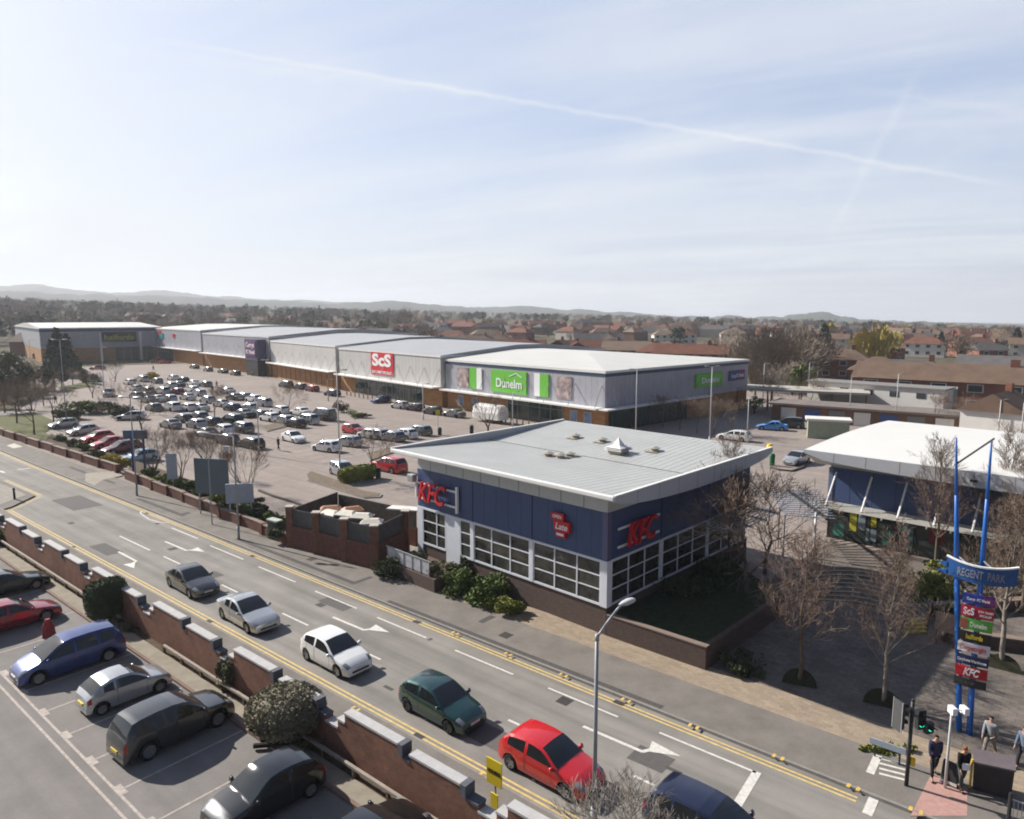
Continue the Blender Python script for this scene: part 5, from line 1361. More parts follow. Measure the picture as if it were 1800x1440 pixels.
more = [(322, 742, 'hatch', 'darkgrey'), (345, 752, 'hatch', 'silver'), (300, 752, 'saloon', 'grey'), (392, 762, 'hatch', 'white'), (408, 745, 'mpv', 'darkgreen'), (330, 722, 'hatch', 'white'), (352, 722, 'saloon', 'silver'), (408, 722, 'hatch', 'darkblue'), (438, 722, 'hatch', 'silver'), (446, 706, 'hatch', 'white'), (412, 703, 'saloon', 'darkgrey'), (350, 696, 'hatch', 'silver'), (270, 722, 'hatch', 'grey'), (278, 706, 'saloon', 'white'), (240, 700, 'hatch', 'silver'), (312, 693, 'hatch', 'darkred'), (474, 740, 'hatch', 'white'), (340, 678, 'saloon', 'white'), (300, 682, 'hatch', 'silver'), (228, 676, 'hatch', 'white'), (650, 770, 'hatch', 'white'), (362, 680, 'hatch', 'grey')]
for k, (px, py, kd, c) in enumerate(more):
    car(kd, c, (px, py), 141, '%s %s packed in the %s of the middle car rows' % (c.replace('dark', 'dark '), {'hatch': 'hatchback', 'mpv': 'people carrier'}.get(kd, kd), ('front left' if py > 738 and px < 360 else 'front' if py > 738 else 'far left' if px < 300 and py < 705 else 'back' if py < 700 else 'left' if px < 340 else 'centre')), near=False, group=mg)
# white lorry trailer like van beside the shed
P = G(862, 742, 0.03)
tr = empty('box_trailer', 'white rounded box trailer in front of the green sign unit', 'trailer', P, R(137))
mbx = MB(); prof = [(-1.1, 0.6), (-1.15, 1.6), (-0.9, 2.5), (-0.4, 2.85), (0.4, 2.85), (0.9, 2.5), (1.15, 1.6), (1.1, 0.6)]
for x in (-3.0, -2.7, 2.7, 3.0):
    k = 0.93 if abs(x) == 3.0 else 1
    for y, z in prof: mbx.v.append((x, y*k, 0.6+(z-.6)*k))
for i in range(3):
    for j in range(8): a = i*8+j; b = i*8+(j+1) % 8; mbx.f.append((a, b, b+8, a+8))
mbx.f += [tuple(range(8))[::-1], tuple(range(24, 32))]
mbx.build('body', white_trim, tr)
for x in (-1.4, -0.6):
    for s in (-1, 1): MB().tube((x, s*.85, .38), (x, s*1.08, .38), .38, n=14).build('wheel', tyre_m, tr)
MB().bar((3.0, 0, .6), (4.1, 0, .55), .12, .12).build('drawbar', dark_metal, tr)
# spare wheel of the red compact off roader
# ================================================================ VEGETATION
def GT(px, py):
    d = ray(px, py); hd = math.hypot(d.x, d.y); lo, hi = 5.0, 3000.0
    def f(r):
        x, y = d.x/hd*r, d.y/hd*r; return CAM_H+d.z/hd*r-T(x, y)
    r = lo
    while r < hi and f(r) > 0: r *= 1.02
    a, b = r/1.02, r
    for _ in range(20):
        m = (a+b)/2
        if f(m) > 0: a = m
        else: b = m
    x, y = d.x/hd*a, d.y/hd*a
    return Vector((x, y, T(x, y)))
def at_az(px, r):
    a = math.atan((px-900)/FPX); x, y = r*math.sin(a), r*math.cos(a); return Vector((x, y, T(x, y)))
bark = mat('bark', (0.13, 0.105, 0.08), 0.9, 0.1, var=0.25, scale=3)
bark_pale = mat('bark_pale', (0.22, 0.195, 0.165), 0.85, 0.15, var=0.45, scale=2.5)
twig = mat('twigs', (0.20, 0.15, 0.115), 0.9, 0.1, var=0.25, scale=1.5)
twig_red = mat('twigs_reddish', (0.20, 0.145, 0.115), 0.9, 0.1, var=0.3, scale=1.5)
def leafmat(nm, c, v=0.35, sc=2.0): return mat(nm, c, 0.75, 0.25, var=v, scale=sc, detail=3)
lf_dark = leafmat('leaf_dark', (0.060, 0.078, 0.036)); lf_green = leafmat('leaf_green', (0.11, 0.15, 0.04)); lf_lime = leafmat('leaf_lime', (0.19, 0.21, 0.045))
lf_olive = leafmat('leaf_olive', (0.125, 0.125, 0.065)); lf_conifer = leafmat('leaf_conifer', (0.045, 0.060, 0.036)); lf_grey = leafmat('leaf_greygreen', (0.19, 0.172, 0.115)); lf_willow = leafmat('leaf_willow', (0.32, 0.26, 0.06))
lf_brown = leafmat('crown_brown', (0.20, 0.155, 0.115)); lf_brown2 = leafmat('crown_grey_brown', (0.21, 0.175, 0.14)); lf_yel = leafmat('leaf_yellow', (0.42, 0.33, 0.03))
def bare_tree_mesh(seed, h=7.0, stems=1, spread=0.55, trunk_h=0.28, levels=5, upright=0.3, twr=0.0065, dens=1.0):
    rn = random.Random(seed); tr = MB(); cr = MB()
    def grow(p, d, ln, r, lv):
        n = 3; q = Vector(p); dd = Vector(d)
        for i in range(n):
            nd = (dd+Vector((rn.gauss(0, .10), rn.gauss(0, .10), rn.gauss(0, .05)+upright*0.10))).normalized()
            e = q+nd*ln/n; r1 = r*(1-0.16)
            (tr if lv >= levels-2 else cr).tube(q, e, max(r, twr), max(r1, twr*0.8), 6 if lv >= levels-2 else 3, cap=False)
            q = e; dd = nd; r = r1
            if lv > 0 and i > 0:
                for _ in range(rn.choice((1, 1, 2)) if lv < levels-1 else 1):
                    if rn.random() > dens: continue
                    a = rn.uniform(0, 6.283); t = rn.uniform(.45, 1.0)*spread*1.6
                    ax = dd.orthogonal().normalized(); ax = Matrix.Rotation(a, 3, dd) @ ax
                    grow(q, (dd*math.cos(t)+ax*math.sin(t)+Vector((0, 0, upright*0.35))).normalized(), ln*rn.uniform(.60, .86), r*rn.uniform(.42, .58), lv-1)
        if lv > 0:
            for k in range(2):
                a = rn.uniform(0, 6.283); ax = Matrix.Rotation(a, 3, dd) @ dd.orthogonal().normalized(); t = spread*rn.uniform(.5, 1)
                grow(q, (dd*math.cos(t)+ax*math.sin(t)).normalized(), ln*rn.uniform(.6, .8), r*.66, lv-1)
    for s in range(stems):
        a = 6.283*s/stems+rn.random(); t = 0 if stems == 1 else rn.uniform(.3, .55)
        d = Vector((math.sin(t)*math.cos(a), math.sin(t)*math.sin(a), math.cos(t)))
        base = Vector((0, 0, -0.05)) if stems == 1 else Vector((0.05*math.cos(a), 0.05*math.sin(a), h*trunk_h*.6))
        r0 = h*0.017*(1 if stems == 1 else .7)
        if stems > 1 and s == 0: tr.tube((0, 0, -.05), (0, 0, h*trunk_h*.62), h*.022, h*.019, 8, cap=False)
        grow(base, d, h*trunk_h*(1.35 if stems == 1 else 1.15), r0, levels)
    zs = max(v[2] for v in cr.v); k = h/zs
    for m in (tr, cr): m.v = [(x*k, y*k, z*k) for x, y, z in m.v]
    return tr.mesh('trunk', None, True), cr.mesh('crown', None)
def leader_tree_mesh(seed, h=7.0):
    rn = random.Random(seed); tr = MB(); cr = MB(); p = Vector((0, 0, -.05)); N = 14; pts = [p]
    for i in range(N):
        p = p+Vector((rn.gauss(0, .035), rn.gauss(0, .035), h/N)); pts.append(p)
    for i in range(N): tr.tube(pts[i], pts[i+1], .095*(1-i/N)+.012, .095*(1-(i+1)/N)+.010, 7, cap=False)
    def twigs(q, d, ln, r, lv):
        n = 3
        for i in range(n):
            d = (d+Vector((rn.gauss(0, .10), rn.gauss(0, .10), .06+rn.gauss(0, .05)))).normalized(); e = q+d*ln/n; r1 = max(r*.8, .0045)
            (tr if lv == 3 else cr).tube(q, e, max(r, .005), r1, 5 if lv == 3 else 3, cap=False)
            q = e; r = r1
            if lv > 0:
                for _ in range(2 if lv > 1 else rn.choice((1, 2))):
                    a = rn.uniform(0, 6.283); t = rn.uniform(.35, .85); ax = Matrix.Rotation(a, 3, d) @ d.orthogonal().normalized()
                    twigs(q, (d*math.cos(t)+ax*math.sin(t)+Vector((0, 0, .12))).normalized(), ln*rn.uniform(.42, .62), r*.5, lv-1)
    for k in range(26):
        f = .26+.72*(k/25); i = min(N-1, int(f*N)); q = pts[i].lerp(pts[i+1], f*N-i); a = k*2.4+rn.uniform(-.4, .4); el = R(rn.uniform(28, 52))+f*.35
        d = Vector((math.cos(a)*math.cos(el), math.sin(a)*math.cos(el), math.sin(el)))
        twigs(q, d, h*.27*(1-.72*f)*rn.uniform(.8, 1.25)+.25, .030*(1-f)+.008, 3)
    return tr.mesh('trunk', None, True), cr.mesh('crown', None)
def leaves(rn, pts, size, flat=0.3, elong=1.0):
    mb = MB()
    for p in pts:
        s = size*rn.uniform(.45, 1.6)
        n = Vector((rn.gauss(0, 1), rn.gauss(0, 1), rn.gauss(0, 1)+flat)).normalized(); a = n.orthogonal().normalized(); a = Matrix.Rotation(rn.uniform(0, 6.28), 3, n) @ a; b = n.cross(a)
        p = Vector(p)
        mb.add([p-a*s*elong, p-b*s*.5, p+a*s*elong, p+b*s*.5+n*s*.2], [(0, 1, 2, 3)])
    return mb
def crown_pts(rn, n, shape, clumps=9, cs=0.35, gap=0.0):
    """points gathered in clumps filling an uneven crown of unit radius, centre 0"""
    C = []
    for _ in range(clumps):
        while True:
            c = Vector((rn.uniform(-1, 1), rn.uniform(-1, 1), rn.uniform(-1, 1)))
            if c.length < 1: break
        C.append((Vector((c.x*shape[0], c.y*shape[1], c.z*shape[2]))*0.72, rn.uniform(.6, 1.25)*cs))
    out = []
    for _ in range(n):
        c, s = rn.choice(C); v = Vector((rn.gauss(0, 1), rn.gauss(0, 1), rn.gauss(0, 1))).normalized()*rn.uniform(.55, 1.0)*s
        out.append(c+Vector((v.x*shape[0], v.y*shape[1], v.z*shape[2])))
    return out
def far_tree_mesh(kind, seed):
    rn = random.Random(seed)
    if kind == 'conifer':
        pts = []
        for _ in range(520):
            z = rn.random()**1.3; r = (1-z)*0.26*(0.75+0.5*rn.random())+0.015; a = rn.uniform(0, 6.283); pts.append((r*math.cos(a), r*math.sin(a), 0.08+z*0.92))
        return MB().tube((0, 0, 0), (0, 0, .5), .03, .02, 5).mesh('trunk', None), leaves(rn, pts, 0.055).mesh('crown', None)
    if kind == 'bare':
        tr = MB().tube((0, 0, 0), (0, 0, .42), .028, .018, 5); cr = MB()
        for _ in range(10):
            a = rn.uniform(0, 6.283); t = rn.uniform(.15, .9); z0 = rn.uniform(.25, .42)
            tr.tube((0, 0, z0), (math.cos(a)*.30*math.sin(t), math.sin(a)*.30*math.sin(t), z0+.38*math.cos(t)), .014, .004, 4)
        for _ in range(900):
            a = rn.uniform(0, 6.283); u = rn.uniform(-1, 1); q = rn.random()**.5
            ir = 1+0.25*math.sin(a*3+seed)+0.18*math.sin(a*5+u*4+seed)
            x, y, z = math.cos(a)*math.sqrt(1-u*u)*.36*q*ir, math.sin(a)*math.sqrt(1-u*u)*.36*q*ir, .60+u*.38*q*(1+.12*math.sin(a*4+seed))
            d = Vector((x, y, (z-.35)*1.4)).normalized()+Vector((rn.gauss(0, .35), rn.gauss(0, .35), rn.gauss(0, .35))); d.normalize()
            l = rn.uniform(.05, .12); s = d.orthogonal().normalized()*rn.uniform(.004, .009); p = Vector((x, y, z))
            cr.add([p-s, p+d*l, p+s], [(0, 1, 2)])
        return tr.mesh('trunk', None), cr.mesh('crown', None)
    shape = (.36, .36, .38)
    pts = [p+Vector((0, 0, .58)) for p in crown_pts(rn, 620, shape, 14, .42)]
    if kind == 'willow':
        cr = MB()
        for p in pts:
            l = rn.uniform(.08, .2); s = rn.uniform(.006, .012); cr.add([p+Vector((-s, 0, 0)), p+Vector((s, s, 0)), p+Vector((rn.gauss(0, .015), rn.gauss(0, .015), -l))], [(0, 1, 2)])
        return MB().tube((0, 0, 0), (0, 0, .5), .035, .02, 6).mesh('trunk', None), cr.mesh('crown', None)
    return MB().tube((0, 0, 0), (0, 0, .5), .03, .02, 5).mesh('trunk', None), leaves(rn, pts, 0.045).mesh('crown', None)
FT = {}
for kd in ('bare', 'leafy', 'conifer', 'willow'):
    FT[kd] = [far_tree_mesh(kd, 31*i+7) for i in range(3 if kd != 'willow' else 2)]
    for a, b in FT[kd]: a.materials.append(bark); b.materials.append(None)
def far_tree(kd, P, h, wid, cm, label, group, cat='tree', name='tree'):
    tr, cr = rnd.choice(FT[kd]); e = empty({'conifer': 'conifer'}.get(kd, 'tree') if name == 'tree' else name, label, cat, P, rnd.uniform(0, 6.28), group); e.scale = (h*wid, h*wid, h)
    inst('trunk', tr, e); inst('crown', cr, e, mats=[cm]); return e
# ---- near bare trees
BT = {'street': [leader_tree_mesh(s, 7.0) for s in (3, 8)], 'vase': [bare_tree_mesh(s, 6.0, 4, .42, .26, 4, .45, dens=.85) for s in (12, 19, 23)], 'round': [bare_tree_mesh(s, 5.5, 1, .62, .24, 5, .25, dens=.84) for s in (41, 55)]}
for l in BT.values():
    for a, b in l: a.materials.append(None); b.materials.append(None)
def bare(kd, px, py, h, label, m1=None, m2=None, v=0, z=0.0, wid=1.0, group='bare young trees', loc=None, rz=None):
    base = {'street': 7.0, 'vase': 6.0, 'round': 5.5}[kd]; tr, cr = BT[kd][v % len(BT[kd])]
    e = empty('bare_tree', label, 'tree', loc or G(px, py, z), rnd.uniform(0, 6.28) if rz is None else rz, group); k = h/base; e.scale = (k*wid, k*wid, k)
    inst('trunk', tr, e, mats=[m1 or bark]); inst('crown', cr, e, mats=[m2 or twig]); return e
bare('street', 1405, 1205, 6.6, 'bare tree in a round pit on the shaded plaza, nearer the restaurant planter', m1=bark, m2=twig_red, v=0, wid=1.15)
bare('street', 1550, 1242, 7.2, 'bare pale barked tree at the edge of the plaza shadow', m1=bark_pale, m2=twig_red, v=1, wid=1.0)
bare('street', 1762, 1178, 8.0, 'bare tree right of the totem sign boards', m1=bark_pale, m2=twig, v=0, wid=1.1, rz=1.0)
bare('round', 1310, 1075, 8.8, 'bushy bare tree at the end of the restaurant planter', m2=twig, v=0, wid=1.2)
bare('street', 1285, 1010, 8.4, 'tall bare tree in front of the restaurant entrance canopy', m2=twig_red, v=1, wid=1.0, rz=2.0)
bare('round', 1345, 1010, 7.2, 'bare tree between the restaurant and the curved steps', m2=twig, v=1, wid=1.1)
bare('street', 1640, 1010, 8.2, 'bare reddish tree in front of the phone shop wall', m2=twig_red, v=0, rz=4)
bare('street', 1752, 1010, 8.8, 'bare reddish tree by the white shop lettering', m2=twig_red, v=1, rz=5)
bare('street', 1796, 1080, 8.8, 'bare tree at the right edge of the photo', m2=twig, v=1, rz=3)
bare('round', 1120, 1500, 4.7, 'bare twiggy crown poking up at the bottom edge of the photo', m2=bark_pale, v=0, loc=RP(20.8, -10.4), wid=1.15)
bare('round', 655, 842, 6.0, 'round headed bare tree beside the red off roader', v=0, wid=1.0, rz=.5)
bare('vase', 437, 898, 6.6, 'vase shaped bare tree behind the pale sign board', v=0)
bare('vase', 318, 862, 6.2, 'vase shaped bare tree behind the narrow grey sign', v=1)
bare('vase', 272, 845, 6.0, 'vase shaped bare tree next to the blue sign', v=2)
bare('vase', 388, 868, 6.4, 'vase shaped bare tree behind the large sign board', v=2, rz=2)
bare('vase', 365, 840, 6.2, 'vase shaped bare tree left of the large sign board', v=0, rz=4)
bare('round', 250, 770, 8.8, 'bare tree with thick dark trunk behind the blue sign', v=1, rz=1)
bare('round', 378, 745, 6.6, 'bare tree with brown trunk in the middle car rows', v=0, rz=3)
bare('round', 508, 735, 6.2, 'bare tree among the bright white cars', v=1, rz=2)
bare('vase', 203, 672, 5.8, 'small bare tree on the far left island', v=1, rz=1)
bare('vase', 163, 700, 5.8, 'thin bare tree above the grass bank', v=2, rz=1)
bare('vase', 858, 762, 6.2, 'bare shrubby tree in front of the white box trailer', v=1, rz=3, wid=1.35)
bare('round', 60, 765, 8.2, 'bare tree on the grass bank at the left, near the road wall', v=0, rz=5)
bare('round', 30, 745, 8.5, 'bare tree at the far left on the grass bank', v=1, rz=2)
bare('round', 95, 745, 8.0, 'bare tree beside the silver blue hatchback', v=0, rz=1, wid=.9)
for k, (px, py) in enumerate(((1165, 752), (1195, 756), (1225, 762), (1255, 765), (1285, 765))):
    bare('round', px, py, 5.6, 'bare small tree in the row along the shaded side of the end unit', v=k, rz=k, group='small trees beside the end unit')
for k, (px, py) in enumerate(((1350, 720), (1425, 722), (1640, 760), (1700, 770))):
    bare('round', px, py, 6.4, ['bare tree by the road behind the tall lamp post', 'bare tree by the small white kiosk', 'bare tree behind the pale roof, nearer its middle', 'bare tree behind the pale roof, nearer the photo edge'][k], v=k, rz=k)

# ---- shrubs
def shrub(name, P, r, n, size, m, label, cat='bush', group=None, stem=False, seed=1, cs=.42, clumps=12, z=0.0, sheared=False, rz=0):
    rn = random.Random(seed); e = empty(name, label, cat, (P[0], P[1], z), rz, group)
    if sheared:
        pts = []
        for _ in range(n):
            v = Vector((rn.gauss(0, 1), rn.gauss(0, 1), rn.gauss(0, 1))).normalized(); q = 4 if sheared == 'box' else 2.4
            k = (abs(v.x)**q+abs(v.y)**q+abs(v.z)**q)**(-1/q); v = v*k*rn.uniform(.93, 1.03); pts.append(Vector((v.x*r[0], v.y*r[1], v.z*r[2]+r[2])))
    else: pts = [p+Vector((0, 0, r[2]*.85)) for p in crown_pts(rn, n, r, clumps, cs)]
    pts = [p for p in pts if p.z > -.05]
    mb = leaves(rn, pts, size); mb.build('foliage', m, e)
    if sheared:
        core = MB(); N = 14
        for i in range(9):
            ph = math.pi*i/8
            for j in range(N):
                th = 2*math.pi*j/N; v = Vector((math.sin(ph)*math.cos(th), math.sin(ph)*math.sin(th), math.cos(ph))); q = 4 if sheared == 'box' else 2.4
                k = (abs(v.x)**q+abs(v.y)**q+abs(v.z)**q+1e-9)**(-1/q)*.93; core.v.append((v.x*k*r[0], v.y*k*r[1], v.z*k*r[2]+r[2]))
        for i in range(8):
            for j in range(N): a = i*N+j; b = i*N+(j+1) % N; core.f.append((a, a+N, b+N, b))
        core.build('core', m, e, smooth=True)
    return e
e = shrub('clipped_bush', RP(rst(G(180, 1098))[0], -10.7), (0.72, 1.05, 1.05), 5200, .055, lf_dark, 'box shaped clipped dark evergreen against the near wall', sheared='box', seed=4, rz=RA, z=.35)
e.rotation_euler = (0.06, -0.05, RA)
MB().tube((0, 0, -.4), (0, 0, .3), .1, n=8).build('stem', bark, e)
e = shrub('domed_bush', RP(rst(G(519, 1297))[0], -10.75), (1.50, 1.45, .82), 9000, .055, lf_grey, 'domed clipped grey green bush on a short stem by the near wall', sheared='dome', seed=6, z=.55, rz=RA)
for a in (-.4, .5): MB().tube((a*.3, 0, -.6), (a, a*.4, .35), .09, .06, 7).build('stem', bark, e)
shrub('ivy', G(404, 1214), (.62, .45, 1.15), 2600, .07, lf_olive, 'ivy clump climbing the pier of the near wall', 'ivy', seed=9, clumps=14)
shrub('bush', RP(rst(G(0, 960))[0]-1, -10.6), (1.6, 1.1, .9), 2600, .09, lf_green, 'green bush at the left edge behind the dark green car', seed=12)
shrub('bush', RP(rst(G(185, 1098))[0]+2.0, -10.5), (.8, .4, .3), 600, .07, lf_olive, 'low straggly weeds at the foot of the near wall beside the box shaped bush', seed=14)
shrub('bush', RP(rst(G(590, 1300))[0], -10.45), (1.5, .35, .28), 900, .06, lf_olive, 'low straggly weeds at the foot of the wall beyond the domed bush', seed=15)
# in front of the restaurant
sh = [((688, 1010), (1.5, 1.0, .85), lf_dark, 'dark evergreen bush by the corner pier of the bin yard', 2200), ((735, 1005), (1.2, 1.0, .9), lf_dark, 'dark bush under the restaurant terrace', 2000),
 ((775, 1022), (1.3, 1.1, 1.0), lf_olive, 'olive bush left of the big green clump by the restaurant', 2600), ((812, 1040), (1.5, 1.2, 1.0), lf_green, 'tall green bush in the middle of the clump by the restaurant', 3400),
 ((835, 1018), (1.2, .9, 1.15), lf_dark, 'dark bush hard against the restaurant plinth', 2600), ((852, 1058), (1.3, 1.1, .75), lf_green, 'bright green bush at the pavement edge of the clump', 3200), ((893, 1072), (1.25, .9, .6), lf_lime, 'yellow green low bush at the right end of the clump', 2800), ((872, 1045), (1.2, .9, .85), lf_green, 'green bush behind the yellow green end bush', 2600)]
for k, (p, r, m, lb, n) in enumerate(sh): shrub('bush', G(p[0], p[1]+6), r, n, .085, m, lb, group='bushes in front of the restaurant', seed=30+k)
# bushes in the planting beds along the far wall
bed = [((108, 775), lf_green), ((128, 784), lf_olive), ((150, 791), lf_green), ((172, 803), lf_olive), ((196, 812), lf_yel), ((212, 818), lf_yel), ((262, 838), lf_green), ((285, 848), lf_lime), ((305, 856), lf_green), ((338, 862), lf_green), ((350, 870), lf_lime), ((385, 882), lf_lime), ((400, 900), lf_olive), ((430, 905), lf_green), ((455, 908), lf_dark), ((470, 920), lf_green), ((496, 925), lf_green), ((448, 893), lf_dark), ((500, 945), lf_dark)]
cn_ = {lf_green.name: 'green', lf_olive.name: 'olive', lf_yel.name: 'yellow flowering', lf_lime.name: 'lime green', lf_dark.name: 'dark green'}
for k, (p, m) in enumerate(bed):
    where = 'behind the left low wall' if p[0] < 220 else ('behind the low wall near the sign boards' if p[0] < 420 else 'behind the low wall by the bin yard')
    shrub('bush', G(p[0], p[1], .45), (1.25, .8, .55), 900, .11, m, '%s low bush %s' % (cn_[m.name], where), group='low bushes %s %s' % (cn_[m.name], where), seed=60+k, z=.4)
shrub('bush', G(822 if 0 else 628, 846), (2.0, .8, .75), 2400, .09, lf_lime, 'clipped lime hedge on the island by the silver estate', 'hedge', seed=90, sheared='box', z=.1, rz=R(40))
shrub('bush', G(628, 735), (2.6, 1.0, .5), 900, .12, lf_olive, 'olive low bush on the island beyond the dark grey van', seed=91)
shrub('bush', G(600, 725), (1.6, 1.2, 1.1), 900, .14, lf_brown, 'brown bush beside the dark grey van', seed=92)
for k, (p, r, m, lb) in enumerate((((150, 728), (4.5, 2.2, 1.3), lf_green, 'dark hedge above the silver hatchbacks at the left'), ((120, 738), (3.0, 2.0, 1.1), lf_olive, 'olive hedge end near the road at the left'), ((190, 726), (4.5, 1.8, 1.1), lf_dark, 'dark hedge behind the second silver hatchback'),
   ((262, 667), (3.0, 2, 1.2), lf_yel, 'small yellow bush on the far island'), ((215, 733), (3, 1.6, 1.0), lf_dark, 'dark low hedge behind the red cars of the wall row'))):
    shrub('hedge', G(*p), r, 1500, .2, m, lb, 'hedge', seed=100+k)
for k, (p, r, m, lb) in enumerate((((1625, 1058), (2.4, 1.4, 1.0), lf_lime, 'yellow green hedge left of the totem sign'), ((1662, 1045), (2.2, 1.4, 1.2), lf_lime, 'bright hedge directly behind the totem sign'), ((1740, 1050), (3.6, 1.3, 1.0), lf_olive, 'olive hedge right of the totem header'),
   ((1665, 1095), (1.5, .7, .6), lf_dark, 'dark low planting under the bright hedge'), ((1560, 1325), (1.1, .3, .22), lf_lime, 'strip of lime weeds under the street name board'), ((1200, 1075), (3.0, 1.4, .5), lf_dark, 'dark bushes on the shaded lawn of the planter'), ((1250, 1040), (2.4, 1.4, .6), lf_dark, 'dark shrubs at the back of the shaded planter'), ((1310, 1180), (1.2, 1.4, .5), lf_dark, 'dark shrub at the right edge of the shaded planter'))):
    shrub('hedge' if k < 3 else 'bush', G(*p), r, 2000 if k < 3 else 900, .10, m, lb, 'hedge' if k < 3 else 'bush', seed=120+k, z=1.1 if k in (5, 6) else (.35 if k == 2 else 0))
for (px, py) in ((1405, 1205), (1550, 1242), (1762, 1178)):
    pit = MB().tube(G(px, py, .118), G(px, py, .124), .75, n=20); struct(pit.build('tree_pit', mat('tree_pit_soil', (0.045, 0.045, 0.028), .95, .1, var=.3, scale=8)))

# ---- big trees around the left end of the shed
for (px, r, h, kd, m, lb, w) in ((103, 232, 13.0, 'conifer', lf_conifer, 'taller dark conifer in front of the corner shop', 1.0), (119, 236, 11.5, 'conifer', lf_conifer, 'shorter dark conifer in front of the corner shop', 1.0), (92, 230, 10, 'conifer', lf_conifer, 'smallest dark conifer in front of the corner shop', 1.0)):
    far_tree(kd, at_az(px, r), h, w, m, lb, 'dark conifers by the corner shop')
for k, (px, r, h, m) in enumerate(((10, 190, 12, lf_olive), (28, 195, 11, lf_olive), (45, 200, 8, lf_brown), (4, 170, 9, lf_conifer), (20, 175, 8, lf_conifer), (40, 178, 8.5, lf_dark), (58, 185, 8, lf_brown), (75, 190, 7.5, lf_dark), (92, 190, 6.5, lf_brown), (105, 195, 6, lf_dark), (125, 200, 6, lf_brown), (142, 205, 5, lf_dark), (0, 150, 7, lf_brown), (25, 150, 6, lf_brown), (48, 152, 6.5, lf_brown), (-12, 160, 9, lf_dark), (70, 158, 5.5, lf_brown), (150, 195, 4.2, lf_dark), (163, 200, 3.6, lf_dark))):
    col = {lf_olive.name: 'olive', lf_brown.name: 'bare brown', lf_dark.name: 'dark green', lf_conifer.name: 'near black'}[m.name]
    far_tree('leafy' if m is not lf_brown else 'bare', at_az(px, r), h*.8, 1.05, m, '%s tree in the thicket left of the retail car park' % col, 'thicket trees left of the car park, %s' % col)
# the big bare mass right of the shed
for k, (px, r, h) in enumerate(((1322, 165, 15), (1340, 172, 17), (1362, 168, 16), (1385, 175, 16.5), (1405, 180, 16), (1425, 190, 15.5), (1350, 190, 18), (1375, 200, 18), (1400, 210, 18), (1440, 205, 15), (1330, 150, 10), (1360, 150, 9), (1300, 200, 15), (1418, 165, 8), (1310, 185, 14), (1395, 160, 9), (1455, 215, 13), (1280, 225, 14), (1262, 240, 13))):
    far_tree('bare', at_az(px, r), h*.80, 1.2, lf_brown2 if k % 2 else lf_brown, '%s bare tree, %s part, %s row of the clump right of the end unit' % ('tall' if h > 14 else 'smaller', 'left' if px < 1345 else 'middle' if px < 1395 else 'right', 'front' if r < 175 else 'back'), 'tall bare trees right of the end unit')
far_tree('leafy', at_az(1412, 158), 8.0, 1.0, lf_green, 'dark green evergreen at the foot of the tall bare clump', None)
far_tree('leafy', at_az(1330, 128), 3.2, 1.6, lf_green, 'low green shrub beside the end of the shed', None)
for k, (px, r, h, w) in enumerate(((1533, 235, 16.5, 1.15), (1515, 245, 14, 1.0), (1550, 240, 15, 1.0))):
    far_tree('willow', at_az(px, r), h, w, lf_willow, ['large yellow willow, the tallest of the group', 'yellow willow at the left of the group', 'yellow willow at the right of the group'][k], 'yellow willows')
far_tree('conifer', at_az(1447, 300), 13, 1.2, lf_conifer, 'narrow dark cypress left of the yellow willows', None)
far_tree('leafy', at_az(1456, 420), 13, 1.0, lf_willow, 'small distant yellow tree above the narrow dark cypress', None)

# ================================================================ FAR TREES AND HOUSES
tan_roof = mat('tan_roof', (0.26, 0.215, 0.165), .85, .2, var=.12, scale=.3)
roofs = [mat('roof_red', (0.165, 0.072, 0.050), .85, .2, var=.2, scale=.5), mat('roof_brown', (0.150, 0.100, 0.072), .85, .2, var=.2, scale=.5), mat('roof_slate', (0.105, 0.098, 0.095), .8, .2, var=.2, scale=.5), mat('roof_tan', (0.21, 0.155, 0.115), .85, .2, var=.15, scale=.5)]
walls = [mat('wall_red', (0.23, 0.105, 0.072), .85, .2, var=.15, scale=.8), mat('wall_render', (0.46, 0.43, 0.38), .85, .2, var=.1, scale=.8), mat('wall_brown', (0.17, 0.10, 0.07), .85, .2, var=.15, scale=.8), mat('wall_white', (0.66, 0.64, 0.60), .8, .2, var=.06, scale=.8)]
glass_far = mat('far_window', (0.05, 0.055, 0.06), .15, .5, var=0)
def house_meshes(w, d, hw, hr, hip, rows):
    wl = MB().box(-w/2, w/2, -d/2, d/2, -2.5, hw)
    rf = MB(); o = .45; k = d*.5 if hip else 0
    v = [(-w/2-o, -d/2-o, hw), (w/2+o, -d/2-o, hw), (w/2+o, d/2+o, hw), (-w/2-o, d/2+o, hw), (-w/2-o+k, 0, hw+hr), (w/2+o-k, 0, hw+hr)]
    rf.add(v, [(0, 1, 5, 4), (2, 3, 4, 5), (1, 2, 5), (3, 0, 4), (0, 3, 2, 1)])
    ch = MB().box(w*.22, w*.22+.9, -.4, .4, hw+hr*.5, hw+hr+1.1)
    wn_ = []; fr_ = []
    n = max(2, int(w/3.2))
    for s in (-1, 1):
        for r in range(rows):
            for i in range(n):
                x = -w/2+w*(i+.5)/n; z = 1.0+2.7*r
                wn_.append(MB().box(x-.7, x+.7, s*(d/2+.015)-.03, s*(d/2+.015)+.03, z, z+1.15)); fr_.append(MB().box(x-.82, x+.82, s*(d/2)-.02, s*(d/2)+.02, z-.12, z+1.27))
    return wl.mesh('wall'), rf.mesh('roof'), ch.mesh('chimney'), [m.mesh('pane') for m in wn_], [m.mesh('window') for m in fr_]
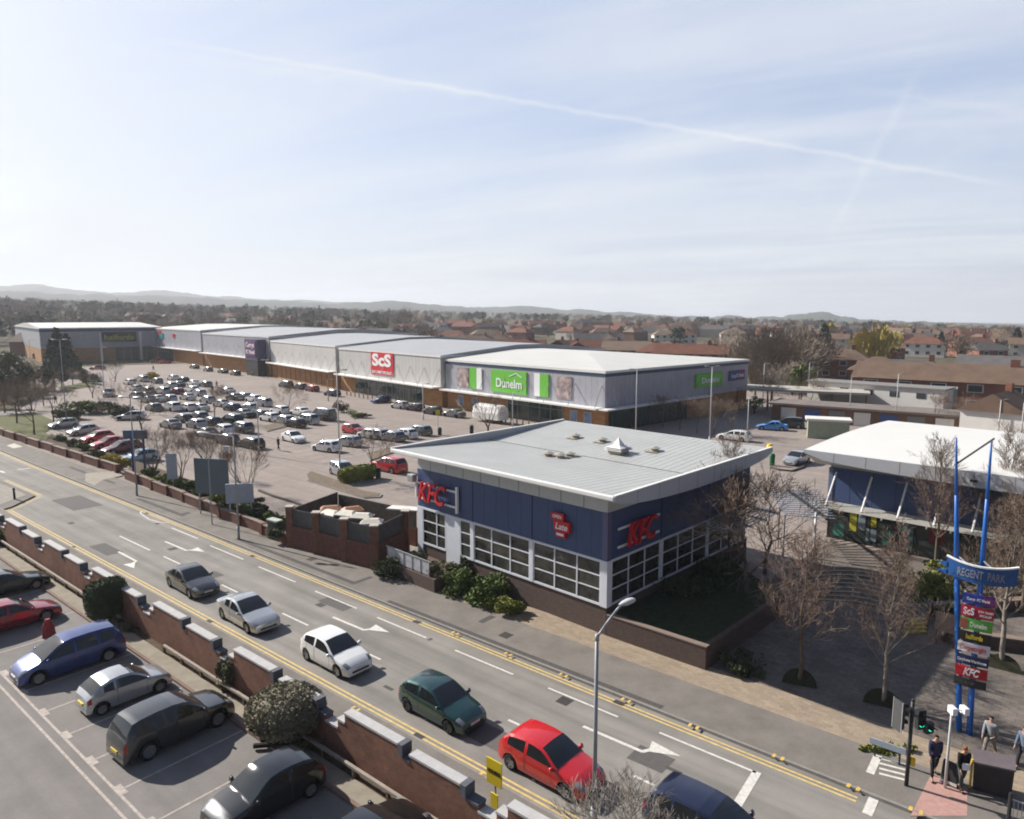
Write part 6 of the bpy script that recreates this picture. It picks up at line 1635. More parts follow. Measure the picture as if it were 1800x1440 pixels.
HM = [house_meshes(9, 8, 5.2, 2.6, False, 2), house_meshes(9, 8, 5.2, 2.8, True, 2), house_meshes(22, 8.5, 5.3, 2.9, False, 2), house_meshes(11, 9, 2.8, 2.8, True, 1), house_meshes(15, 8.5, 5.2, 2.7, True, 2)]
for hm_ in HM:
    for me in list(hm_[:3])+hm_[3]+hm_[4]: me.materials.append(None)
def house(k, P, rz, wm_, rm_, label, group=None, detail=True, sc=1.0, name='house', sz=None):
    wl, rf, ch, pn, fm = HM[k]; e = empty(name, label, 'house' if name == 'house' else 'building', P, rz, group); e.scale = sz or (sc, sc, sc)
    inst('wall', wl, e, mats=[wm_]); r = inst('roof', rf, e, mats=[rm_]); inst('chimney', ch, r, mats=[walls[0]])
    if detail:
        for a, b in zip(pn, fm):
            f = inst('window', b, e, mats=[walls[3]]); inst('pane', a, f, mats=[glass_far])
    return e
MARKS = [(150, 'over the far left corner'), (250, 'over the corner shop'), (350, 'over the red and teal signs'), (450, 'left of the purple entrance'), (560, 'right of the purple entrance'), (640, 'left of the red sign'), (760, 'right of the red sign'), (880, 'left of the green sign'), (970, 'over the green sign'), (1080, 'over the middle of the pale shed'), (1200, 'over the end unit'), (1320, 'over the far shed corner'), (1480, 'by the tall bare clump'), (1600, 'by the yellow willows'), (1720, 'over the brick block'), (9999, 'at the right edge')]
def where_(px, r):
    m = [t for x, t in MARKS if px < x][0]
    d = 'nearest streets' if r < 340 else 'second band' if r < 410 else 'third band' if r < 500 else 'middle distance' if r < 620 else 'far back' if r < 800 else 'faint far edge'
    return '%s %s' % (d, m)
# big tan roofed hall behind the corner shop
P = at_az(160, 345)
hall = empty('hall', 'large hall with tan roof and red brick gable behind the corner shop', 'building', P, R(12))
MB().box(-26, 20, -9, 9, -3, 5.5).build('wall', walls[0], hall)
rf_ = MB(); rf_.add([(-27, -10, 5.5), (21, -10, 5.5), (21, 10, 5.5), (-27, 10, 5.5), (-21, 0, 12.0), (15, 0, 12.0)], [(0, 1, 5, 4), (2, 3, 4, 5), (1, 2, 5), (3, 0, 4), (0, 3, 2, 1)]); rf_.build('roof', tan_roof, hall)
MB().box(14, 32, -12, 8, -3, 4.5).build('wing', walls[0], hall)
rf_ = MB(); rf_.add([(13, -13, 4.5), (33, -13, 4.5), (33, 9, 4.5), (13, 9, 4.5), (23, -12.9, 10.5), (23, 8.9, 10.5)], [(0, 1, 4), (1, 2, 5, 4), (2, 3, 5), (3, 0, 4, 5)]); rf_.build('gable_roof', roofs[0], hall)
for x in (-8, 9): MB().box(x-1.5, x+1.5, -10.5, -7.5, 5.2, 7.6).build('dormer', roofs[2], hall)
# right hand neighbours
house(2, at_az(1690, 150), R(-38), walls[0], roofs[1], 'long two storey brick block with brown roof at the right', sz=(1.5, 1.0, 1.0), name='brick_block')
house(1, at_az(1545, 172), R(-30), walls[2], roofs[1], 'brick house with hipped roof left of the long block', sz=(1.2, 1, 1.0))
house(4, at_az(1600, 165), R(-36), walls[2], roofs[2], 'dark slate roofed house between the hipped house and the long block', sz=(1.0, 1, 1.0))
house(4, at_az(1470, 210), R(-30), walls[0], roofs[1], 'brick house with a row of dark windows left of the white huts', sz=(1.1, 1, 1.0))
house(2, at_az(1790, 185), R(-50), walls[0], roofs[2], 'terrace with slate roof at the right edge', sc=1.0)
P = at_az(1545, 138); P.z = 0
hut = empty('white_hut', 'long white single storey hut with small dark windows', 'building', P, R(-46))
MB().box(-11, 11, -2.6, 2.6, 0, 4.9).build('wall', walls[3], hut); MB().box(-11.3, 11.3, -2.9, 2.9, 4.9, 5.1).build('roof', mat('felt_grey', (0.22, 0.21, 0.20), .8, .2, var=.2), hut)
for k in range(5): MB().box(-9.4+k*4.1, -8.0+k*4.1, -2.66, -2.59, 3.3, 4.2).build('window', glass_far, hut)
P = at_az(1637, 142)
hut = empty('grey_container', 'pale green grey container beside the white hut', 'container', P, R(-33))
MB().box(-4.2, 4.2, -2.2, 2.2, 0, 4.6).build('body', mat('container_grey', (0.22, 0.26, 0.24), .6, .3, var=.1), hut); MB().box(-.1, .1, -2.25, -2.2, 0.3, 4.3).build('door_seam', seam_dark, hut)
P = at_az(1560, 122)
hut = empty('garage_row', 'flat roofed garages in front of the white hut', 'building', P, R(-35))
MB().box(-16, 14, -3, 3, 0, 2.5).build('wall', walls[2], hut); MB().box(-16.5, 14.5, -3.5, 3.5, 2.5, 2.8).build('roof', mat('garage_roof', (0.20, 0.17, 0.15), .9, .2, var=.2, scale=.5), hut)
for k in range(8): MB().box(-14.5+k*3.6, -12.2+k*3.6, -3.06, -2.99, .05, 2.1).build('garage_door', [walls[3], mat('door_blue', (0.05, 0.09, 0.25), .6, .3, var=0), mat('door_grey', (0.18, .19, .19), .6, .3, var=0)][k % 3], hut)
P = at_az(1410, 135)
hut = empty('car_wash', 'low open canopy with pale fascia behind the bare trees', 'canopy', P, R(-25))
MB().box(-11, 11, -4, 4, 3.6, 4.0).build('roof', mat('canopy_pale', (0.42, 0.39, 0.34), .8, .2, var=.15), hut)
for k in range(5):
    for y in (-3.7, 3.7): MB().box(-10.5+k*5.2, -10.3+k*5.2, y-.1, y+.1, 0, 3.6).build('post', walls[2], hut)
P = at_az(1462, 106)
hut = empty('kiosk', 'small pale kiosk with green band at the road edge', 'kiosk', P, R(-20))
MB().box(-2.6, 2.6, -1.3, 1.3, 0, 2.5).build('body', mat('kiosk_green', (0.30, 0.34, 0.24), .6, .3, var=.1), hut); MB().box(-2.9, 2.9, -1.6, 1.6, 2.5, 2.8).build('roof', walls[3], hut)
house(0, at_az(1770, 112), R(40), walls[3], roofs[1], 'white walled house with steep brown roof at the right edge', sc=.9)
# red roofed streets behind the shed
hi = 0
GRP = 'red and brown roofed houses of the suburb behind the shed'
def nearhouse(px, r, k, rz, w, rf, lb): house(k, at_az(px, r), R(rz), walls[w], roofs[rf], lb, 'houses just behind the retail shed')
for a in ((905, 255, 2, -6, 0, 0, 'long red roofed terrace just left of the pale orange gables'), (985, 262, 0, 70, 0, 0, 'red brick house with gable end towards the shed, white window column'), (1015, 245, 0, 84, 0, 0, 'orange brick gable behind the pale roof'), (1060, 250, 2, -4, 0, 0, 'red terrace behind the middle of the pale roof'),
    (1118, 240, 2, -14, 0, 3, 'pale tan roofed block behind the pale roof'), (1165, 232, 4, -30, 0, 0, 'dark red roofed house right of the tan roofed block'), (1215, 222, 2, -22, 2, 0, 'long dark red roof near the tall bare clump'), (1050, 330, 2, 3, 0, 2, 'slate roofed terrace further behind'), (760, 280, 4, 8, 0, 0, 'red roofed house left of the tall bare poles'), (832, 300, 2, 5, 0, 3, 'pale roofed block above the red sign unit'), (870, 330, 4, 20, 0, 3, 'pale sunlit roof behind the shed, left of the terrace'), (1170, 400, 4, 0, 3, 3, 'white walled houses with orange roofs in the middle distance'), (1195, 405, 4, 6, 3, 0, 'white walled house with orange roof, right of its twin')):
    nearhouse(*a)
rn = random.Random(77)
cnt = 0
for row in range(15):
    r0 = 290+row*46+rn.uniform(-8, 8); pxs = 1290 if row < 2 else 240
    px = pxs+rn.uniform(0, 60)
    while px < 1830:
        r = r0+rn.uniform(-14, 14)
        if not (cnt >= 165) and rn.random() < (.62 if px > 700 else .45):
            k = rn.choice((0, 1, 1, 2, 4, 4, 3)); wv = rn.choice((0, 0, 0, 1, 2, 3)); rv = rn.choice((0, 1, 1, 0, 2, 3))
            P = at_az(px, r); house(k, P, rn.choice((R(-38), R(52), R(8), R(-12)))+rn.uniform(-.15, .15), walls[wv], roofs[rv], '%s house, %s %s roof, %s' % (['brick', 'rendered', 'brown', 'white'][wv], ['gabled', 'hipped', 'long', 'low', 'wide'][k], ['red', 'brown', 'slate', 'tan'][rv], where_(px, r)), 'distant suburban houses, %s roofs' % ['red', 'brown', 'slate', 'tan'][rv], detail=r < 420); cnt += 1
        px += rn.uniform(26, 60)*330/r*1.6
# individual trees of the suburb
n = 0
while n < 215:
    px = rn.uniform(-30, 1830); r = 255+rn.random()**.8*800
    if r < 290 and 250 < px < 1250 and rn.random() < .5: continue
    u = rn.random(); lefty = px < 700
    if u < (.12 if not lefty else .22): kd, m, c = 'conifer', lf_conifer, 'dark conifer'
    elif u < .36 + (.14 if lefty else 0): kd, m, c = 'leafy', rn.choice((lf_dark, lf_olive, lf_grey)), 'evergreen tree'
    elif u < .40: kd, m, c = 'leafy', lf_willow, 'yellowish tree'
    else: kd, m, c = 'bare', rn.choice((lf_brown, lf_brown2)), 'bare brown tree'
    hh = rn.uniform(6.5, 12.0); far_tree(kd, at_az(px, r), hh, rn.uniform(.9, 1.3), m, '%s %s %s' % ('tall' if hh > 9.3 else 'short', c.replace('tree', 'tree,').replace('conifer', 'conifer,'), where_(px, r)), 'suburb trees, %s' % c); n += 1
# farther woods read as one mass
def wood(name, r0, r1, count, pxa, pxb, hm, m, kd, seed, label):
    rq = random.Random(seed); mb = MB()
    tr, cr = FT[kd][seed % len(FT[kd])]
    vs = [v.co.copy() for v in cr.vertices]; fs = [tuple(p.vertices) for p in cr.polygons]
    step = 4 if kd != 'bare' else 5
    for _ in range(count):
        px = rq.uniform(pxa, pxb); r = rq.uniform(r0, r1); P = at_az(px, r); h = hm*rq.uniform(.7, 1.25); w = h*rq.uniform(1.0, 1.5); a = rq.uniform(0, 6.28); ca, sa = math.cos(a), math.sin(a); k = rq.randrange(step)
        for f in fs[k::step]:
            q = []
            for i in f:
                v = vs[i]; c0 = vs[f[0]]; v = c0+(v-c0)*2.1; q.append((P.x+(v.x*ca-v.y*sa)*w, P.y+(v.x*sa+v.y*ca)*w, P.z+v.z*h))
            mb.add(q, [tuple(range(len(q)))])
    o = mb.build(name, m); tag(o, label, 'woodland', None, 'stuff'); return o
wood('distant_wood', 620, 1500, 520, -40, 1840, 10, lf_brown, 'bare', 1, 'distant bare brown woodland between the suburb and the hills')
wood('distant_wood', 640, 1600, 330, -40, 1840, 10, lf_dark, 'leafy', 2, 'distant dark evergreen woodland below the hills')
wood('distant_wood', 420, 900, 150, -40, 720, 11, lf_dark, 'leafy', 4, 'dark tree belt above the left end of the shed')
wood('distant_wood', 380, 800, 170, -40, 760, 12, lf_brown, 'bare', 3, 'bare tree belt above the left end of the shed')
wood('distant_wood', 1500, 2300, 420, -40, 1860, 12, lf_brown2, 'leafy', 5, 'faint woodland along the foot of the hills')
wood('distant_wood', 600, 1300, 45, 1560, 1860, 9, lf_willow, 'leafy', 6, 'pale yellowish tree line at the right horizon')
# ================================================================ STREET FURNITURE
lamp_grey = mat('lamp_column_grey', (0.30, 0.32, 0.34), 0.5, 0.4, metal=0.2, var=0.08, scale=2)
lamp_pale = mat('lamp_column_pale', (0.52, 0.52, 0.51), 0.5, 0.4, var=0.06, scale=2)
lens_m = mat('lantern_glass', (0.42, 0.42, 0.40), 0.15, 0.6, var=0)
def lantern(parent, p, d, s=1.0, m=None):
    """street light head at p pointing along d"""
    d = Vector(d).normalized(); n = Vector((-d.y, d.x, 0)); mb = MB(); N = 7
    prof = [(-.12, .05, .05), (0.0, .09, .07), (.18, .14, .10), (.42, .16, .11), (.62, .12, .08), (.72, .03, .03)]
    for t, w, h in prof:
        for k in range(N):
            a = math.pi*k/(N-1); q = p+d*t*s+n*w*s*math.cos(a)+Vector((0, 0, h*s*math.sin(a))); mb.v.append(tuple(q))
    for i in range(len(prof)-1):
        for k in range(N-1): a = i*N+k; mb.f.append((a, a+1, a+N+1, a+N))
        mb.f.append((i*N, (i+1)*N, (i+1)*N+N-1, i*N+N-1))
    o = mb.build('lamp_head', m or lamp_pale, parent, smooth=True)
    MB().box(-.22*s, .22*s, -.1*s, .1*s, -.05*s, -.005).xform(Matrix.Translation(p+d*.36*s) @ Matrix.Rotation(math.atan2(d.y, d.x), 4, 'Z')).build('lens', lens_m, o)
    return o
# the tall near lamp post
LB_ = Vector((2.62, 20.55, 0.12))
lp = empty('street_lamp', 'tall grey street lamp standing by the near wall with its arm over the road', 'street lamp', LB_, 0, 'street lamps')
hz_ = top_z(LB_, 1047, 1127)
MB().tube((0, 0, -.1), (0, 0, 1.3), .11, .11, 12).tube((0, 0, 1.3), (0, 0, hz_), .075, .055, 12).build('column', lamp_grey, lp, smooth=True)
d_ = Vector((0.74, 0.67, 0)); e_ = d_*1.15; zt_ = hz_+0.72
a_ = MB(); pts = [Vector((0, 0, hz_)), Vector((e_.x*.3, e_.y*.3, hz_+.26)), Vector((e_.x*.75, e_.y*.75, hz_+.58)), Vector((e_.x, e_.y, zt_))]
for i in range(3): a_.tube(pts[i], pts[i+1], .04, .036, 8)
a_.tube((0, 0, hz_-.1), (0, 0, hz_+.1), .075, .06, 10)
a_.build('arm', lamp_grey, lp, smooth=True)
lantern(lp, Vector((e_.x, e_.y, zt_)), d_, .95)
def car_park_lamp(base, top, label, heads=1, m=None, group='thin lamp columns of the retail park', dirv=None, r=.085, hs=.9):
    P = G(*base, 0.03) if base[1] > 600 else base
    z = top_z(P, *top); e = empty('street_lamp', label, 'lamp post', P, 0, group)
    MB().tube((0, 0, 0), (0, 0, 1.1), r*1.35, r*1.35, 8).tube((0, 0, 1.1), (0, 0, z), r, r*.6, 8).build('column', m or lamp_pale, e, smooth=True)
    dd = Vector(dirv or (1, .2, 0)).normalized()
    for k in range(heads):
        d2 = dd if k == 0 else -dd
        MB().tube((0, 0, z-.05), (d2.x*.55, d2.y*.55, z+.08), .035, n=6).build('arm', m or lamp_pale, e)
        lantern(e, Vector((d2.x*.5, d2.y*.5, z+.05)), d2, hs, m=steel)
    return e
CL = [((598, 836), (591, 652), 'pale lamp column rising from the clipped hedge island', 1), ((456, 800), (452, 706), 'pale lamp column behind the vase shaped tree', 1), ((744, 738), (744, 676), 'lamp column in front of the red sign unit', 1), ((901, 752), (900, 690), 'lamp column in front of the green Dunelm sign', 1),
  ((1117, 778), (1116, 650), 'lamp column before the shaded side of the end unit, nearer the corner', 2), ((1247, 782), (1247, 645), 'lamp column before the green side sign', 2), ((1313, 778), (1318, 698), 'tall lamp column at the tip of the restaurant roof', 1), ((1340, 722), (1343, 640), 'lamp column by the tall bare trees', 1),
  ((1492, 744), (1497, 664), 'lamp column behind the pale roof, leftmost', 1), ((1573, 752), (1579, 658), 'lamp column behind the peak of the pale roof', 1), ((1752, 790), (1758, 704), 'lamp column behind the right part of the pale roof', 1), ((1792, 795), (1799, 708), 'lamp column at the right photo edge', 1),
  ((57, 668), (54, 598), 'lamp column in the thicket at the far left', 1), ((118, 752), (108, 598), 'lamp column in front of the dark conifers', 2), ((184, 694), (179, 612), 'lamp column by the far island', 1), ((1420, 700), (1421, 638), 'lamp column by the flat canopy', 1), ((577, 705), (575, 668), 'short dark post with sign near the dark grey van', 1)]
for b, t, lb, n_ in CL: car_park_lamp(b, t, lb, n_, m=lamp_grey if 'dark' in lb else None)
# lamps of the far pavement
e = car_park_lamp((420, 950), (417, 768), 'grey street lamp with long arm over the pavement beside the big sign board', 0, m=lamp_grey, r=.08)
P = G(420, 950, .03); z = top_z(P, 417, 768)
H_ = MB(); a = Vector((0, 0, z)); b = Vector((-2.3, .8, z+.1)); H_.tube(a, b, .04, n=8); H_.build('arm', lamp_grey, e)
lantern(e, b, (b-a), 1.3)
MB().box(-.75, -.35, -.1, .1, z-1.0, z-.72).build('camera', lamp_pale, e)
e = car_park_lamp((241, 873), (233, 700), 'grey street lamp in front of the blue sign', 2, m=lamp_grey, r=.08, dirv=(-1, .3, 0), hs=1.2)
# sign boards on the planting bed
def board_sign(base, w, z0, z1, rz, label, col, cat='sign board', legs=2, th=.12, face=None):
    e = empty('sign_board', label, cat, base, rz, None)
    o = MB().box(-w/2, w/2, -th/2, th/2, z0, z1).build('panel', col, e, bevel=.01)
    if face: MB().box(-w/2+.08, w/2-.08, -th/2-.012, -th/2-.002, z0+.08, z1-.08).build('face', face, o)
    for k in range(legs):
        x = (-w/2+.25+(w-.5)*k/max(1, legs-1)) if legs > 1 else 0
        MB().tube((x, th/2+.06, 0), (x, th/2+.06, z1-.1), .06, n=8).build('leg', steel, e)
    return e
back_m = mat('sign_back', (0.105, 0.135, 0.16), .5, .4, var=.10, scale=1.0); pale_m = mat('sign_pale', (0.33, 0.38, 0.44), .5, .4, var=.08)
def place_sign(pxc, basey, ytop, ybot, wpx, rz, *a, **k):
    P = G(pxc, basey, 0.0); z1 = top_z(P, pxc, ytop); z0 = top_z(P, pxc, ybot); w = wpx/FPX*P.y/abs(math.cos(rz)+math.sin(rz)*P.x/P.y*-1)
    return board_sign(P, abs(w), z0, z1, rz, *a, **k)
place_sign(376, 908, 806, 868, 60, R(-12), 'large dark grey back of a sign board above the planting bed', back_m)
place_sign(305, 868, 797, 842, 19, R(5), 'narrow grey sign panel above the planting bed', pale_m, legs=1)
place_sign(424, 918, 850, 884, 50, R(10), 'pale grey sign panel behind the large dark board', pale_m, th=.2)
blue_s = empty('blue_sign', 'blue board on two dark blue legs behind the low wall', 'sign', G(245, 838), R(4))
zb0 = top_z(G(245, 838), 245, 771); zb1 = top_z(G(245, 838), 245, 756)
MB().box(-1.3, 1.1, -.15, .15, zb0, zb1).build('panel', mat('blue_board', (0.05, 0.11, 0.22), .5, .4, var=.08), blue_s)
for x in (-.55, .65): MB().tube((x, 0, 0), (x, 0, zb0), .13, n=8).build('leg', mat('blue_leg', (0.025, 0.06, 0.19), .5, .4, var=.05), blue_s)
for (px, py, tp, lb) in (((373), 922, 862, 'slim grey pole on the pavement in front of the large dark board'),):
    P = G(px, py, .12); z = top_z(P, px-1, 806)
    tag(MB().tube(P, P+Vector((0, 0, z)), .05, n=8).build('pole', lamp_grey), lb, 'pole')
# utility cabinet
e = empty('utility_cabinet', 'dark green utility cabinet with pale top beside the bin yard', 'cabinet', G(484, 948, .12), R(-35))
MB().box(-.55, .55, -.25, .25, 0, 1.45).build('body', mat('cabinet_green', (0.03, 0.055, 0.04), .6, .3, var=.15), e, bevel=.02)
MB().box(-.6, .6, -.3, .3, 1.452, 1.56).build('lid', mat('cabinet_top', (0.42, 0.46, 0.40), .6, .3, var=.1), e)
MB().box(-.01, .01, -.265, -.25, .1, 1.4).build('door_seam', trimb, e)
# yellow signs near the bottom edge
s0 = min((abs(900+FPX*(RP(s, -8.6).x/((RP(s, -8.6).y)*_cp+(CAM_H-1.5)*_sp))-868), s) for s in [10+.05*i for i in range(200)])[1]
YP = RP(s0, -8.6, .12)
ye = empty('direction_sign', 'slim pole with two yellow notices in front of the near wall', 'sign', YP, R(-40))
zt0, zt1 = top_z(YP, 866, 1342), top_z(YP, 869, 1386); zs0, zs1 = top_z(YP, 867, 1401), top_z(YP, 868, 1426)
MB().tube((0, .06, 0), (0, .06, zt0-.05), .035, n=8).build('pole', steel, ye)
ny = mat('notice_yellow', (0.66, 0.50, 0.02), .5, .4, var=.06)
o = MB().box(-.34, .34, -.02, .02, zt1, zt0).build('notice', ny, ye)
t = text_mb('HOUSES', .20, .01, 0, .004, .56); t.xform(face_m((0, -.028, (zt0+zt1)/2+.02), (1, 0, 0))); t.build('lettering', mat('ink', (.03, .025, .01), .7, .2, var=0), o)
MB().box(-.16, .16, -.02, .02, zs1, zs0).build('notice', ny, ye)
# traffic lights
TP = G(1593, 1381, .12)
tl = empty('traffic_light', 'black traffic light pole with two green lit heads and a yellow button box', 'traffic light', TP, 0)
zt = top_z(TP, 1606, 1238)
MB().tube((0, 0, -.05), (0, 0, zt), .07, .06, 10).tube((0, 0, zt), (0, 0, zt+.08), .075, .03, 10).build('pole', dark_metal, tl, smooth=True)
green_lit = mat('green_lit', (0.02, 0.75, 0.42), .3, .4, var=0, emit=1.3)
off_lens = mat('dark_lens', (0.03, 0.012, 0.012), .25, .4, var=0)
def head(off, zc, ang, n=3, lit=2, louv=False, h=.30):
    m = Matrix.Translation(Vector((off[0], off[1], zc))) @ Matrix.Rotation(ang, 4, 'Z')
    o = MB().box(-.15, .15, -.02, .16, -h*n/2-.03, h*n/2+.03).xform(m).build('signal_head', dark_metal, tl)
    if louv:
        MB().box(-.22, .22, .161, .175, -h*n/2-.12, h*n/2+.12).xform(m).build('backing_board', mat('backing_grey', (.07, .07, .072), .6, .3, var=.1), o)
        for xx in (-.232, .220): MB().box(xx, xx+.012, .155, .18, -h*n/2-.13, h*n/2+.13).xform(m).build('board_edge', lamp_pale, o)
    for k in range(n):
        z = h*n/2-h*(k+.5)
        q = MB(); q.tube(m @ Vector((0, -.021, z)), m @ Vector((0, -.035, z)), .10, n=12); q.build('lens', green_lit if k == lit else off_lens, o)
        v = MB()
        for i in range(6):
            a0_, a1__ = math.pi*(i/6), math.pi*((i+1)/6)
            v.add([m @ Vector((.115*math.cos(a0_), -.02, z+.115*math.sin(a0_))), m @ Vector((.115*math.cos(a1__), -.02, z+.115*math.sin(a1__))), m @ Vector((.115*math.cos(a1__), -.2, z+.10*math.sin(a1__))), m @ Vector((.115*math.cos(a0_), -.2, z+.10*math.sin(a0_)))], [(0, 1, 2, 3)])
        v.build('visor', trimb, o)
head((.36, -.02), zt-.72, R(8), 2, 1, h=.33); head((.62, -.12), zt-.98, R(18), 1, 0, h=.34)
head((-.34, .05), zt-.55, R(100), 3, 9, True, h=.30)
MB().bar((0, 0, zt-.55), (.36, 0.05, zt-.60), .05, .05).build('bracket', dark_metal, tl); MB().bar((0, 0, zt-.45), (-.3, .05, zt-.45), .05, .05).build('bracket', dark_metal, tl)
MB().box(.06, .20, -.12, .04, .82, 1.12).build('push_button_box', mat('button_yellow', (.70, .48, .02), .5, .4, var=0), tl, bevel=.02)
# street name board
NB = (G(1540, 1330, .12)+G(1577, 1346, .12))/2
nb = empty('street_name_board', 'long pale street name board on two short legs at the plaza corner', 'sign', NB, R(-39))
MB().box(-.62, .62, -.02, .02, .50, .74).build('panel', pale_m, nb)
for x in (-.42, .42): MB().box(x-.03, x+.03, .021, .07, 0, .7).build('leg', dark_metal, nb)
# camera pole in front of the totem
CP_ = G(1661, 1385, .12); cz = top_z(CP_, 1677, 1250)
cpo = empty('camera_pole', 'slim white pole with two small camera boxes in front of the blue totem legs', 'pole', CP_, 0)
MB().tube((0, 0, 0), (0, 0, cz), .05, .035, 8).build('pole', lamp_pale, cpo, smooth=True)
MB().bar((0, 0, cz-.1), (.42, 0, cz-.1), .04, .04).build('arm', lamp_pale, cpo)
for x in (0.0, .42): MB().box(x-.09, x+.09, -.2, .12, cz-.22, cz+.04).build('camera_box', sign_white, cpo, bevel=.02)
# black display board beside the walkers
e = empty('pavement_board', 'low black framed pavement board beside the walker in black', 'board', G(1671, 1376, .12), R(-50))
for s in (-1, 1): MB().add([(-.28, s*.22, 0), (.28, s*.22, 0), (.28, s*.03, .8), (-.28, s*.03, .8), (-.28, s*.22-.02, 0), (.28, s*.22-.02, 0), (.28, s*.03-.02, .8), (-.28, s*.03-.02, .8)], [(0, 1, 2, 3), (4, 7, 6, 5), (0, 4, 5, 1), (3, 2, 6, 7), (0, 3, 7, 4), (1, 5, 6, 2)]).build('panel', dark_metal, e)
MB().box(-.26, .26, -.245, -.225, .06, .16).build('label_strip', lamp_pale, e)
# large dark planter box
e = empty('planter_box', 'large dark brown boxed planter with sloping top near the bottom right corner', 'planter', G(1744, 1388, .12), R(-33)); e.scale = (.56, .62, 1.0)
MB().add([(-1.05, -.55, 0), (.95, -.55, 0), (.95, .55, 0), (-1.05, .55, 0), (-1.1, -.6, 1.0), (1.0, -.6, 1.12), (1.0, .6, 1.2), (-1.1, .6, 1.08)], [(0, 3, 2, 1), (4, 5, 6, 7), (0, 1, 5, 4), (1, 2, 6, 5), (2, 3, 7, 6), (3, 0, 4, 7)]).build('body', mat('box_brown', (0.050, 0.042, 0.040), .7, .3, var=.2, scale=3), e, bevel=.02)
MB().add([(-1.16, -.66, 1.01), (1.06, -.66, 1.13), (1.06, .66, 1.21), (-1.16, .66, 1.09), (-1.16, -.66, 1.07), (1.06, -.66, 1.19), (1.06, .66, 1.27), (-1.16, .66, 1.15)], [(0, 3, 2, 1), (4, 5, 6, 7), (0, 1, 5, 4), (1, 2, 6, 5), (2, 3, 7, 6), (3, 0, 4, 7)]).build('top', mat('box_top', (0.12, 0.10, 0.105), .6, .3, var=.15), e)
MB().tube((-1.2, -.5, 0), (-1.2, -.5, 1.1), .07, n=8).build('yellow_post', mat('button_yellow', (.70, .48, .02), .5, .4, var=0), e)
# pedestrian guard rail at the corner
e = empty('guard_rail', 'black post and grey barred guard rail in the bottom right corner', 'railing', G(1771, 1455, .12), R(-39.5))
MB().tube((0, 0, 0), (0, 0, 1.25), .06, n=8).build('post', dark_metal, e)
gr_ = MB().bar((0, 0, 1.05), (2.2, 0, 1.05), .04, .04).bar((0, 0, .12), (2.2, 0, .12), .04, .04)
for k in range(1, 20): gr_.tube((k*.11, 0, .12), (k*.11, 0, 1.05), .012, n=5)
gr_.build('bars', steel, e)
# information board on legs and benches to its left
e = empty('notice_board', 'dark notice board on legs left of the totem', 'notice board', G(1660, 1135, .12), R(-50))
MB().box(-.5, .5, -.05, .05, .75, 1.7).build('panel', mat('board_brown', (.06, .045, .04), .7, .2, var=.1), e)
for x in (-.4, .4): MB().box(x-.04, x+.04, -.04, .04, 0, .75).build('leg', dark_metal, e)
# litter bins and posts of the retail park
bing = mat('park_bin_dark', (0.02, 0.035, 0.03), .6, .3, var=.1); bingr = mat('park_bin_green', (0.01, 0.12, 0.05), .6, .3, var=.1)
for k, (px, py, m, lb, h) in enumerate(((665, 840, bing, 'dark litter bin below the red off roader', 1.1), (773, 765, bing, 'dark litter bin under the yellow topped post', 1.1), (829, 762, bing, 'dark slim bin right of the silver grey saloon', 1.2), (1357, 818, bingr, 'green litter bin between the restaurant and the phone shop', 1.35))):
    o = MB().tube((0, 0, 0), (0, 0, h*.8), .27, .30, 12).build('litter_bin', m, loc=G(px, py, .05)); MB().tube((0, 0, h*.8), (0, 0, h), .33, .22, 12).build('lid', m, o); tag(o, lb, 'bin')
P = G(770, 762, .05)
e = empty('post_sign', 'grey post with small yellow plate by the shed row', 'sign', P, 0); MB().tube((0, 0, 0), (0, 0, 3.4), .05, n=6).build('pole', lamp_pale, e); MB().box(-.3, .3, -.1, -.06, 2.7, 3.4).build('plate', ny, e)
o = MB().tube((0, 0, 0), (0, 0, .22), .22, .15, 10).build('roof_beacon', ny, loc=G(1353, 786, 8.2)); tag(o, 'small yellow item at the right tip of the restaurant roof', 'beacon')
# bollards along the shop fronts
for k in range(13):
    p = Vector((U2P[0]-2.8, U2P[1]-2.6, 0)).lerp(Vector((U2Q[0]-2.8, U2Q[1]-2.6, 0)), .2+.045*k)
    o = MB().tube((0, 0, 0), (0, 0, .95), .12, n=8).build('bollard', mat('bollard_wood', (0.35, 0.27, 0.17), .7, .2, var=.1), loc=p); tag(o, 'pale bollard in the row before the red sign unit', 'bollard', 'bollards before the red sign unit')
for k in range(10):
    p = Vector((U1P[0]-3.2, U1P[1]-2.8, 0)).lerp(Vector((U1Q[0]-3.2, U1Q[1]-2.8, 0)), .16+.035*k)
    o = MB().tube((0, 0, 0), (0, 0, .95), .12, n=8).build('bollard', MATS['bollard_wood'], loc=p); tag(o, 'pale bollard in the row before the green sign unit', 'bollard', 'bollards before the green sign unit')
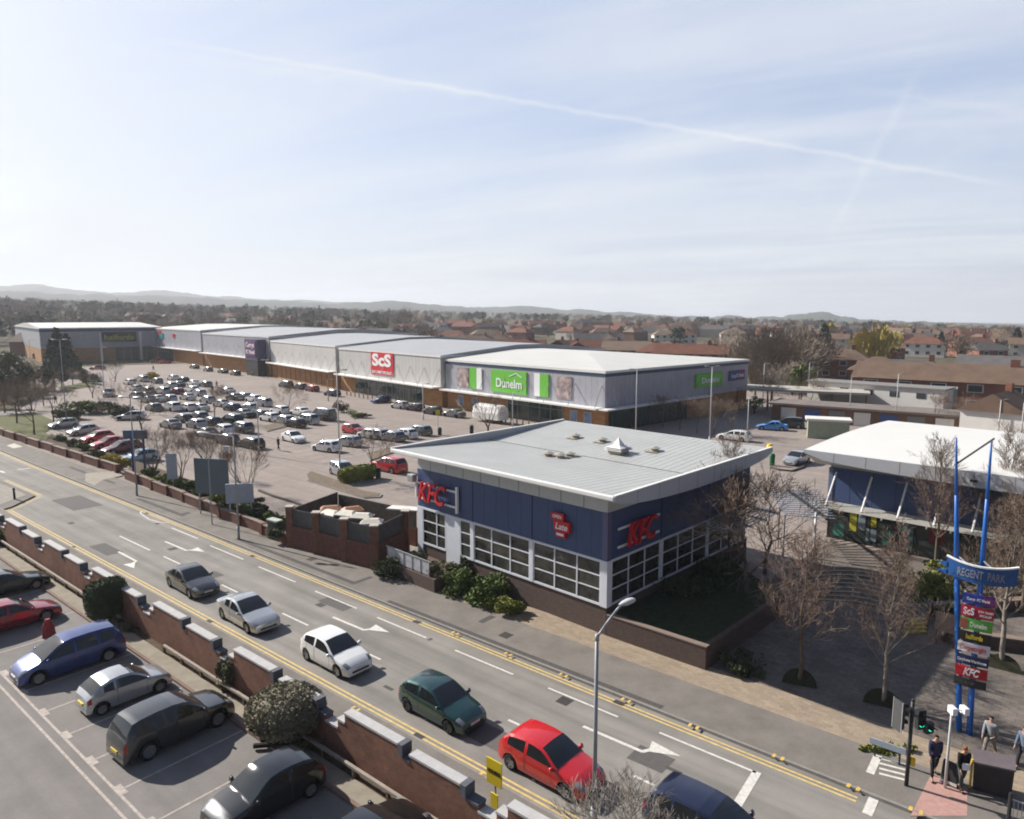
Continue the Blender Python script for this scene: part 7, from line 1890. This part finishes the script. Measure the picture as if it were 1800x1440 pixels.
# bay lines of the retail park
bl = MB(); wl_m = mat('bay_line', (0.52, 0.48, 0.43), .8, .2, var=.25, scale=3)
ru = Vector((math.cos(R(-40)), math.sin(R(-40)), 0)); rv = Vector((-ru.y, ru.x, 0))
def bays(px, py, n, w=2.5, l=4.8, side=1):
    o0 = G(px, py)
    strip2(bl, o0, o0+ru*w*n, .1, .036)
    for k in range(n+1): strip2(bl, o0+ru*w*k, o0+ru*w*k+rv*l*side, .09, .037)
def strip2(mb, p0, p1, w, z):
    d = (p1-p0).normalized(); n = Vector((-d.y, d.x, 0))*w/2; mb.add([(q.x, q.y, z) for q in (p0-n, p1-n, p1+n, p0+n)], [(0, 1, 2, 3)])
for (px, py, n) in ((85, 752, 10), (190, 712, 14), (215, 684, 16), (300, 735, 14), (250, 668, 12), (400, 690, 14), (455, 722, 16), (520, 780, 5), (600, 760, 10)):
    bays(px, py, n); bays(px, py, n, side=-1)
struct(bl.build('bay_lines', wl_m))
# darker aisle strips where the tarmac runs between block paved bays
ai = MB()
for (a, b, w) in (((420, 850), (520, 890), 5.5), ((440, 800), (700, 880), .25)):
    pass
# kerb edge lines of the service road
kl = MB()
for pts in (((455, 862), (480, 872), (520, 884), (560, 900)), ((1355, 822), (1370, 826), (1392, 828), (1410, 822), (1425, 812))):
    for p, q in zip(pts, pts[1:]): kl.bar(G(*p, .1), G(*q, .1), .22, .2)
struct(kl.build('service_kerb', mat('dark_kerb', (.10, .085, .075), .9, .2, var=.2)))

# ================================================================ PEOPLE
skin_m = mat('skin', (0.42, 0.25, 0.18), .6, .3, var=0)
def cloth(nm, c): return mat('cloth_'+nm, c, .85, .15, var=.12, scale=20)
def skin_obj(name, verts, edges, radii, m, parent, root=0, sub=1):
    me = bpy.data.meshes.new(name); me.from_pydata([tuple(v) for v in verts], edges, []); o = bpy.data.objects.new(name, me); COL.objects.link(o)
    sk = o.modifiers.new('skin', 'SKIN'); sk.use_smooth_shade = True
    if not me.skin_vertices: 
        bpy.context.view_layer.objects.active = o
    lay = me.skin_vertices[0].data
    for i, r in enumerate(radii): lay[i].radius = (r, r) if not hasattr(r, '__len__') else r; lay[i].use_root = (i == root)
    if sub: s = o.modifiers.new('sub', 'SUBSURF'); s.levels = sub; s.render_levels = sub
    dg = bpy.context.evaluated_depsgraph_get(); ev = o.evaluated_get(dg); nm_ = bpy.data.meshes.new_from_object(ev)
    bpy.data.objects.remove(o); bpy.data.meshes.remove(me)
    nm_.name = name; nm_.materials.clear(); nm_.materials.append(m); nm_.polygons.foreach_set('use_smooth', [True]*len(nm_.polygons))
    r = bpy.data.objects.new(name, nm_); COL.objects.link(r); r.parent = parent; return r
def person(P, heading, label, top, legs, hair, step=.28, h=1.74, fingers=True, armL=.14, armR=-.16, long_hair=False, bend=.12, lean=.03, group=None):
    e = empty('person', label, 'person', P, R(heading)-math.pi/2, group)   # local +Y is forward
    k = h/1.74; V = Vector
    pel = V((0, 0, .94)); ch = V((0, lean, 1.26)); sh = V((0, lean*1.6, 1.42)); nk = V((0, lean*1.9, 1.50)); hd0 = V((0, lean*2.2, 1.58)); hd1 = V((0, lean*2.4+.015, 1.66))
    verts = [pel, ch, sh, nk, hd0, hd1]; rad = [(.135, .10), (.145, .105), (.10, .085), .055, (.075, .085), (.070, .082)]; ed = [(0, 1), (1, 2), (2, 3), (3, 4), (4, 5)]
    arm_i = {}; leg_i = {}
    for s, sw, st in ((1, armL, step), (-1, armR, -step)):
        S = sh+V((s*.170, 0, -.02)); E = S+V((s*.025, sw*.5, -.28)); Wt = E+V((-s*.01, sw*.6+bend*.35, -.23)); Hn = Wt+V((0, sw*.08+.02, -.08))
        i = len(verts); verts += [S, E, Wt, Hn]; rad += [.058, .044, .030, .034]; ed += [(2, i), (i, i+1), (i+1, i+2), (i+2, i+3)]; arm_i[s] = (S, E, Wt, Hn, i+3)
        Hp = pel+V((s*.09, 0, -.06)); K = Hp+V((0, st*.55+.04, -.40)); A = V((s*.095, st*1.05-.04, .09 if st > 0 else .13)); T_ = A+V((s*.01, .15, -.05 if st > 0 else -.06))
        i = len(verts); verts += [Hp, K, A, T_]; rad += [.088, .060, .042, .036]; ed += [(0, i), (i, i+1), (i+1, i+2), (i+2, i+3)]; leg_i[s] = (Hp, K, A, T_)
        if fingers:
            hb = arm_i[s][4]; dn = (Hn-Wt).normalized()
            for f in range(5):
                fo = V((-s*.012 if f < 4 else -s*.0, (f-1.5)*.017 if f < 4 else .035, 0)); j = len(verts); ln = (.035, .042, .040, .030, .025)[f]
                p1 = Hn+fo+dn*(.012 if f < 4 else -.01); p2 = p1+dn*ln+V((-s*.008, .008 if f == 4 else 0, 0)); p3 = p2+dn*ln*.7+V((-s*.016, 0, 0))
                verts += [p1, p2, p3]; rad += [.011, .009, .008]; ed += [(hb, j), (j, j+1), (j+1, j+2)]
    body = skin_obj('body', [v*k for v in verts], ed, [r if hasattr(r, '__len__') else r for r in rad], skin_m, e)
    # face: nose, eyes, ears
    f = MB(); hc = (hd0+hd1)/2*k
    f.add([hc+V((-.012, .082, -.012)), hc+V((.012, .082, -.012)), hc+V((0, .105, -.018)), hc+V((0, .084, .022))], [(0, 1, 2), (1, 3, 2), (3, 0, 2)])
    f.build('nose', skin_m, body)
    for s in (-1, 1):
        MB().tube(hc+V((s*.028, .078, .018)), hc+V((s*.028, .087, .018)), .009, n=6).build('eye', trimb, body)
        MB().tube(hc+V((s*.072, .0, -.005)), hc+V((s*.083, -.004, -.003)), .02, n=6).build('ear', skin_m, body)
    # clothes
    pads = .016
    tv = [pel+V((0, 0, .02)), ch, sh+V((0, 0, -.01)), sh+V((0, 0, .035))]; trr = [(.165, .128), (.168, .128), (.125, .105), .068]; te = [(0, 1), (1, 2), (2, 3)]
    tv.insert(0, pel+V((0, 0, -.10))); trr.insert(0, (.170, .132)); te = [(0, 1), (1, 2), (2, 3), (3, 4)]
    for s in (1, -1):
        S, E, Wt, Hn, _ = arm_i[s]; i = len(tv); tv += [S, E, Wt.lerp(E, .08)]; trr += [.078, .062, .046]; te += [(3, i), (i, i+1), (i+1, i+2)]
    skin_obj('jacket', [v*k for v in tv], te, trr, top, e)
    lv = [pel+V((0, 0, .03))]; lr = [(.148, .115)]; le = []
    for s in (1, -1):
        Hp, K, A, T_ = leg_i[s]; i = len(lv); lv += [Hp, K, A+V((0, 0, .04))]; lr += [.100, .074, .058]; le += [(0, i), (i, i+1), (i+1, i+2)]
    skin_obj('trousers', [v*k for v in lv], le, lr, legs, e)
    for s in (1, -1):
        Hp, K, A, T_ = leg_i[s]; A = A*k; T_ = T_*k
        skin_obj('shoe', [A+V((0, -.03, -.035)), A+V((0, .06, -.045)), T_+V((0, .03, .0))], [(0, 1), (1, 2)], [(.050, .045), (.048, .04), (.042, .03)], trimb, e)
    hv = [hc+V((0, -.025, -.01)), hc+V((0, -.012, .045)), hc+V((0, .03, .07))]; hrr = [(.084, .075), (.080, .072), (.055, .035)]; he = [(0, 1), (1, 2)]
    if long_hair: hv.append(hc+V((0, -.06, -.13))); hrr.append((.075, .04)); he.append((0, 3))
    skin_obj('hair', hv, he, hrr, hair, e)
    return e
hd_ = cloth('hair_dark', (0.02, 0.015, 0.012)); hb_ = cloth('hair_ginger', (0.32, 0.15, 0.06))
pz = .12
p1 = person(G(1640, 1366, pz), 250, 'person in a navy top with one pale sleeve walking towards the crossing', cloth('navy', (0.035, 0.04, 0.085)), cloth('dark', (0.022, 0.022, 0.028)), hd_, step=.30)
sl_ = MB().tube((.0, 0, 0), (0, 0, .1), .01, n=4)
p2 = person(G(1689, 1386, pz), 262, 'person with ginger hair in a black jacket walking beside the white pole', cloth('black', (0.015, 0.015, 0.016)), cloth('greygreen', (0.07, 0.085, 0.08)), hb_, step=.22, long_hair=True, h=1.68)
MB().box(-.13, .13, .17, .26, .86, 1.10).build('white_bag', sign_white, p2, bevel=.03)
p3 = person(G(1738, 1331, pz), 215, 'person in a light grey jacket with a dark bag crossing the plaza', cloth('grey', (0.24, 0.25, 0.27)), cloth('stone', (0.22, 0.19, 0.17)), hd_, step=.30)
MB().box(.16, .34, -.12, .16, .82, 1.08).build('bag', cloth('bagdark', (.02, .025, .05)), p3, bevel=.03)
p4 = person(G(1797, 1352, pz), 200, 'person in a blue grey coat at the right edge of the plaza', cloth('bluegrey', (0.12, 0.16, 0.22)), cloth('dark2', (0.03, 0.03, 0.04)), hd_, step=.2)
for (px, py, hdg, lb, c, cl) in ((490, 792, 150, 'person in dark clothes walking beside the white saloon', 'darkwalk', (0.03, 0.03, 0.032)), (98, 710, 100, 'person in dark clothes on the paving above the grass bank', 'darkfar', (0.04, 0.03, 0.03)), (374, 690, 60, 'walker in green in the middle of the car park', 'greenwalk', (0.05, 0.09, 0.06)), (381, 682, 60, 'walker in brown in the middle of the car park', 'brownwalk', (0.12, 0.06, 0.05)),
   (270, 652, 240, 'person in red in front of the corner shop', 'redwalk', (0.30, 0.08, 0.09)), (444, 662, 200, 'pale clothed shopper left of the purple entrance', 'palewalk', (0.4, 0.36, 0.36)), (462, 664, 20, 'dark clothed shopper right of the purple entrance', 'darkshop', (0.04, 0.03, 0.04)), (640, 694, 30, 'shopper before the red sign unit', 'shopper', (0.12, 0.10, 0.12))):
    person(G(px, py, .04), hdg, lb, cloth(c, cl), cloth('trs', (0.03, 0.03, 0.04)), hd_, fingers=False)
# dashboard person in the rear door of the people carrier is hidden; red triangular object by the van
e = empty('red_bag', 'crumpled red object standing on the ground between the red estate and the people carrier', 'bag', G(86, 1118), R(40))
shp = MB()
for i in range(10):
    a = 6.283*i/10; r = .34*(1+.2*math.sin(i*2.3)); shp.v.append((r*math.cos(a), r*.7*math.sin(a), 0)); shp.v.append((r*.8*math.cos(a), r*.55*math.sin(a), .55)); shp.v.append((.12*math.cos(a), .1*math.sin(a), .95))
for i in range(10):
    j = (i+1) % 10; shp.f += [(i*3, j*3, j*3+1, i*3+1), (i*3+1, j*3+1, j*3+2, i*3+2)]
shp.f.append(tuple(i*3+2 for i in range(10)))
shp.build('body', mat('red_fabric', (0.33, 0.05, 0.05), .7, .2, var=.3, scale=5), e)
# ================================================================ HAZE
zmax = 0; zmin = 0
for o in COL.objects:
    if o.type == 'MESH' and o.parent is None and o.name.startswith(('ground', 'hills')):
        for v in o.data.vertices:
            zmax = max(zmax, v.co.z); zmin = min(zmin, v.co.z)
hz_ = MB().box(-5400, 5400, -5400, 5400, zmin-1, max(zmax, 40)+2)
ho = hz_.build('haze', None); ho['kind'] = 'stuff'; ho['label'] = 'thin pale air haze over the far suburb and hills'
hm_ = bpy.data.materials.new('air_haze'); hm_.use_nodes = True; hn = hm_.node_tree; hn.nodes.clear()
ou = hn.nodes.new('ShaderNodeOutputMaterial'); pv = hn.nodes.new('ShaderNodeVolumePrincipled')
pv.inputs['Density'].default_value = 0.00021; pv.inputs['Color'].default_value = (0.90, 0.94, 1.0, 1); pv.inputs['Anisotropy'].default_value = 0.2
hn.links.new(pv.outputs[0], ou.inputs['Volume']); ho.data.materials.append(hm_)
